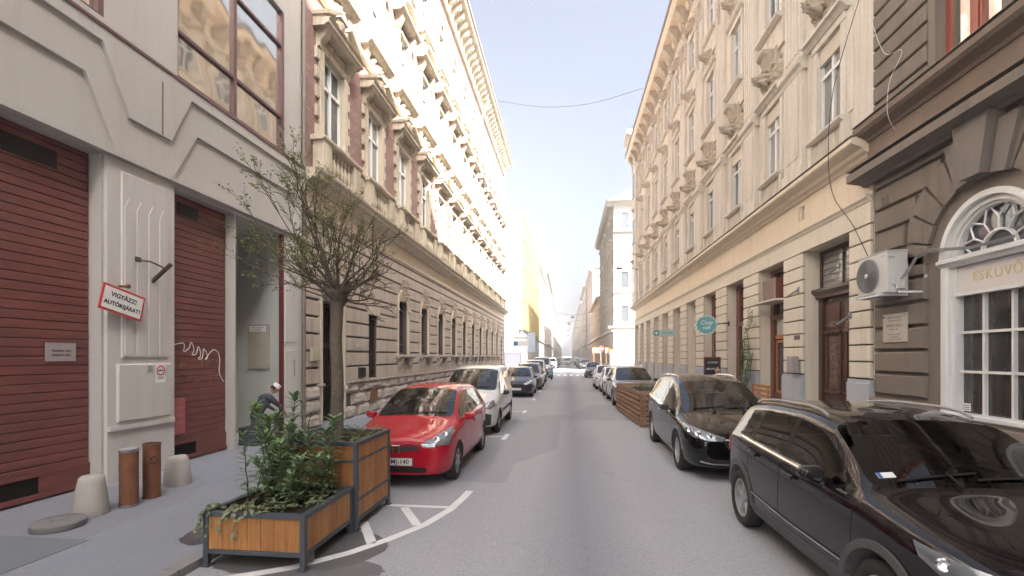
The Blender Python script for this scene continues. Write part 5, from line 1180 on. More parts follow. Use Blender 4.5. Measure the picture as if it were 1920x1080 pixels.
# left side, beyond the side street: white gable wall and yellow louvred front
wb = empty('yellow_louvred_building', (-7.0, 95, 0)); tag(wb, 'white building with a bright yellow louvred front beyond the side street, left', 'building')
TW = facade_T(-7.0, -1); W0, W1, WH = 74.0, 118.0, 24.8
mb = MB(); mb.quad(TW(0, W0, 6.2), TW(-30, W0, 6.2), TW(-30, W0, WH), TW(0, W0, WH)); shell(mb, TW, W0 + .3, W1, 6.2, WH, 30); mb.quad(TW(0, W0, WH), TW(-30, W0, WH), TW(-30, W0 + .3, WH), TW(0, W0 + .3, WH)); mb.box((-.6, W0 + .3, 0), (-.5, W1, 6.2), TW); mb.box((-.02, W0, 6.1), (.06, W1, 6.35), TW); mb.quad(TW(-.3, W0 + .3, 6.2), TW(-.3, W1, 6.2), TW(-.3, W1, WH), TW(-.3, W0 + .3, WH))
mb.box((-5.0, W0 - .01, 2.6), (-.5, W0 + .2, 6.1), TW); mb.build('wall', M['white_wall'], wb)
mb = MB(); mb.box((-20, W0 + .05, 0), (-.1, W0 + .25, 2.6), TW)
mb.build('shop_base', plain('slate_shopfront', (.12, .12, .14), .4, 0, 0, .1), wb)
mb = MB()
for a in (-2.2, -1.3): mb.box((a - .3, W0 - .04, 2.9), (a + .3, W0 - .012, 5.8), TW)
mb.build('tall_window', M['glass'], wb)
mb = MB(); k = W0 + .25
while k < W1: mb.box((-.05, k, 6.4), (.32, k + .22, 15.5), TW); mb.box((-.05, k, 15.9), (.32, k + .22, WH - .3), TW); k += 1.5
for z in (6.3, 10.8, 15.5, 20.2, WH - .35): mb.box((-.04, W0, z), (.32, W1, z + .25), TW)
mb.build('louvre', M['yellow'], wb)
mb = MB(); mb.quad(TW(-.02, W0 + .1, 6.35), TW(-.02, W1, 6.35), TW(-.02, W1, WH), TW(-.02, W0 + .1, WH)); mb.build('curtain_wall', plain('ochre_panel', (.20, .165, .10), .4, 0, 0, .2, 1), wb)
mb = MB(); k = W0 + .6
while k < W1: mb.box((-.5, k, .1), (-.44, k + 2.2, 5.2), TW); k += 3.2
mb.build('shop_window', M['glass_d'], wb)
mb = MB(); k = W0 + .2
while k < W1: mb.box((-.3, k, 0), (.0, k + .3, 6.1), TW); k += 3.2
mb.build('column', M['white_wall'], wb)
far_building('tall_tenement', 'pale tenement right behind the yellow louvred building', -1, -7, 118.2, 152, 25.5, M['far_grey'], M['far_cream'], 4, 3.4)
far_building('tall_tenement', 'cream tenement with projecting balconied bay, third block down the left side', -1, -6.6, 152.2, 205, 29, M['far_cream'], M['far_cream'], 4, 3.6, full=False)
far_building('tall_tenement', 'pinkish far tenement on the left, before the street fades out', -1, -7, 212, 262, 28, M['far_pink'], M['far_grey'], 4, 4, full=False)
far_building('tall_tenement', 'last pale tenement fading in haze on the left', -1, -7, 262.2, 700, 29, M['far_cream'], M['far_cream'], 4, 14, full=False)
# right side
fb, _ = far_building('white_palace', 'white stuccoed palace with wide eaves beyond the side street, right', 1, 7.0, 72.6, 103, 25.5, M['white_wall'], M['far_cream'], 4, 3.4, pil=True, eave=1.0)
fs = MB()      # its end facade towards the side street
y = 72.6
def TS(n, u, z): return (u, y - n, z)
for q0, q1, pr in ((6.1, 6.2, [(0, 0), (.25, .05), (.4, .2), (.4, .35), (0, .4)]), (5.9, 24.6, [(0, 0), (.2, .4), (1.0, .6), (1.1, 1.0), (0, 1.05)]), (6.9, 11.6, [(0, 0), (.2, .05), (.2, .2), (0, .25)]), (6.9, 20.6, [(0, 0), (.3, .1), (.4, .3), (0, .4)])):
    cornice(fs, TS, q0, 21, q1, pr); fs.build('cornice', M['far_cream'], fb); fs = MB()
z = .9
while z < 5.9: fs.box((0.003, 6.95, z), (.06, 21, z + .40), TS); z += .45
fs.build('rustication', M['white_wall'], fb)
for z in (7.3, 12.4, 16.8, 21.3):
    for u in (8.6, 11.8, 15.0, 18.2):
        f = MB(); f.box((.001, u - .5, z), (.03, u + .5, z + 2.2), TS); o = f.build('window', M['glass'], fb)
        f = MB()
        for s_ in (-1, 1): f.box((.0, u + s_ * .5, z - .1), (.09, u + s_ * .72, z + 2.3), TS)
        f.box((.0, u - .8, z + 2.302), (.16, u + .8, z + 2.6), TS); f.box((0, u - .8, z - .25), (.14, u + .8, z - .102), TS); f.build('surround', M['far_cream'], o)
far_building('low_salmon_house', 'lower salmon house right after the white palace', 1, 7.0, 103.2, 132, 14.5, M['orange_stone'], M['orange_stone'], 2, 3.4, full=False)
far_building('tall_tenement', 'pink grey tenement with iron balconies, third block down the right side', 1, 7.0, 132.2, 168, 26, M['far_pink'], M['far_pink'], 4, 3.6, full=False)
far_building('tall_tenement', 'grey tenement taller than its neighbours, fourth block down the right side', 1, 6.6, 168.2, 215, 27, M['far_grey'], M['far_grey'], 4, 4, full=False)
far_building('tall_tenement', 'last pale tenement fading in haze on the right', 1, 7, 228, 700, 28, M['far_cream'], M['far_grey'], 4, 14, full=False)
# blocks that close the side street
for (x0, x1, lab, m_) in ((-90, -60, 'pale block closing the side street on the left', 'far_cream'), (60, 90, 'pale block closing the side street on the right', 'far_grey')):
    mb = MB(); mb.box((x0, 45, 0), (x1, 85, 22)); tag(mb.build('corner_block', M[m_]), lab, 'building')
# trees at the far end of the street, faint green
# overhead wires with hanging lamps
def hang_lamp(Y, z, X, zw, label):
    rt = empty('hanging_street_lamp', (X, Y, z)); tag(rt, label, 'street lamp', 'lamps hung over the street'); rt['local'] = 1
    b_ = MB(); b_.lathe([(.03, .32), (.08, .28), (.12, .16), (.36, .06), (.36, .0), (.28, -.05)], (0, 0, 0), 16); b_.build('lamp_shade', M['steel'], rt)
    b_ = MB(); b_.lathe([(.27, -.05), (.2, -.14), (.02, -.18)], (0, 0, 0), 14); b_.build('globe', M['lens'], rt)
    b_ = MB(); b_.tube([(-7 - X, 0, 1.9), (-3.5, 0, .9), (0, 0, .34), (3.5, 0, .9), (7 - X, 0, 1.9)], .02, 4); b_.build('span_wire', M['iron'], rt)
for Y, z, lab in ((84, 8.9, 'nearest lamp hanging on a wire across the far street'), (104, 9.1, 'second lamp hanging over the far street'), (128, 9.0, 'third lamp hanging over the far street'), (158, 9.0, 'fourth, faint lamp hanging over the far street')):
    hang_lamp(Y, z, .4 if Y > 90 else 1.0, z + 1, lab)
cable([(-6.0, 41.5, 24.6), (-2.0, 40.6, 23.35), (2.0, 39.8, 23.0), (6.1, 38.9, 23.5)], .016, M['iron'], 'span_wire', 'wire sagging across the street between the two eaves')
wl = MB(); wl.tube([TR(0, 46.5, 10.3), TR(1.2, 46.3, 10.5), TR(2.0, 46.2, 10.45)], .03, 6); wl.box((1.75, 46.05, 10.38), (2.3, 46.35, 10.52), TR); tag(wl.build('wall_lamp', M['iron']), 'street lamp on an arm fixed to the far end of the cream palace', 'street lamp')
for (X, Y, z) in ((7.0, 72.5, 6.4),):
    pass
# signs at the crossing
def sign_post(name, label, X, Y, h, boards):
    rt = empty(name, (X, Y, PV)); tag(rt, label, 'sign'); rt['local'] = 1
    b_ = MB(); b_.tube([(0, 0, 0), (0, 0, h)], .035, 8); b_.build('post', M['steel'], rt); return rt
s1_ = sign_post('direction_sign', 'grey post with a white arrow board at the left corner of the crossing', -5.2, 53.6, 5.2, None)
b_ = MB(); b_.box((-.9, -.05, 3.1), (.9, -.03, 3.75)); b_.build('board', M['white'], s1_); b_ = MB(); b_.box((-.8, -.056, 3.2), (-.35, -.051, 3.65)); b_.build('symbol', plain('blue_sign', (.04, .12, .35), .4), s1_)
b_ = MB(); b_.box((-.9, -.05, 3.85), (.9, -.03, 4.2)); b_.build('board', M['white'], s1_)
s2_ = sign_post('info_board', 'tall pale blue board on a post at the left corner, behind the arrow board', -4.2, 56.5, 4.8, None); b_ = MB(); b_.box((-.45, -.05, 2.5), (.45, -.03, 4.8)); b_.build('board', plain('pale_blue_board', (.45, .52, .62), .4), s2_)
s3_ = sign_post('no_entry_sign', 'round red no entry sign on a post at the right corner of the crossing', 5.0, 71.0, 3.6, None)
b_ = MB(); b_.lathe([(.44, -.07), (.44, -.04)], (0, 0, 3.1), 28, 'y'); b_.build('disc', M['red_sign'], s3_); b_ = MB(); b_.box((-.30, -.082, 3.02), (.30, -.071, 3.18)); b_.build('bar', M['white'], s3_)
for (X, lab) in ((3.95 + .5, 'orange awning board left of the no entry sign'), (6.3, 'orange awning board right of the no entry sign')):
    mb = MB(); mb.box((X - .55, 73.2, 2.55), (X + .75, 73.3, 3.35)); mb.tube([(X - .4, 73.25, PV), (X - .4, 73.25, 2.55)], .03, 6); mb.tube([(X + .6, 73.25, PV), (X + .6, 73.25, 2.55)], .03, 6)
    tag(mb.build('orange_board', plain('orange_board', (.60, .28, .12), .6)), lab, 'sign')
mb = MB(); mb.box((6.4, 72.0, PV), (6.9, 72.3, 3.0)); tag(mb.build('salmon_pillar', M['orange_stone']), 'salmon painted pillar at the foot of the white palace corner', 'pillar')
# ================================================================== CARS
def interp(tab, s):
    if s <= tab[0][0]: return tab[0][1]
    for (a, b), (c, d) in zip(tab, tab[1:]):
        if s <= c: return b + (d - b) * (s - a) / (c - a) if c > a else d
    return tab[-1][1]
def car_section(sp, s):
    W = interp(sp['plan'], s); zl = interp(sp['zlow'], s); zb = interp(sp['belt'], s); zc = interp(sp['top'], s)
    h = zc - zb; tum = sp.get('tum', .34)
    Wt = W - .05 - max(h, 0) * tum - .055
    crown = min(.045, max(h, .02) * .35)
    p5 = (W - .05, zb + min(.02, max(h, .01) * .2)); p7 = (Wt, zc - crown)
    L_ = math.hypot(p7[0] - p5[0], p7[1] - p5[1]); k = max(.55, 1 - .085 / max(L_, .01))
    p6 = (p5[0] + (p7[0] - p5[0]) * k + .012, p5[1] + (p7[1] - p5[1]) * k)
    zm = (zl + zb) / 2 + .04
    return [(0, zl), (W - .14, zl), (W - .035, zl + .05), (W - .005, zl + .2), (W + .005, zm), (W - .012, zb - .03), p5, p6, p7, (Wt * .55, zc - crown * .28), (0, zc)]
def car_body(sp):
    """lofted cage -> subdivision -> wheel wells cut -> split by material into body, glass parts"""
    st = sp['st']; P = []; n = 11; cage = MB()
    secs = [car_section(sp, s) for s in st]
    ring = []
    for s, sec in zip(st, secs):
        row = []
        for x, z in sec: row.append((x, s, z))
        for x, z in sec[1:-1][::-1]: row.append((-x, s, z))
        ring.append(row)
    m = len(ring[0])     # 20 points: 0 bottom centre, 1..9 right, 10 top centre, 11..19 left mirrored
    P = [p for r_ in ring for p in r_]; F_ = []; MI = []
    def win_id(i, seg, side):
        a, b = st[i], st[i + 1]; mid = (a + b) / 2
        if seg in (8, 9) and sp['cowl'] <= a + 1e-6 and b <= sp['header'] + 1e-6: return 2
        if seg in (8, 9) and sp['rhead'] <= a + 1e-6 and b <= sp['tglass'] + 1e-6: return 3
        if seg == 6:
            for k, (wa, wb_) in enumerate(sp['wins']):
                if wa <= a + 1e-6 and b <= wb_ + 1e-6: return 4 + k * 2 + side
            for (wa, wb_) in sp.get('pillars', ()):
                if wa <= a + 1e-6 and b <= wb_ + 1e-6: return 11
        if seg in (1, 2) and sp.get('clad'): return 1
        if seg == 0: return 1
        return 0
    for i in range(len(st) - 1):
        for k in range(m):
            k2 = (k + 1) % m
            F_.append((i * m + k, i * m + k2, (i + 1) * m + k2, (i + 1) * m + k))
            seg = k if k < 10 else 19 - k
            MI.append(win_id(i, seg, 0 if k < 10 else 1))
    for base, rev in ((0, False), ((len(st) - 1) * m, True)):     # end caps as ladders
        for k in range(10):
            a, b = base + k, base + k + 1; c, d = base + (m - k) % m, base + (m - k - 1) % m
            if k == 0: f = (a, b, d)
            elif k == 9: f = (a, b, c)
            else: f = (a, b, d, c)
            F_.append(f if not rev else f[::-1]); MI.append(1 if (k <= 2 and sp.get('clad')) else 0)
    me = bpy.data.meshes.new('cage'); me.from_pydata(P, [], F_)
    for _ in range(12): me.materials.append(M['trim'])
    me.polygons.foreach_set('material_index', MI)
    bm = bmesh.new(); bm.from_mesh(me); bmesh.ops.recalc_face_normals(bm, faces=bm.faces)
    cl = bm.edges.layers.float.get('crease_edge') or bm.edges.layers.float.new('crease_edge')
    bm.verts.ensure_lookup_table()
    for e in bm.edges:
        a, b = sorted((e.verts[0].index, e.verts[1].index)); ka, kb = a % m, b % m
        fa = [MI[f.index] for f in e.link_faces] if False else [f.material_index for f in e.link_faces]
        c = 0
        if ka == kb and ka in (5, 15): c = sp.get('crease', .45)
        if ka == kb and ka in (6, 7, 13, 14): c = .5
        if len(set(fa)) > 1 and (max(fa) >= 2): c = .75
        if ka == kb and ka in (3, 17) and sp.get('clad'): c = .5
        e[cl] = c
    bm.to_mesh(me); bm.free()
    o = bpy.data.objects.new('cage', me); COL.objects.link(o)
    md = o.modifiers.new('s', 'SUBSURF'); md.levels = sp.get('lvl', 2); md.render_levels = md.levels
    dg = bpy.context.evaluated_depsgraph_get(); dg.update(); full = bpy.data.meshes.new_from_object(o.evaluated_get(dg))
    bvh = BVHTree.FromPolygons([v.co.copy() for v in full.vertices], [tuple(p.vertices) for p in full.polygons])
    cut = MB()
    for y in (sp['fw'], sp['fw'] + sp['wb']):
        for s_ in (-1, 1):
            W = interp(sp['plan'], y); cut.cur = 1; cut.lathe([(sp['ra'], s_ * (W - .30)), (sp['ra'], s_ * (W + .2))], (0, y, sp['r'] + .01), 40, 'x')
    cm = cut.mesh('cut', [M['trim'], M['trim']]); co = bpy.data.objects.new('cut', cm); COL.objects.link(co)
    bmod = o.modifiers.new('b', 'BOOLEAN'); bmod.operation = 'DIFFERENCE'; bmod.object = co; bmod.solver = 'EXACT'
    dg = bpy.context.evaluated_depsgraph_get(); dg.update(); res = bpy.data.meshes.new_from_object(o.evaluated_get(dg))
    COL.objects.unlink(o); bpy.data.objects.remove(o); COL.objects.unlink(co); bpy.data.objects.remove(co)
    parts = {}
    for pid in sorted({p.material_index for p in res.polygons}):
        key = pid if pid >= 2 else 0
        parts.setdefault(key, [])
    for p in res.polygons: parts[p.material_index if p.material_index >= 2 else 0].append(p)
    out = {}
    for key, polys in parts.items():
        vm = {}; V = []; Fs = []; mi = []
        for p in polys:
            f = []
            for v in p.vertices:
                if v not in vm: vm[v] = len(V); V.append(tuple(res.vertices[v].co))
                f.append(vm[v])
            Fs.append(f); mi.append(p.material_index if key == 0 else 0)
        q = bpy.data.meshes.new('part'); q.from_pydata(V, [], Fs); q.polygons.foreach_set('material_index', mi); q.polygons.foreach_set('use_smooth', [True] * len(q.polygons)); out[key] = q
    return out, bvh
def hit(bvh, p, d, off=0.006):
    d = Vector(d).normalized(); p = Vector(p); loc, nrm, _, _ = bvh.ray_cast(p - d * 1.5, d)
    if loc is None: return None
    if nrm.dot(d) > 0: nrm = -nrm
    return loc + nrm * off
def poly_at(pts, t):
    ls = [(Vector(b) - Vector(a)).length for a, b in zip(pts, pts[1:])]; T_ = sum(ls) * t
    for (a, b), l in zip(zip(pts, pts[1:]), ls):
        if T_ <= l + 1e-9: return Vector(a).lerp(Vector(b), T_ / l if l else 0)
        T_ -= l
    return Vector(pts[-1])
def patch(bvh, top, bot, d, off=.006, nu=14, nv=5, skirt=.02, mb=None):
    """skin-hugging plate between two polylines, shot onto the body along d"""
    mb = mb or MB(); g = []
    for j in range(nv + 1):
        row = []
        for i in range(nu + 1):
            p = poly_at(top, i / nu).lerp(poly_at(bot, i / nu), j / nv); h = hit(bvh, p, d, off)
            row.append(h if h is not None else None)
        g.append(row)
    vs = {}; V = []
    for j in range(nv + 1):
        for i in range(nu + 1):
            if g[j][i] is not None: vs[(j, i)] = len(V); V.append(tuple(g[j][i]))
    F_ = [(vs[(j, i)], vs[(j, i + 1)], vs[(j + 1, i + 1)], vs[(j + 1, i)]) for j in range(nv) for i in range(nu) if all(k in vs for k in ((j, i), (j, i + 1), (j + 1, i + 1), (j + 1, i)))]
    dd = Vector(d).normalized() * skirt; bd = [(0, i) for i in range(nu + 1)] + [(j, nu) for j in range(1, nv + 1)] + [(nv, i) for i in range(nu - 1, -1, -1)] + [(j, 0) for j in range(nv - 1, 0, -1)]
    bd = [b for b in bd if b in vs]; k0 = len(V)
    for b in bd: V.append(tuple(Vector(V[vs[b]]) + dd))
    for i in range(len(bd)):
        a, b = bd[i], bd[(i + 1) % len(bd)]
        if abs(a[0] - b[0]) + abs(a[1] - b[1]) <= 1: F_.append((vs[a], vs[b], k0 + (i + 1) % len(bd), k0 + i))
    mb.add(V, F_); return mb
def strip(bvh, pts, d, w_, off=.003, mb=None, n=None):
    mb = mb or MB(); n = n or max(6, int(sum((Vector(b) - Vector(a)).length for a, b in zip(pts, pts[1:])) / .05)); prev = None; P = []
    for i in range(n + 1):
        p = poly_at(pts, i / n); q = poly_at(pts, min(1, i / n + .01)) - poly_at(pts, max(0, i / n - .01)); dn = Vector(d).normalized(); side = q.cross(dn).normalized() * w_ / 2
        a, b = hit(bvh, p + side, d, off), hit(bvh, p - side, d, off)
        if a is None or b is None: P.append(None)
        else: P.append((tuple(a), tuple(b)))
    for a, b in zip(P, P[1:]):
        if a and b and (Vector(a[0]) - Vector(b[0])).length < .25: mb.quad(a[0], a[1], b[1], b[0])
    return mb
def make_wheel(r, w_, style, parent, x, y, side, rimm=None):
    """wheel: hub part with tyre and rim below it; side +1 = outer face towards +x"""
    h = MB(); h.lathe([(r * .45, -w_ * .3), (r * .45, w_ * .1)], (0, 0, 0), 20, 'x'); ho = h.build('wheel', M['iron'], None, (0, 0, 0)); ho.parent = parent; ho.location = (x, y, r)
    if side < 0: ho.rotation_euler = (0, 0, math.pi)
    t = MB(); rr = r * .66
    t.lathe([(rr - .01, -w_ * .42), (rr + .02, -w_ * .5), (r - .03, -w_ * .5), (r, -w_ * .36), (r, w_ * .36), (r - .03, w_ * .5), (rr + .02, w_ * .5), (rr, w_ * .42), (rr - .01, w_ * .30), (rr - .01, -w_ * .42)], (0, 0, 0), 40, 'x')
    to = autosm(link('tyre', t.mesh('tyre', M['tyre']), ho), 50)
    b = MB(); b.lathe([(rr, w_ * .28), (rr + .005, w_ * .43), (rr - .02, w_ * .43), (rr - .03, w_ * .1)], (0, 0, 0), 40, 'x'); b.f.pop(); b.m.pop(); b.f.pop(); b.m.pop()
    ns = {'five': 5, 'twin': 10, 'cap': 7, 'multi': 9}[style]
    if style == 'cap':
        b.lathe([(rr - .01, w_ * .30), (rr * .9, w_ * .42), (rr * .4, w_ * .46), (.03, w_ * .47)], (0, 0, 0), 36, 'x')
        holes = MB()
        for k in range(ns):
            a = 2 * math.pi * k / ns; c_, s_ = math.cos(a), math.sin(a)
            P = [(w_ * .462, (q * c_ - e * s_), (q * s_ + e * c_)) for q, e in ((rr * .52, -.018), (rr * .84, -.045), (rr * .86, 0), (rr * .84, .045), (rr * .52, .018))]; holes.add(P, [(0, 1, 2, 3, 4)])
        rim = link('rim', b.mesh('rim', rimm or M['rim'], smooth=False), ho); autosm(rim); link('rim_hole', holes.mesh('rim_hole', M['iron']), ho)
        return ho
    b.lathe([(.075, w_ * .18), (.075, w_ * .36), (.05, w_ * .39)], (0, 0, 0), 16, 'x')
    for k in range(ns):
        a = 2 * math.pi * (k if style != 'twin' else (k // 2) + (.12 if k % 2 else -.12)) / (ns if style != 'twin' else 5) + .3; c_, s_ = math.cos(a), math.sin(a)
        wi, wo_ = (.035, .05) if style == 'five' else (.02, .022)
        if style == 'five': wi, wo_ = .026, .046
        P = []
        for q, e, t_ in ((.05, wi, .36), (rr - .01, wo_, .33)):
            for xx, ee in ((w_ * t_, -e * .75), (w_ * t_, e * .75), (w_ * t_ - .035, e), (w_ * t_ - .035, -e)): P.append((xx, q * c_ - ee * s_, q * s_ + ee * c_))
        b.add(P, [(0, 1, 5, 4), (1, 2, 6, 5), (2, 3, 7, 6), (3, 0, 4, 7), (0, 3, 2, 1), (4, 5, 6, 7)])
    autosm(link('rim', b.mesh('rim', rimm or M['rim']), ho), 35); return ho
def make_car(sp, name, label, cat, X, front, paintm, group='cars parked along the kerb', rz=0.0, detail=2):
    root = empty(name, (X, front, 0), rz); root['local'] = 1; tag(root, label, cat, group)
    parts, bvh = car_body(sp); gm = sp.get('glass', 'cglass'); names = {0: 'body', 2: 'windshield', 3: 'rear_window'}
    for key, me in parts.items():
        if key == 11: me.materials.append(M['pillar_black']); me.name = 'window_pillar'; link('window_pillar', me, root); continue
        for mm in ([paintm, M[sp.get('trimm', 'trim')]] if key == 0 else [M['cglass_d'] if (key >= 6 and sp.get('tint')) or (key == 3 and sp.get('tint')) else M['cglass']]): me.materials.append(mm)
        nm = names.get(key, 'side_window'); me.name = nm; link(nm, me, root)
    r, wy, wb_ = sp['r'], sp['fw'], sp['wb']
    for y in (wy, wy + wb_):
        W = interp(sp['plan'], y)
        for s_ in (-1, 1): make_wheel(r, .20, sp['wheel'], root, s_ * (W - .115), y, s_, sp.get('rimm'))
    L_ = sp['st'][-1]; D = sp
    zb0 = interp(sp['belt'], sp['cowl'])
    W1 = interp(sp['plan'], 1.8)
    # floor of the cabin, dashboard, seats, steering wheel
    c = MB(); c.box((-W1 + .2, sp['cowl'] + .1, .33), (W1 - .2, sp['tglass'] - .1, .42)); c.prism([(sp['cowl'] + .05, zb0 - .25), (sp['cowl'] + .12, zb0 - .03), (sp['cowl'] + .55, zb0 - .02), (sp['cowl'] + .7, zb0 - .3)], -W1 + .16, W1 - .16, 'x'); c.build('dashboard', M['cabin'], root)
    for x in (-.36, .36):
        for yy in ((sp['cowl'] + 1.25, sp['cowl'] + 2.1) if not sp.get('van') else (sp['cowl'] + 1.25,)):
            b = MB(); b.box((x - .24, yy, .45), (x + .24, yy + .5, .62)); b.prism([(yy + .42, .6), (yy + .56, .6), (yy + .70, sp['H'] - .42), (yy + .60, sp['H'] - .42)], x - .23, x + .23, 'x'); b.prism([(yy + .60, sp['H'] - .41), (yy + .70, sp['H'] - .41), (yy + .71, sp['H'] - .22), (yy + .63, sp['H'] - .22)], x - .12, x + .12, 'x'); b.build('seat', M['trim'], root)
    st_ = MB(); st_.tube([(.36 + .17 * math.cos(t * PI / 10), sp['cowl'] + .62 + .05 * math.sin(t * PI / 10), zb0 - .02 + .16 * math.sin(t * PI / 10)) for t in range(21)], .014, 6); st_.box((.21, sp['cowl'] + .6, zb0 - .04), (.51, sp['cowl'] + .63, zb0)); st_.build('steering_wheel', M['trim'], root)
    # lights, grille, bumper details from the spec
    fd = (0, 1, 0)
    for s_ in (-1, 1):
        hl = sp['head']; flip = lambda pts: [(s_ * p[0], p[1], p[2]) for p in pts]; d = hl['d']; d = (d[0] * s_, d[1], d[2])
        h = patch(bvh, flip(hl['top']), flip(hl['bot']), d, .008, 18, 6).build('headlight', M[hl.get('mat', 'lens')], root, smooth=False); autosm(h, 50)
        for (px_, py_, pz_, rr_) in hl.get('bulbs', ()):
            q = hit(bvh, (s_ * px_, py_, pz_), d, .012)
            if q is not None:
                b = MB(); b.lathe([(rr_, -.004), (rr_, .004), (rr_ * .75, .012), (rr_ * .3, .006)], (0, 0, 0), 18, 'y'); me = b.mesh('bulb', M['chrome']); nd = Vector(d).normalized(); me.transform(Matrix.Translation(q) @ nd.to_track_quat('-Y', 'Z').to_matrix().to_4x4()); link('bulb', me, h)
        if sp.get('tail'):
            tl = sp['tail']; dt = (tl['d'][0] * s_, tl['d'][1], tl['d'][2]); autosm(patch(bvh, flip(tl['top']), flip(tl['bot']), dt, .008, 8, 6).build('tail_light', M['tail'], root), 50)
        # mirror
        mx, my, mz = sp['mirror']; m = MB()
        prof = [(.0, -.0), (.05, -.01), (.10, .0), (.15, .02), (.175, .06), (.15, .11), (.07, .12), (.0, .12)]
        m.prism([(s_ * (mx + a * 1.05), mz + b_) for a, b_ in prof], my, my + .10, 'y'); m.prism([(s_ * (mx + .01 + a * .95), mz + .008 + b_ * .9) for a, b_ in prof], my - .04, my, 'y'); m.box((s_ * (mx - .07), my + .03, mz + .0), (s_ * (mx + .02), my + .08, mz + .04))
        mo = m.build('mirror', paintm if not sp.get('black_mirror') else M['trim'], root); bv = mo.modifiers.new('b', 'BEVEL'); bv.width = .025; bv.segments = 3; bv.limit_method = 'ANGLE'; autosm(mo, 60)
        g = MB(); g.prism([(s_ * (mx + .02 + a * .85), mz + .012 + b_ * .82) for a, b_ in prof], my + .101, my + .104, 'y'); g.build('mirror_glass', M['chrome'], mo)
        # seams and handles
        sd = (-s_, 0, 0); seams = MB()
        for ln in sp['seams']: strip(bvh, [(s_ * 1.0, p[0], p[1]) for p in ln], sd, .008, .0015, seams)
        seams.build('door_seam', M['iron'], root)
        for (hy, hz) in sp['handles']:
            q = hit(bvh, (s_ * 1.0, hy, hz), sd, 0.0)
            if q is not None:
                b = MB(); b.box((q.x + s_ * .018, hy - .11, hz - .018), (q.x + s_ * .036, hy + .11, hz + .018)); b.box((q.x - s_ * .01, hy - .085, hz - .012), (q.x + s_ * .02, hy - .065, hz + .012)); b.box((q.x - s_ * .01, hy + .065, hz - .012), (q.x + s_ * .02, hy + .085, hz + .012)); ho = b.build('door_handle', paintm if not sp.get('chrome_handle') else M['chrome'], root)
                b = MB(); strip(bvh, [(s_ * 1.0, hy - .08, hz), (s_ * 1.0, hy + .08, hz)], sd, .05, .002, b); b.build('recess', M['iron'], ho)
        if sp.get('flare'):
            fl = MB(); fw_ = sp['flare']
            for y in (wy, wy + wb_):
                N = 26; 
                for i in range(N):
                    a0, a1 = R(2 + 176 * i / N), R(2 + 176 * (i + 1) / N); q = []
                    for a, rr in ((a0, sp['ra'] - .0), (a0, sp['ra'] + fw_), (a1, sp['ra'] + fw_), (a1, sp['ra'] - .0)):
                        py_, pz_ = y + rr * math.cos(a), sp['r'] + .01 + rr * math.sin(a); hh = hit(bvh, (s_ * 1.0, py_, pz_ + (.0)), sd, .0); xx = (hh.x if hh is not None else s_ * interp(sp['plan'], y)); q.append((xx + s_ * .016, py_, pz_))
                    fl.quad(*q); 
                    fl.quad(q[1], q[2], (q[2][0] - s_ * .03, q[2][1], q[2][2]), (q[1][0] - s_ * .03, q[1][1], q[1][2])); fl.quad(q[0], q[3], (q[3][0] - s_ * .05, q[3][1], q[3][2]), (q[0][0] - s_ * .05, q[0][1], q[0][2]))
            autosm(fl.build('wheel_arch', M[sp.get('trimm', 'trim')], root), 40)
        for ln, w_, mt, off in sp.get('mould', ()):
            autosm(strip(bvh, [(s_ * 1.0, p[0], p[1]) for p in ln], sd, w_, off).build('moulding', M[mt], root), 60)
        if sp.get('rail'):
            a, b_, = sp['rail']; rb = MB(); pts = []
            for i in range(13):
                t = i / 12; y = a + (b_ - a) * t; W = interp(sp['plan'], y); zb = interp(sp['belt'], y); zc = interp(sp['top'], y); x = W - .05 - (zc - zb) * sp.get('tum', .34) - .10
                lift = .028 * min(1, math.sin(math.pi * t) * 3.5) ; pts.append((s_ * x, y, zc - .035 + lift))
            rb.tube(pts, .014, 8); autosm(rb.build('roof_rail', M[sp.get('railm', 'rim')], root))
    for spec in sp.get('front', ()):
        nm, top, bot, mt = spec[:4]; off = spec[4] if len(spec) > 4 else .006
        tp = [(-p[0], p[1], p[2]) for p in top[::-1]] + [p for p in top if p[0] != 0]
        bt = [(-p[0], p[1], p[2]) for p in bot[::-1]] + [p for p in bot if p[0] != 0]
        autosm(patch(bvh, tp, bt, fd, off, 24, 4, .02).build(nm, M[mt], root), 50)
    # wipers
    zc_ = sp['top']; 
    for x0, x1 in ((-.55, .02), (.0, .55)):
        w = MB(); pts = []
        for i in range(9):
            t = i / 8; x = x0 + (x1 - x0) * t; y = sp['cowl'] + .06 + .06 * t; q = hit(bvh, (x, y, 1.2), (0, 0, -1), .014)
            if q is not None: pts.append(tuple(q))
        if len(pts) > 1: w.tube(pts, .009, 5)
        q = hit(bvh, (x1 - .18, sp['cowl'] - .01, 1.2), (0, 0, -1), .02)
        if q is not None and len(pts) > 5: w.tube([tuple(q), (pts[5][0], pts[5][1], pts[5][2] + .018)], .008, 5); w.build('wiper', M['iron'], root)
    pl = sp['plate']
    b = MB(); q = hit(bvh, (0, 0, pl[1]), fd, 0); yq = (q.y if q is not None else 0) - .012
    b.box((-.26, yq - .012, pl[1] - .056), (.26, yq, pl[1] + .056)); po = b.build('license_plate', M['plate'], root)
    b = MB(); b.box((-.27, yq + .0005, pl[1] - .066), (.27, yq + .01, pl[1] + .066)); b.build('plate_holder', M['trim'], po)
    if sp.get('plate_text'):
        put_text(sp['plate_text'], .098, M['black'], po, frame_m((.03, yq - .0125, pl[1]), (1, 0, 0), ZR), bold=.0008, spacing=1.05)
        b = MB(); b.box((-.26, yq - .0128, pl[1] - .056), (-.22, yq - .0122, pl[1] + .056)); b.build('band', plain('blue_sign', (.04, .12, .35), .4), po)
    root['_bvh'] = 0; del root['_bvh']
    return root, bvh
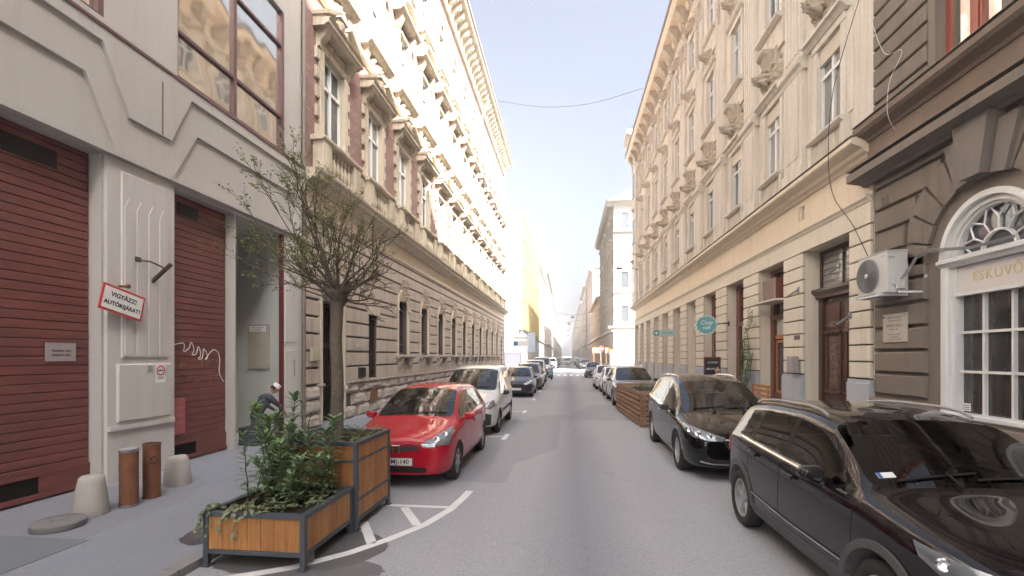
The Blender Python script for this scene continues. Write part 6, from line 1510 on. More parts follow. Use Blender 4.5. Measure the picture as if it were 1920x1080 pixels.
def st_list(*a): return sorted(set(round(x, 3) for x in a))
# --- compact SUV (near right)
SUV = dict(H=1.60, r=.335, ra=.385, fw=.83, wb=2.60, wheel='five', clad=True, trimm='trim_g', flare=.062, tum=.30, tint=True,
    st=st_list(0, .03, .12, .30, .55, .83, 1.05, 1.12, 1.30, 1.50, 1.72, 1.84, 2.05, 2.30, 2.38, 2.75, 3.10, 3.17, 3.45, 3.62, 3.74, 3.86, 4.02, 4.10, 4.14),
    plan=[(0, .70), (.03, .74), (.12, .80), (.30, .855), (.6, .885), (2.5, .895), (3.4, .89), (3.86, .85), (4.02, .81), (4.10, .76), (4.14, .72)],
    zlow=[(0, .30), (.12, .22), (.5, .20), (3.6, .21), (4.0, .28), (4.14, .36)],
    belt=[(0, .70), (.03, .80), (.12, .86), (.30, .90), (1.05, .985), (1.9, 1.03), (3.2, 1.07), (3.86, 1.08), (4.14, .98)],
    top=[(0, .80), (.03, .88), (.12, .945), (.30, .985), (.55, 1.02), (1.05, 1.085), (1.12, 1.11), (1.50, 1.33), (1.84, 1.505), (2.05, 1.55), (2.38, 1.575), (3.1, 1.56), (3.62, 1.51), (3.74, 1.46), (3.86, 1.33), (4.02, 1.14), (4.10, 1.02), (4.14, .94)],
    cowl=1.12, header=1.84, rhead=3.74, tglass=4.02, wins=((1.30, 2.30), (2.38, 3.10), (3.17, 3.45)), pillars=((2.30, 2.38), (3.10, 3.17)),
    head=dict(top=[(.42, 0, .83), (.62, .05, .865), (.80, .25, .90), (.88, .50, .935)], bot=[(.42, 0, .71), (.62, .05, .69), (.80, .18, .72), (.885, .44, .86)], d=(-.60, 1, -.25), mat='lens', bulbs=((.60, .05, .78, .055), (.74, .15, .82, .055), (.83, .33, .86, .04))),
    tail=dict(top=[(.55, 4.1, 1.0), (.84, 3.9, 1.03)], bot=[(.55, 4.1, .86), (.86, 3.85, .84)], d=(-.5, -1, 0)),
    mirror=(.88, 1.52, 1.02), black_mirror=False, handles=((2.12, .93), (2.98, .96)),
    seams=([(1.14, .42), (1.14, .96)], [(2.34, .42), (2.34, 1.03)], [(3.12, .66), (3.17, 1.05)], [(1.14, .44), (2.4, .42), (3.02, .44)], [(1.0, .99), (1.2, 1.0)]),
    mould=(([(1.18, .50), (2.1, .49), (3.0, .52)], .016, 'rim', .010), ([(1.25, 1.0), (2.0, 1.035), (3.2, 1.075), (3.46, 1.09)], .014, 'chrome', .006), ([(1.16, .84), (2.3, .88), (3.3, .92), (3.95, .94)], .006, 'trim', .002)),
    rail=(2.0, 3.6), railm='rim',
    front=(('grille', [(0, 0, .80), (.40, 0, .80)], [(0, 0, .70), (.40, 0, .70)], 'trim'), ('bumper_grille', [(0, 0, .46), (.5, 0, .46)], [(0, 0, .34), (.5, 0, .34)], 'iron')),
    plate=(0, .56))
MPV = dict(H=1.66, r=.345, ra=.385, fw=.92, wb=2.85, wheel='twin', tum=.36, chrome_handle=True,
    st=st_list(0, .04, .14, .35, .62, .92, 1.08, 1.15, 1.40, 1.70, 2.02, 2.15, 2.45, 2.62, 2.70, 3.10, 3.52, 3.60, 4.0, 4.22, 4.35, 4.50, 4.68, 4.76, 4.80),
    plan=[(0, .62), (.04, .70), (.14, .79), (.35, .88), (.65, .925), (2.5, .94), (4.1, .93), (4.5, .88), (4.68, .84), (4.76, .78), (4.80, .74)],
    zlow=[(0, .26), (.15, .19), (.6, .18), (4.2, .20), (4.7, .28), (4.8, .36)],
    belt=[(0, .58), (.04, .66), (.14, .74), (.35, .82), (1.08, .93), (2.0, 1.0), (3.6, 1.08), (4.5, 1.12), (4.8, 1.0)],
    top=[(0, .68), (.04, .76), (.14, .83), (.35, .89), (.62, .95), (1.08, 1.02), (1.15, 1.05), (1.70, 1.36), (2.15, 1.565), (2.45, 1.63), (2.7, 1.655), (3.6, 1.64), (4.22, 1.57), (4.35, 1.52), (4.50, 1.36), (4.68, 1.12), (4.76, 1.0), (4.8, .92)],
    cowl=1.15, header=2.15, rhead=4.35, tglass=4.68, wins=((1.40, 2.62), (2.70, 3.52), (3.60, 4.22)), pillars=((2.62, 2.70), (3.52, 3.60)),
    head=dict(top=[(.36, 0, .735), (.55, .05, .79), (.74, .25, .85), (.87, .62, .89)], bot=[(.38, 0, .665), (.58, .05, .665), (.78, .2, .70), (.89, .5, .80)], d=(-.6, 1, -.25), mat='lens', bulbs=((.55, .1, .73, .045), (.70, .2, .75, .05), (.80, .35, .79, .04))),
    tail=dict(top=[(.6, 4.7, 1.05), (.9, 4.5, 1.08)], bot=[(.6, 4.7, .85), (.92, 4.45, .84)], d=(-.5, -1, 0)),
    mirror=(.91, 1.62, .99), black_mirror=True, handles=((2.42, .93), (3.42, .97)),
    seams=([(1.30, .36), (1.28, .92)], [(2.66, .36), (2.66, 1.02)], [(3.50, .62), (3.60, 1.05)], [(1.3, .36), (3.4, .37)]),
    mould=(([(1.45, .97), (2.2, 1.02), (3.6, 1.09), (4.22, 1.12)], .016, 'chrome', .006),), rail=(2.3, 4.2), railm='chrome',
    front=(('grille', [(0, 0, .73), (.34, 0, .70), (.37, 0, .66)], [(0, 0, .44), (.20, 0, .45), (.32, 0, .58)], 'iron'), ('fog_lamp_surround', [(0, 0, .36), (.52, 0, .37), (.62, 0, .44)], [(0, 0, .31), (.50, 0, .32), (.60, 0, .34)], 'iron'), ('bumper_trim', [(0, 0, .30), (.55, 0, .31), (.70, 0, .34)], [(0, 0, .283), (.55, 0, .293), (.70, 0, .322)], 'chrome', .016)) + tuple(('grille_bar', [(0, 0, .50 + k * .05), (.20 + k * .035, 0, .50 + k * .05)], [(0, 0, .478 + k * .05), (.20 + k * .035, 0, .478 + k * .05)], 'chrome', .014) for k in range(5)),
    plate=(0, .40))
HATCH = dict(H=1.53, r=.30, ra=.335, fw=.72, wb=2.45, wheel='cap', tum=.33,
    st=st_list(0, .03, .10, .25, .45, .72, .82, .88, 1.10, 1.35, 1.62, 1.74, 2.0, 2.20, 2.27, 2.65, 2.95, 3.02, 3.30, 3.42, 3.52, 3.66, 3.78, 3.84),
    plan=[(0, .58), (.03, .67), (.10, .74), (.25, .80), (.45, .83), (1.2, .842), (2.9, .842), (3.42, .81), (3.66, .77), (3.78, .72), (3.84, .68)],
    zlow=[(0, .22), (.15, .17), (.5, .17), (3.3, .18), (3.84, .28)],
    belt=[(0, .60), (.03, .66), (.10, .70), (.25, .75), (.82, .90), (1.6, .955), (2.9, 1.0), (3.5, 1.03), (3.84, .95)],
    top=[(0, .66), (.03, .73), (.10, .78), (.25, .84), (.45, .90), (.82, 1.0), (.88, 1.03), (1.35, 1.295), (1.74, 1.46), (2.0, 1.505), (2.3, 1.525), (2.95, 1.505), (3.42, 1.44), (3.52, 1.38), (3.66, 1.16), (3.78, .98), (3.84, .90)],
    cowl=.88, header=1.74, rhead=3.42, tglass=3.66, wins=((1.10, 2.20), (2.27, 2.95), (3.02, 3.30)), pillars=((2.20, 2.27), (2.95, 3.02)),
    head=dict(top=[(.40, 0, .70), (.55, .08, .79), (.70, .36, .885), (.76, .56, .92)], bot=[(.43, 0, .64), (.60, .05, .635), (.79, .2, .665), (.81, .52, .84)], d=(-.35, .8, -.6), mat='lens', bulbs=((.60, .14, .72, .055), (.69, .30, .78, .05))),
    tail=dict(top=[(.6, 3.7, 1.15), (.8, 3.5, 1.15)], bot=[(.6, 3.75, .75), (.8, 3.6, .72)], d=(-.5, -1, 0)),
    mirror=(.82, 1.18, .93), handles=((2.02, .83), (2.82, .87)),
    seams=([(1.02, .32), (.98, .86)], [(2.235, .32), (2.235, .98)], [(2.86, .56), (3.0, .98)], [(1.04, .30), (2.75, .31)], [(3.2, .72), (3.36, .72), (3.36, .86), (3.2, .86), (3.2, .72)]),
    mould=(), front=(('grille', [(0, 0, .645), (.36, 0, .66)], [(0, 0, .565), (.36, 0, .60)], 'trim'), ('bumper_grille', [(0, 0, .34), (.42, 0, .34), (.50, 0, .31)], [(0, 0, .255), (.46, 0, .255)], 'iron'), ('air_slot', [(0, 0, .675), (.40, 0, .69)], [(0, 0, .665), (.40, 0, .680)], 'iron')),
    plate=(0, .42), plate_text='HMJ-140')
VAN = dict(H=1.80, r=.31, ra=.355, fw=.78, wb=2.52, wheel='cap', tum=.16, van=True, black_mirror=True,
    st=st_list(0, .03, .10, .28, .50, .78, .90, .97, 1.20, 1.45, 1.72, 1.84, 2.10, 2.30, 2.38, 2.8, 3.3, 3.6, 3.76, 3.82, 3.88, 3.92),
    plan=[(0, .60), (.03, .70), (.10, .77), (.28, .82), (.5, .845), (1.2, .86), (3.6, .855), (3.82, .83), (3.92, .79)],
    zlow=[(0, .26), (.15, .2), (.5, .19), (3.5, .2), (3.92, .3)],
    belt=[(0, .66), (.03, .74), (.10, .80), (.28, .86), (.90, .99), (1.6, 1.04), (3.92, 1.06)],
    top=[(0, .74), (.03, .83), (.10, .89), (.28, .95), (.50, 1.01), (.90, 1.10), (.97, 1.14), (1.45, 1.50), (1.84, 1.70), (2.1, 1.765), (2.5, 1.80), (3.6, 1.79), (3.76, 1.76), (3.82, 1.66), (3.88, 1.20), (3.92, 1.05)],
    cowl=.97, header=1.84, rhead=3.82, tglass=3.88, wins=((1.20, 2.30),), pillars=(),
    head=dict(top=[(.50, 0, .80), (.62, .08, .86), (.76, .3, .93)], bot=[(.52, 0, .70), (.68, .05, .69), (.79, .25, .76)], d=(-.5, .9, -.3), mat='lens', bulbs=((.66, .1, .79, .05),)),
    mirror=(.86, 1.30, .98), handles=((2.16, .90), (2.6, .92)),
    seams=([(1.12, .34), (1.10, .95)], [(2.36, .32), (2.36, 1.62)], [(3.45, .4), (3.45, 1.6)], [(1.1, .32), (3.4, .33)], [(2.36, 1.02), (3.45, 1.04)]),
    mould=(([(1.15, .56), (2.3, .56), (2.95, .58)], .07, 'trim', .012),),
    front=(('grille', [(0, 0, .72), (.34, 0, .72)], [(0, 0, .62), (.34, 0, .62)], 'iron'), ('bumper', [(0, 0, .60), (.55, 0, .60), (.72, 0, .56)], [(0, 0, .27), (.55, 0, .27), (.70, 0, .30)], 'trim', .012)),
    plate=(0, .45), flare=.0)
VAN.pop('flare')
import copy
paints = dict(red=paint('red_paint', (.42, .006, .022)), graphite=paint('graphite_paint', (.009, .007, .009), 0, .35, .004), black=paint('black_paint', (.003, .003, .0035), 0, .3, .004), white=paint('white_paint_car', (.62, .62, .60)),
    darkblue=paint('dark_blue_paint', (.018, .024, .045), .3, .3), bronze=paint('bronze_brown_paint', (.07, .055, .045), .4, .3), silver=paint('silver_paint', (.36, .36, .37), .6, .3), grey=paint('grey_paint', (.12, .125, .135), .4, .3), teal=paint('teal_paint', (.03, .16, .18), 0, .3), blue=paint('pale_blue_paint', (.16, .22, .30), .3, .3))
suv, sb = make_car(SUV, 'suv', 'dark graphite compact SUV parked nearest the camera at the lower right', 'car', 2.965, 2.63, paints['graphite'])
mpv, mb_ = make_car(MPV, 'minivan', 'glossy black family car parked behind the nearest dark SUV on the right', 'car', 2.88, 8.00, paints['black'], rz=R(-1.0))
red, rbv = make_car(HATCH, 'hatchback', 'red small hatchback parked behind the tall wooden planter', 'car', -2.63, 7.10, paints['red'])
for nm_, mt_ in (('badge', 'chrome'),):
    q = hit(rbv, (0, 0, .615), (0, 1, 0), .012); b = MB(); y = q.y
    for x in (-.034, .034): b.prism([(x - .010 + (.006 if x > 0 else -.006), .655), (x + .010 + (.006 if x > 0 else -.006), .655), (x + .008, .578), (x - .012, .578)], y - .012, y, 'y')
    b.box((-.034, y - .011, .608), (.034, y - .001, .622)); ring_ = [(a * .062, c * .052) for a, c in ((-1, 1), (1, 1), (.8, -1), (-.8, -1))]
    b.tube([(x, y - .006, .615 + z) for x, z in ring_ + [ring_[0]]], .005, 4); b.build('badge', M[mt_], red)
van, vbv = make_car(VAN, 'delivery_van', 'white small delivery van with black bumper, parked behind the red hatchback', 'van', -2.64, 11.92, paints['white'])
b = MB(); b.tube([(.0, 2.2, 1.78), (.0, 2.36, 1.98)], .006, 4); b.build('antenna', M['iron'], van)
# red sunshade-like sticker and parking sticker in the SUV windscreen
q0 = hit(sb, (-.64, 1.22, 2), (0, 0, -1), .004); b = MB()
if q0 is not None:
    q1 = hit(sb, (-.52, 1.22, 2), (0, 0, -1), .004); q2 = hit(sb, (-.52, 1.27, 2), (0, 0, -1), .004); q3 = hit(sb, (-.64, 1.27, 2), (0, 0, -1), .004); b.quad(q0, q1, q2, q3); b.build('sticker', M['white'], suv)
    b = MB(); k = [q0.lerp(q1, .02), q0.lerp(q1, .25), q3.lerp(q2, .25), q3.lerp(q2, .02)]; b.quad(*[tuple(p + Vector((0, -.001, .002))) for p in k]); b.build('sticker', plain('blue_sign', (.04, .12, .35), .4), suv)
b = MB(); b.box((-.8, 1.27, .0), (-.79, 1.28, .01))
# further cars: variants of the same bodies, copied part by part
def recolour(root, pm, old):
    stack = [root]
    while stack:
        o = stack.pop()
        for c in [c for c in COL.objects if c.parent == o]:
            stack.append(c)
            if c.type == 'MESH':
                for i, s_ in enumerate(c.data.materials):
                    if s_ in old:
                        c.material_slots[i].link = 'OBJECT'; c.material_slots[i].material = pm
        
HATCH2 = copy.deepcopy(HATCH); HATCH2.update(wheel='multi', plate_text=None); HATCH2['front'] = (('grille', [(0, 0, .66), (.42, 0, .66)], [(0, 0, .50), (.36, 0, .50)], 'iron'), ('bumper_grille', [(0, 0, .40), (.5, 0, .38)], [(0, 0, .25), (.5, 0, .27)], 'iron'))
dh, _ = make_car(HATCH2, 'hatchback', 'dark blue hatchback parked behind the white delivery van', 'car', -2.52, 23.4, paints['darkblue'], detail=1)
ALLP = set(paints.values())
def again(src, label, X, Y, pm, name='parked_car', cat='car', grp='cars parked along the kerb', rz=0, sc=1):
    c = copy_tree(src); c.name = name; c['label'] = label; c['category'] = cat; c['group'] = grp; c.location = (X, Y, 0); c.rotation_euler = (0, 0, rz); recolour(c, pm, ALLP); c.scale = (sc, sc, sc)
    return c
again(mpv, 'bronze brown car peeking out behind the dark blue hatchback on the left', -2.45, 28.2, paints['bronze'])
again(van, 'pale silver high car behind the bronze one, left row', -2.45, 34.2, paints['silver'])
again(mpv, 'silver family car right behind the brown pallet planter', 2.80, 19.3, paints['silver'])
again(red, 'white hatchback parked behind the silver family car, right row', 2.68, 24.5, paints['white'])
again(dh, 'third white car of the right row, just before the side street', 2.55, 29.2, paints['white'])
again(dh, 'dark grey hatchback standing alone before the crossing, right row', 2.55, 45.5, paints['grey'])
cols = ['white', 'silver', 'grey', 'black', 'white', 'bronze', 'darkblue', 'silver', 'red', 'white', 'grey', 'silver']; words = dict(white='white', silver='silver', grey='grey', black='black', bronze='brown', darkblue='dark blue', red='red')
srcs = [van, mpv, dh, suv, red, mpv, van, dh]
ordn = ['first', 'second', 'third', 'fourth', 'fifth', 'sixth', 'seventh', 'eighth', 'ninth', 'tenth', 'eleventh', 'twelfth']
for i in range(12):
    again(srcs[i % 8], 'tiny %s car in the far left row, %s beyond the crossing' % (words[cols[i]], ordn[i]), -2.5 + .06 * math.sin(i * 2.1), 77 + i * 6.1, paints[cols[i]], grp='far parked cars')
    j = (i + 5) % 12
    again(srcs[(i + 3) % 8], 'tiny %s car in the far right row, %s beyond the crossing' % (words[cols[j]], ordn[i]), 2.75 + .06 * math.cos(i * 1.7), 75.5 + i * 6.0, paints[cols[j]], grp='far parked cars')
again(van, 'large white van just before the crossing on the left', -2.45, 44.0, paints['white'], 'parked_van', 'van', sc=1.12)
again(dh, 'white car driving towards the camera far down the middle of the street', -.1, 108, paints['white'], 'moving_car', grp='moving cars')
again(mpv, 'silver car driving behind the white one far down the street', .3, 128, paints['silver'], 'moving_car', grp='moving cars')
# teal scooter with rider far left
sc_ = empty('motor_scooter', (-1.35, 41.5, 0)); sc_['local'] = 1; tag(sc_, 'teal motor scooter standing by the left row near the white van', 'scooter')
for y in (.0, 1.25):
    b = MB(); b.lathe([(.14, -.05), (.24, -.06), (.25, 0), (.24, .06), (.14, .05)], (0, y, .25), 20, 'x'); b.build('wheel', M['tyre'], sc_)
b = MB(); b.prism([(-.1, .45), (.05, 1.0), (.12, .98), (.2, .35), (.6, .3), (.7, .62), (1.4, .72), (1.35, .45), (.9, .22), (.15, .22)], -.16, .16, 'x'); b.build('body', paints['teal'], sc_)
b = MB(); b.box((-.14, .65, .70), (.14, 1.35, .80)); b.build('seat', M['trim'], sc_); b = MB(); b.tube([(-.3, .12, 1.05), (0, .06, 1.02), (.3, .12, 1.05)], .02, 6); b.build('handlebar', M['iron'], sc_)
# ================================================================== PLANTERS
def planter(name, label, cx, cy, wx, wy, h, rails, rz=0):
    rt = empty(name, (cx, cy, 0), rz, True); tag(rt, label, 'planter')
    a, b = wx / 2, wy / 2; t = .05; f = MB()
    for sx in (-1, 1):
        for sy in (-1, 1):
            f.box((sx * a, sy * b, 0.006), (sx * (a - t), sy * (b - t), h - .045)); f.box((sx * (a + .02) - .0, sy * (b + .02), 0.004), (sx * (a - .07), sy * (b - .07), .012))
    for z0, z1 in [(h - .045, h)] : 
        for s_ in (-1, 1): f.box((s_ * (a + .004), -b - .004, z0), (s_ * (a - .06), b + .004, z1)); f.box((-a + .06, s_ * (b + .004), z0), (a - .06, s_ * (b - .06), z1))
    for z0, z1 in rails:
        for s_ in (-1, 1): f.box((s_ * (a - .003), -b + t, z0), (s_ * (a - t + .004), b - t, z1)); f.box((-a + t, s_ * (b - .003), z0), (a - t, s_ * (b - t + .004), z1))
    f.build('frame', M['pl_frame'], rt)
    z0, z1 = rails[0][1], h - .045
    for ax in ('x', 'y'):
        for s_ in (-1, 1):
            w = MB(); L_ = (b if ax == 'x' else a) - t; n = max(3, round(2 * L_ / .135)); st_ = 2 * L_ / n
            for k in range(n):
                u0, u1 = -L_ + k * st_ + .0015, -L_ + (k + 1) * st_ - .0015
                if ax == 'x': w.box((s_ * (a - .012), u0, z0), (s_ * (a - .032), u1, z1))
                else: w.box((u0, s_ * (b - .012), z0), (u1, s_ * (b - .032), z1))
            w.build('wood_panel', M['pl_wood'], rt)
    s = MB(); N = 10; P = []
    for j in range(N + 1):
        for i in range(N + 1):
            x, y = (-a + .06) + (wx - .12) * i / N, (-b + .06) + (wy - .12) * j / N; P.append((x, y, h - .07 + .03 * noise.noise(Vector((x * 5, y * 5, h)))))
    s.add(P, [(j * (N + 1) + i, j * (N + 1) + i + 1, (j + 1) * (N + 1) + i + 1, (j + 1) * (N + 1) + i) for j in range(N) for i in range(N)]); s.build('soil', M['soil'], rt); return rt
lp = planter('low_planter', 'low square planter with orange boards in a dark steel frame, nearest at the lower left', -3.00, 4.765, 1.05, 1.03, .535, [(.13, .175)])
tp = planter('tall_planter', 'tall square planter with orange boards and dark steel bands, holding the bare tree', -2.97, 5.83, 1.06, 1.05, 1.04, [(.10, .15), (.34, .37), (.80, .83)])
# pallet planter on the right
pp = empty('pallet_planter', (2.93, 16.35, 0), R(2.6), True); tag(pp, 'brown pallet wood planter box standing in the parking row behind the black family car', 'planter')
for s_, ax in ((-1, 'x'), (1, 'x'), (-1, 'y'), (1, 'y')):
    w = MB(); rnd = random.Random(int(s_ * 3 + 9))
    for k in range(7):
        z = .05 + k * .145
        if ax == 'x':
            for q in range(4): w.box((s_ * .95, -2.3 + q * 1.15 + .01, z), (s_ * .925, -2.3 + (q + 1) * 1.15 - .01, z + rnd.uniform(.09, .115)))
        else: w.box((-.92, s_ * 2.3, z), (.92, s_ * 2.275, z + rnd.uniform(.09, .115)))
    for q in (range(9) if ax == 'x' else range(3)):
        if ax == 'x': u = -2.2 + q * .55; w.box((s_ * .923, u - .05, .0), (s_ * .85, u + .05, 1.03))
        else: u = -.8 + q * .8; w.box((u - .05, s_ * 2.273, .0), (u + .05, s_ * 2.20, 1.03))
    w.build('slatted_side', M['pallet'], pp)
w = MB(); w.box((-.84, -2.19, .1), (.84, 2.19, .90)); w.build('soil', M['soil'], pp)

# ================================================================== PLANTS
def leaf(mb, p, d, up, L_, W_, fold=.15, droop=.2):
    d = Vector(d).normalized(); s_ = d.cross(Vector(up)); s_ = s_.normalized() if s_.length > 1e-4 else Vector((1, 0, 0)); n = s_.cross(d).normalized(); p = Vector(p)
    a = p; m1 = p + d * L_ * .35 - n * droop * L_ * .05; m2 = p + d * L_ * .72 - n * droop * L_ * .25; e = p + d * L_ - n * droop * L_ * .6
    V = [a, m1 + s_ * W_ * .5 + n * W_ * fold, m1, m1 - s_ * W_ * .5 + n * W_ * fold, m2 + s_ * W_ * .42 + n * W_ * fold, m2, m2 - s_ * W_ * .42 + n * W_ * fold, e]
    mb.add(V, [(0, 2, 1), (0, 3, 2), (1, 2, 5, 4), (2, 3, 6, 5), (4, 5, 7), (5, 6, 7)])
def laurel(name, label, base, stems, seed, mat='leaf_laurel', LL=.10, group='shrubs in the low planter', gap=.028):
    rnd = random.Random(seed); rt = empty(name, base, 0, True); tag(rt, label, 'shrub', group); st_ = MB(); lf = MB()
    for (dx, dy, h, lx, ly) in stems:
        pts = []; n = 9
        for i in range(n): t = i / (n - 1); pts.append((dx + lx * t ** 1.4 + rnd.uniform(-.006, .006), dy + ly * t ** 1.4 + rnd.uniform(-.006, .006), h * t))
        st_.tube(pts, [.009 * (1 - .65 * i / (n - 1)) for i in range(n)], 5)
        z = h * .12; a = rnd.uniform(0, 6)
        while z < h:
            t = z / h; P = poly_at(pts, t); a += 2.4; k = 2 if t < .92 else 4
            for q in range(k):
                an = a + q * 2 * PI / k; up = .25 + .9 * t ** 3 + rnd.uniform(-.2, .2); s_ = rnd.uniform(.75, 1.15) * (1 - .35 * abs(t - .55))
                leaf(lf, P, (math.cos(an), math.sin(an), up), (0, 0, 1), LL * s_, LL * .34 * s_, .12, rnd.uniform(.1, .7))
            z += gap * rnd.uniform(.8, 1.3)
    st_.build('stem', M['stem'], rt); lf.build('leaves', M[mat], rt, fix=False); return rt
G = 'shrubs in the low planter'
laurel('laurel_shrub', 'upright thin laurel with widely spaced leaves at the left front corner of the low planter', (-3.34, 4.66, .47), [(0, 0, .74, -.08, .02), (.05, .03, .42, .10, 0)], 1, LL=.135, gap=.036)
laurel('laurel_shrub', 'light green topped laurel leaning left over the pavement', (-3.36, 5.02, .47), [(0, 0, 1.0, -.20, .05), (.02, 0, .86, -.10, .12), (.06, -.05, .62, .1, 0)], 2, 'leaf_light', .15)
laurel('laurel_shrub', 'bushy dark laurel in the middle of the low planter', (-3.06, 4.80, .47), [(0, 0, .66, .05, -.1), (.06, .08, .82, -.05, .02), (-.08, .02, .74, -.14, 0), (.1, -.05, .5, .2, -.08), (-.04, -.1, .50, -.1, -.12)], 3, LL=.13, gap=.027)
laurel('laurel_shrub', 'tallest laurel spike in front of the red post', (-3.13, 5.08, .47), [(0, 0, 1.14, .02, .06), (-.08, .02, .86, -.14, .06), (.05, 0, .70, .08, 0)], 4, LL=.14)
laurel('laurel_shrub', 'broad leaved laurel against the tall planter near its right post', (-2.72, 5.08, .47), [(0, 0, .72, .03, 0), (.05, -.03, .88, .08, .02), (-.07, 0, .64, -.12, -.02), (.02, -.05, .45, .1, -.1)], 5, LL=.155, gap=.026)
laurel('laurel_shrub', 'low spreading laurel between the middle bush and the right rail', (-2.84, 4.74, .47), [(0, 0, .42, .05, -.05), (.05, .05, .5, .12, .05), (-.04, .04, .46, -.06, .06), (0, -.06, .36, .02, -.12)], 6, LL=.14)
laurel('laurel_shrub', 'green bushy laurel behind the leaning light green one', (-3.22, 5.15, .47), [(0, 0, .9, -.1, .0), (.03, 0, .76, .05, 0), (-.06, 0, .66, -.18, .02)], 12, 'leaf_laurel', .13)
def ground_plant(name, label, pts, mat, seed, L_=.035, n=220, group=None, w_=.8, stem=True, spread=.12, h=.10):
    rnd = random.Random(seed); c = pts[0]; rt = empty(name, c, 0, True); tag(rt, label, 'plant', group); st_ = MB(); lf = MB()
    for k in range(n // 14):
        p0 = Vector(rnd.choice(pts)) - Vector(c); a = rnd.uniform(0, 2 * PI); q = [p0 + Vector((rnd.uniform(-1, 1) * spread * .3, rnd.uniform(-1, 1) * spread * .3, 0))]
        for j in range(5): q.append(q[-1] + Vector((math.cos(a) * spread * .35 + rnd.uniform(-.02, .02), math.sin(a) * spread * .35 + rnd.uniform(-.02, .02), h * .35 * (1 - j * .35))))
        st_.tube([tuple(v) for v in q], .0022, 3)
        for j in range(14):
            P = poly_at([tuple(v) for v in q], rnd.random()); an = rnd.uniform(0, 2 * PI); leaf(lf, P, (math.cos(an), math.sin(an), rnd.uniform(-.1, .8)), (0, 0, 1), L_ * rnd.uniform(.7, 1.3), L_ * w_ * rnd.uniform(.7, 1.2), .1, .3)
    st_.build('stem', M['stem'], rt); lf.build('leaves', M[mat], rt, fix=False)
ground_plant('ivy', 'variegated ivy creeping over the soil at the right side of the low planter', [(-2.75, 4.62, .48), (-2.9, 4.5, .48), (-2.7, 4.9, .48), (-2.62, 4.75, .48)], 'leaf_ivy', 21, .04, 260)
ground_plant('ivy', 'ivy mat in front of the bushy laurel, behind the front rail of the low planter', [(-3.1, 4.42, .48), (-2.95, 4.40, .48), (-3.22, 4.5, .48)], 'leaf_ivy', 22, .036, 110)
rnd = random.Random(31); rt = empty('ivy', (-3.42, 4.32, .53), 0, True); tag(rt, 'ivy spilling over the front left corner of the low planter', 'plant'); st_ = MB(); lf = MB()
for k in range(9):
    x = rnd.uniform(-.05, .28) if k < 8 else rnd.uniform(.2, .5); q = [(x, .12, .0), (x - .02, .02, .05), (x - .04 + rnd.uniform(-.03, .03), -.085, .02)]
    ln = rnd.uniform(.05, .34) if k < 8 else rnd.uniform(.02, .3) * (1 if k == 13 else .3); q += [(q[-1][0] + rnd.uniform(-.05, .03), -.10, -ln * .5), (q[-1][0] + rnd.uniform(-.08, .02), -.105, -ln)]
    st_.tube(q, .002, 3)
    for j in range(18): P = poly_at(q, rnd.random()); an = rnd.uniform(0, 2 * PI); leaf(lf, P, (math.cos(an), -abs(math.sin(an)) * .6, rnd.uniform(-.5, .5)), (0, -1, .5), rnd.uniform(.025, .045), rnd.uniform(.02, .04), .1, .3)
st_.build('stem', M['stem'], rt); lf.build('leaves', M['leaf_ivy'], rt, fix=False)
ground_plant('herb', 'grey green herb tuft at the left of the tall planter', [(-3.25, 5.5, .97), (-3.05, 5.45, .97)], 'leaf_grey', 41, .035, 560, w_=.3, spread=.16, h=.22)
ground_plant('herb', 'pale grey green herb cushion right of the tree trunk', [(-2.72, 5.8, .97), (-2.6, 6.0, .97), (-2.78, 6.1, .97)], 'leaf_grey', 42, .04, 560, w_=.16, spread=.16, h=.2)
ground_plant('herb', 'small light green plants on the front soil of the tall planter', [(-2.8, 5.42, .98), (-2.62, 5.5, .98), (-2.95, 5.4, .98)], 'leaf_ivy', 43, .03, 260, spread=.1, h=.07)
ground_plant('herb', 'low light plants at the back right corner of the tall planter', [(-2.58, 6.2, .98), (-2.6, 5.75, .98)], 'leaf_light', 44, .03, 200, spread=.1, h=.07)
ground_plant('herb', 'green plants growing in the pallet planter', [(2.5, 14.6, .92), (3.0, 14.8, .92), (2.8, 15.8, .92), (3.3, 17.0, .92), (2.7, 17.6, .92)], 'leaf_laurel', 45, .06, 500, spread=.2, h=.12)
laurel('laurel_shrub', 'small laurel growing left of the tree trunk in the tall planter', (-3.30, 5.62, .97), [(0, 0, .52, -.02, 0), (.04, .03, .38, .05, .02)], 51, LL=.085, group='shrubs in the tall planter')

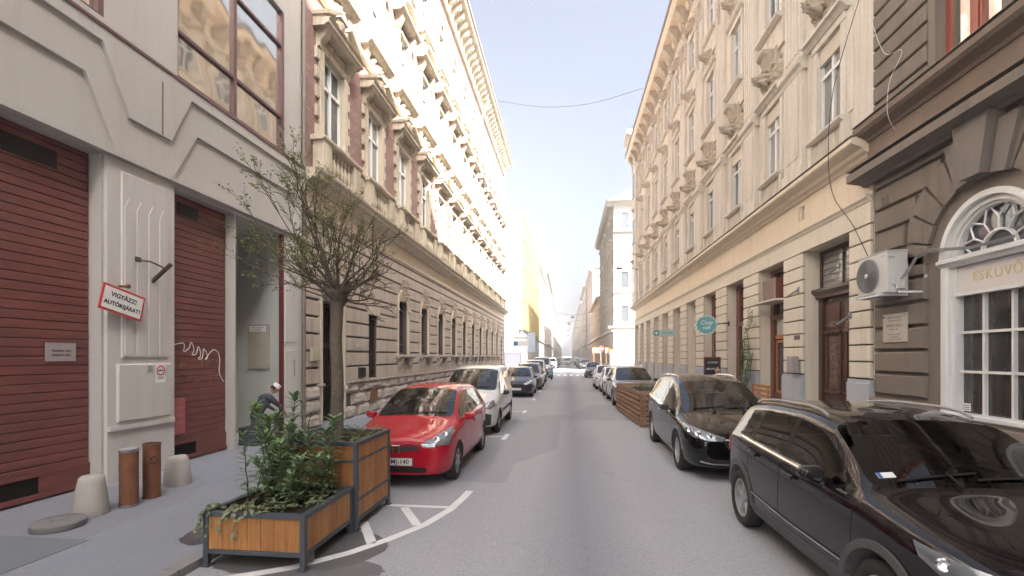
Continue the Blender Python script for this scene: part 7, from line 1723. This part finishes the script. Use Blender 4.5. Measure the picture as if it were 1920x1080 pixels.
# the pollarded street tree
rnd = random.Random(77)
tr = empty('street_tree', (-2.97, 5.86, .96), 0, True); tag(tr, 'nearly bare pollarded tree with fine spring buds, growing from the tall planter', 'tree')
tb = MB(); H0 = 1.80
tb.tube([(0, 0, -.05), (.0, .0, .1), (.01, .01, .7), (-.01, 0, 1.3), (.0, .01, H0 - .1), (0, 0, H0 + .12)], [.105, .086, .079, .076, .082, .09], 14)
tw = MB(); lv = MB()
for k in range(14):   # knobbly head
    a = rnd.uniform(0, 2 * PI); p = Vector((math.cos(a) * .075, math.sin(a) * .075, H0 + rnd.uniform(-.05, .2))); tb.tube([tuple(p * .6 + Vector((0, 0, H0 * .4))), tuple(p), tuple(p + Vector((math.cos(a) * .09, math.sin(a) * .09, .08)))], [.05, .05, .03], 7)
def grow(p, d, L_, r, depth, curve=.25, up=.10):
    pts = [p.copy()]; n = 6 if depth < 1 else (4 if depth == 1 else 3); q = p.copy(); dd = d.copy()
    for i in range(n):
        dd = (dd + Vector((rnd.uniform(-1, 1), rnd.uniform(-1, 1), rnd.uniform(-.8, .8))) * curve * .55 + Vector((0, 0, up))).normalized(); q = q + dd * L_ / n; pts.append(q.copy())
    rs = [r * (1 - .65 * i / n) for i in range(n + 1)]
    (tb if depth == 0 else tw).tube([tuple(v) for v in pts], rs, 5 if depth == 0 else (4 if depth == 1 else 3), None, False)
    if depth >= 1:
        for v in pts[1:]:
            w_ = .16 + .30 * max(-.4, min(1.6, -v.x * .9 + (v.z - H0) * .55))
            for _ in range(2 if depth == 1 else 3):
                if rnd.random() < w_:
                    an = rnd.uniform(0, 2 * PI); leaf(lv, v + Vector((rnd.uniform(-.02, .02), rnd.uniform(-.02, .02), rnd.uniform(-.02, .02))), (math.cos(an), math.sin(an), rnd.uniform(-.2, .9)), (0, 0, 1), rnd.uniform(.026, .055), rnd.uniform(.016, .030), .1, .2)
    if depth < 3:
        m = (5, 4, 2)[depth]
        for k in range(m):
            t = rnd.uniform(.22, .98); P = poly_at([tuple(v) for v in pts], t); nd = (dd * 1.0 + Vector((rnd.uniform(-1, 1), rnd.uniform(-1, 1), rnd.uniform(-.6, .9))) * .80).normalized()
            grow(P, nd, L_ * (.50, .50, .5)[depth] * rnd.uniform(.6, 1.3), r * (.42, .6, .65)[depth], depth + 1, curve * 1.2, up * .5)
for k in range(17):        # short stiff shoots in a flat crown just over the head
    a = 2 * PI * k / 17 * 2.618; el = rnd.uniform(-.10, .55)
    d = Vector((math.cos(a) * math.cos(el), math.sin(a) * math.cos(el), math.sin(el)))
    grow(Vector((math.cos(a) * .07, math.sin(a) * .07, H0 + rnd.uniform(-.04, .22))), d, rnd.uniform(.60, .85) * (1 if d.x < 0 else .95), rnd.uniform(.010, .017), 0, .34, .03)
for (dx, dy, dz, L_) in ((-.55, -.1, 1.0, 1.55), (-.75, .2, .95, 1.45), (-.35, .0, 1.0, 1.70), (-.9, -.2, .7, 1.35), (-.15, .2, 1.0, 1.45), (-.5, .4, 1.0, 1.4), (-.95, .1, .45, 1.30), (.15, -.1, 1.0, 1.15), (.35, .2, .9, 1.1), (.55, -.1, .7, 1.0), (-.25, -.3, 1.0, 1.5), (.0, .1, 1.0, 1.3), (.75, .1, .45, 1.0), (-1.0, -.1, .25, 1.2)):
    d = Vector((dx, dy, dz)).normalized(); grow(Vector((d.x * .07, d.y * .07, H0 + rnd.uniform(.02, .22))), d, L_ * .80, rnd.uniform(.011, .017), 0, .22, .05)
autosm(tb.build('trunk', M['bark'], tr), 60)
cr_ = tw.build('crown', M['twig'], tr, fix=False); lv.build('buds', M['leaf_bud'], cr_, fix=False)
# climber by the shop door on the right
cl = empty('climbing_plant', (6.85, 19.0, .07), 0, True); tag(cl, 'thin climbing plant in a tub trained up the cream pier between two brown shop doors', 'plant'); b = MB(); b.lathe([(.2, 0), (.26, .5), (.28, .52), (.24, .5)], (-.25, 0, 0), 14); b.build('tub', M['bollard'], cl)
st_ = MB(); lf = MB(); rnd = random.Random(9)
for path in ([(-.25, 0, .5), (-.1, -.1, 1.4), (-.02, -.2, 2.2), (-.02, .0, 2.9), (-.02, -.45, 3.3), (-.03, -.5, 3.7)], [(-.25, .1, .5), (-.08, .3, 1.3), (-.02, .35, 2.0), (-.02, .25, 2.6)], [(-.25, -.1, .5), (-.1, -.45, 1.2), (-.02, -.5, 2.1)]):
    st_.tube(path, .012, 5)
    for k in range(300): P = poly_at(path, rnd.random() ** 1.2); an = rnd.uniform(0, 2 * PI); leaf(lf, P + Vector((rnd.uniform(-.1, 0), rnd.uniform(-.09, .09), rnd.uniform(-.07, .07))), (-abs(math.cos(an)), math.sin(an), rnd.uniform(-.5, .5)), (0, 0, 1), .10, .065)
st_.build('stem', M['twig'], cl); lf.build('leaves', M['leaf_laurel'], cl, fix=False)

# ================================================================== street furniture on the left pavement
def bollard(label, x, y, r, h, seed):
    rnd = random.Random(seed); b = MB(); prof = [(r, 0), (r * 1.02, .03), (r * .93, h * .5), (r * .80, h * .82), (r * .72, h * .93), (r * .55, h * .99), (.02, h)]; b.lathe(prof, (x, y, PV - .005), 28)
    b.v = [tuple(Vector(v) + Vector((1, 1, 1)) * .010 * noise.noise(Vector(v) * 9 + Vector((seed, 0, 0)))) for v in b.v]; o = autosm(b.build('concrete_bollard', M['bollard']), 60); return tag(o, label, 'bollard', 'squat concrete bollards')
bollard('taller conical concrete bollard in front of the wide shutter', -5.92, 5.30, .175, .50, 1)
bollard('squat concrete bollard right of the rusty bins, before the narrow shutter', -5.98, 6.70, .185, .45, 2)
b = MB(); b.lathe([(.24, 0), (.25, .02), (.25, .07), (.23, .085), (.08, .085), (.07, .07), (.02, .07)], (-5.85, 4.86, PV), 36); tag(autosm(b.build('round_weight', M['disc'])), 'flat round dark concrete base lying on the pavement at the far left', 'base')
def bin_(label, x, y, r, h, slot_a, cap):
    rt = empty('ash_bin', (x, y, PV), 0, True); tag(rt, label, 'bin', 'rusty tube bins'); b = MB(); N = 40; P = []; F_ = []
    zz = [0, .04, h * .60, h * .74, h - .03, h]
    b.lathe([(r, 0), (r, h)], (0, 0, 0), 36); b.f = b.f[:-2]; b.m = b.m[:-2]
    autosm(b.build('tube', M['rust'], rt), 60); b = MB(); b.lathe([(r - .008, 0), (r - .008, h - (.02 if cap else .12))], (0, 0, 0), 30); b.build('liner', M['iron'], rt)
    for z in (0.0, h - .03): b = MB(); b.lathe([(r + .006, z), (r + .006, z + .03), (r - .01, z + .031)], (0, 0, 0), 36); b.f = b.f[:-2]; b.m = b.m[:-2]; b.build('band', M['rust'] if not cap else M['steel'], rt)
    b = MB(); V = []
    for k in range(17):
        t = k / 16 * 2 * PI; an = slot_a + .45 * math.cos(t); V.append(((r + .003) * math.cos(an), (r + .003) * math.sin(an), h * .70 + .055 * math.sin(t)))
    b.add(V, [tuple(range(17))]); b.build('slot', M['cabin'], rt)
    if cap: b = MB(); b.lathe([(r + .004, h), (r + .004, h + .012), (.02, h + .02)], (0, 0, 0), 30); b.build('lid', M['grey_plate'], rt)
bin_('rusty tube bin with a grey lid, left of the pair by the pilaster', -5.76, 5.66, .105, .75, R(-150), True)
bin_('open topped rusty tube bin with an oval slot, right of the pair', -5.80, 6.05, .105, .76, R(-35), False)
b = MB(); b.box((-6.4, 3.4, PV + .003), (-5.1, 4.55, PV + .006)); tag(b.build('access_cover', surf('cover_asphalt', (.17, .185, .21), .85, .12, None, 0)), 'flat square cover set in the pavement at the lower left', 'cover')

# ================================================================== PEOPLE
def skin_fig(parent, name, mat, verts, edges, root=0, sub=2):
    me = bpy.data.meshes.new(name); me.from_pydata([v[:3] for v in verts], edges, []); o = bpy.data.objects.new(name, me); COL.objects.link(o)
    o.modifiers.new('k', 'SKIN'); lay = me.skin_vertices[0].data
    for i, v in enumerate(verts): lay[i].radius = (v[3], v[4] if len(v) > 4 else v[3]); lay[i].use_root = (i == root)
    s_ = o.modifiers.new('s', 'SUBSURF'); s_.levels = sub; s_.render_levels = sub
    dg = bpy.context.evaluated_depsgraph_get(); dg.update(); m2 = bpy.data.meshes.new_from_object(o.evaluated_get(dg)); COL.objects.unlink(o); bpy.data.objects.remove(o)
    m2.materials.clear()
    for mm in mat: m2.materials.append(mm)
    m2.polygons.foreach_set('use_smooth', [True] * len(m2.polygons)); m2.name = name
    return link(name, m2, parent)
def head_mesh(mb, c, yaw, pitch, r=.1):
    """face looking along local -Y before rotation: brow, nose, lips, chin, ears shaped from a sphere"""
    rot = Matrix.Rotation(yaw, 4, 'Z') @ Matrix.Rotation(pitch, 4, 'X'); nu, nv = 28, 20; V = []
    for j in range(nv + 1):
        th = PI * j / nv
        for i in range(nu):
            ph = 2 * PI * i / nu; x, y, z = math.sin(th) * math.cos(ph), math.sin(th) * math.sin(ph), math.cos(th)
            wx, wy, wz = .77, .95, 1.18; q = Vector((x * wx, y * wy, z * wz))
            if z < -.1: q.x *= 1 - .32 * min(1, (-z - .1)); q.y = q.y * (1 - .10 * (-z))
            f = max(0, -y)
            q.y -= f * .16 * math.exp(-((x / .16) ** 2 + ((z + .12) / .16) ** 2))            # nose
            q.y += f * .07 * math.exp(-(((abs(x) - .33) / .16) ** 2 + ((z - .10) / .11) ** 2))   # eye sockets
            q.y -= f * .05 * math.exp(-((x / .22) ** 2 + ((z + .46) / .07) ** 2))              # lips
            q.y -= f * .06 * math.exp(-((x / .2) ** 2 + ((z + .82) / .16) ** 2))
            q.x += math.copysign(.12, x) * math.exp(-((y / .12) ** 2 + ((z - .0) / .17) ** 2)) * (1 if abs(x) > .6 else 0)
            V.append(tuple(Vector(c) + (rot @ (q * r))))
    mb.add(V, [(j * nu + i, j * nu + (i + 1) % nu, (j + 1) * nu + (i + 1) % nu, (j + 1) * nu + i) for j in range(nv) for i in range(nu)]); return rot
def hand(mb, c, d, up, s=1.0, side=1):
    d = Vector(d).normalized(); up = Vector(up); sd = d.cross(up).normalized() * side; up = sd.cross(d).normalized() * side; c = Vector(c)
    mb.tube([tuple(c - d * .02), tuple(c + d * .03), tuple(c + d * .085)], [.024 * s, .034 * s, .032 * s], 8)
    for k, (o, L_) in enumerate(((-.030, .068), (-.010, .078), (.010, .074), (.028, .058))):
        p = c + d * .08 + sd * o; mb.tube([tuple(p), tuple(p + d * L_ * .45 - up * .008), tuple(p + d * L_ * .75 - up * .03), tuple(p + d * L_ * .85 - up * .055)], [.0095, .009, .008, .006], 6)
    p = c + d * .025 - sd * .03; mb.tube([tuple(p), tuple(p + d * .03 - sd * .022 - up * .01), tuple(p + d * .055 - sd * .02 - up * .03)], [.012, .010, .008], 6)
# man crouching in the alcove: white cap, dark jacket, leaning forward to the left (towards -Y), working low
mn = empty('person', (-6.98, 10.05, PV), R(160), True); tag(mn, 'person in a white cap and dark jacket bending forward in the alcove behind the laurels', 'person')
# sits on a low box, torso bent towards -X/-Y
bx = MB(); bx.box((-7.2, 9.72, PV), (-6.78, 10.14, .47), None, .01); tag(bx.build('low_box', M['cloth_d']), 'dark low box the person in the white cap sits on', 'box')
V = [(0.0, .10, .50, .15, .12), (-.02, .02, .72, .15, .11), (-.05, -.10, .92, .17, .11), (-.07, -.20, 1.06, .10, .08), (-.08, -.27, 1.13, .055, .055),
     (.13, -.16, 1.02, .06), (.20, -.34, .84, .048), (.10, -.52, .70, .038), (-.26, -.14, 1.02, .06), (-.28, -.34, .84, .048), (-.14, -.54, .70, .038),
     (.11, .04, .46, .095), (.15, -.36, .50, .07), (.13, -.38, .10, .045), (.13, -.52, .04, .04), (-.11, .04, .46, .095), (-.17, -.36, .50, .07), (-.16, -.36, .10, .045), (-.16, -.50, .04, .04)]
E_ = [(0, 1), (1, 2), (2, 3), (3, 4), (3, 5), (5, 6), (6, 7), (3, 8), (8, 9), (9, 10), (0, 11), (11, 12), (12, 13), (13, 14), (0, 15), (15, 16), (16, 17), (17, 18)]
bod = skin_fig(mn, 'body', [M['cloth_l']], V, E_)
jk = skin_fig(mn, 'jacket', [M['cloth_d']], [(v[0], v[1], v[2], (v[3] + .012), (v[4] if len(v) > 4 else v[3]) + .012) for v in V[:4]] + [(v[0], v[1], v[2], v[3] + .01) for v in (V[5], V[6], V[8], V[9])], [(0, 1), (1, 2), (2, 3), (3, 4), (4, 5), (3, 6), (6, 7)])
h = MB(); head_mesh(h, (-.09, -.36, 1.22), R(-28), R(38), .098); hand(h, (.10, -.52, .70), (-.3, -.8, -.5), (0, 0, 1)); hand(h, (-.14, -.54, .70), (.3, -.8, -.5), (0, 0, 1), 1, -1); autosm(h.build('head', M['skin'], mn), 70)
h = MB(); rot = Matrix.Rotation(R(-28), 4, 'Z') @ Matrix.Rotation(R(38), 4, 'X'); P = []
h.lathe([(.084, .035), (.088, .06), (.086, .12), (.078, .135), (.02, .14)], (0, 0, 0), 22); h.v = [tuple(rot @ Vector(v) + Vector((-.09, -.36, 1.22))) for v in h.v]; h.build('cap', M['cap'], mn)
h = MB(); h.lathe([(.083, -.03), (.084, .045)], (0, .012, 0), 22); h.v = [tuple(rot @ Vector(v) + Vector((-.09, -.36, 1.22))) for v in h.v]; h.f = [f for f in h.f if len(f) == 4 and sum((rot.inverted() @ (Vector(h.v[i]) - Vector((-.09, -.36, 1.22)))).y for i in f) / 4 > -.02]; h.m = [0] * len(h.f); h.build('hair', M['hair'], mn)
# woman at the café table on the right: sunglasses, blond hair
wn = empty('person', (5.75, 18.85, PV + .03), 0, True); tag(wn, 'person with sunglasses and tied blond hair sitting at the cafe on the right pavement', 'person')
ch = MB(); ch.box((-.22, -.05, .42), (.22, .38, .46)); ch.box((-.22, .36, .46), (.22, .39, .86))
for x in (-.2, .17):
    for y in (-.04, .35): ch.box((x, y, 0), (x + .03, y + .03, .42))
ch.v = [(v[0] + 5.75, v[1] + 18.85, v[2] + PV) for v in ch.v]; tag(ch.build('cafe_chair', M['brown_d']), 'dark cafe chair under the person with sunglasses', 'chair')
V = [(0, .16, .56, .15, .12), (0, .18, .80, .14, .10), (0, .17, 1.02, .17, .10), (0, .15, 1.14, .09, .07), (0, .13, 1.22, .048, .048), (.18, .14, 1.08, .055), (.26, .0, .86, .042), (.12, -.22, .80, .034), (-.18, .14, 1.08, .055), (-.26, .0, .86, .042), (-.12, -.22, .80, .034),
     (.10, .10, .54, .09), (.13, -.32, .54, .065), (.12, -.34, .12, .042), (.12, -.48, .04, .04), (-.10, .10, .54, .09), (-.13, -.32, .54, .065), (-.12, -.34, .12, .042), (-.12, -.48, .04, .04)]
skin_fig(wn, 'body', [M['cloth_d']], V, E_)
h = MB(); head_mesh(h, (0, .11, 1.35), 0, 0, .098); hand(h, (.12, -.22, .80), (-.4, -.8, 0), (0, 0, 1)); hand(h, (-.12, -.22, .80), (.4, -.8, 0), (0, 0, 1), 1, -1); autosm(h.build('head', M['skin'], wn), 70)
h = MB(); h.lathe([(.02, .125), (.06, .115), (.092, .06), (.095, 0), (.085, -.06), (.06, -.11)], (0, .135, 1.35), 20); h.lathe([(.01, .0), (.035, .02), (.04, .05), (.01, .09)], (0, .16, 1.46), 12); h.build('hair', M['hair_b'], wn)
h = MB()
for x in (-.037, .037): h.lathe([(.030, -.003), (.030, .003)], (x, .012, 1.365), 16, 'y')
h.box((-.01, .01, 1.367), (.01, .015, 1.373)); h.build('sunglasses', M['black'], wn)
tbm = empty('cafe_table', (5.75, 18.3, PV), 0, True); tag(tbm, 'small round dark cafe table in front of the person with sunglasses', 'table'); b = MB(); b.lathe([(.32, .72), (.32, .74)], (0, 0, 0), 24); b.build('table_top', M['brown_d'], tbm); b = MB(); b.lathe([(.2, 0), (.2, .02), (.025, .03), (.025, .72)], (0, 0, 0), 16); b.build('leg', M['iron'], tbm)

# ================================================================== haze in the street air
mb = MB(); mb.box((-150, -60, -1.0), (150, 1000, 45)); hz = mb.build('haze', None) if False else None
hm = bpy.data.materials.new('haze'); hm.use_nodes = True; nt = hm.node_tree; nt.nodes.clear(); out = nt.nodes.new('ShaderNodeOutputMaterial'); pv_ = nt.nodes.new('ShaderNodeVolumePrincipled')
pv_.inputs['Color'].default_value = (.93, .95, 1.0, 1); pv_.inputs['Density'].default_value = HAZE; pv_.inputs['Anisotropy'].default_value = .3; nt.links.new(pv_.outputs[0], out.inputs['Volume'])
hz = mb.build('haze', hm); hz['kind'] = 'stuff'; hz['label'] = 'pale haze in the street air'
# tidy helper flags
for o in COL.objects:
    if o.get('local') is not None: del o['local']
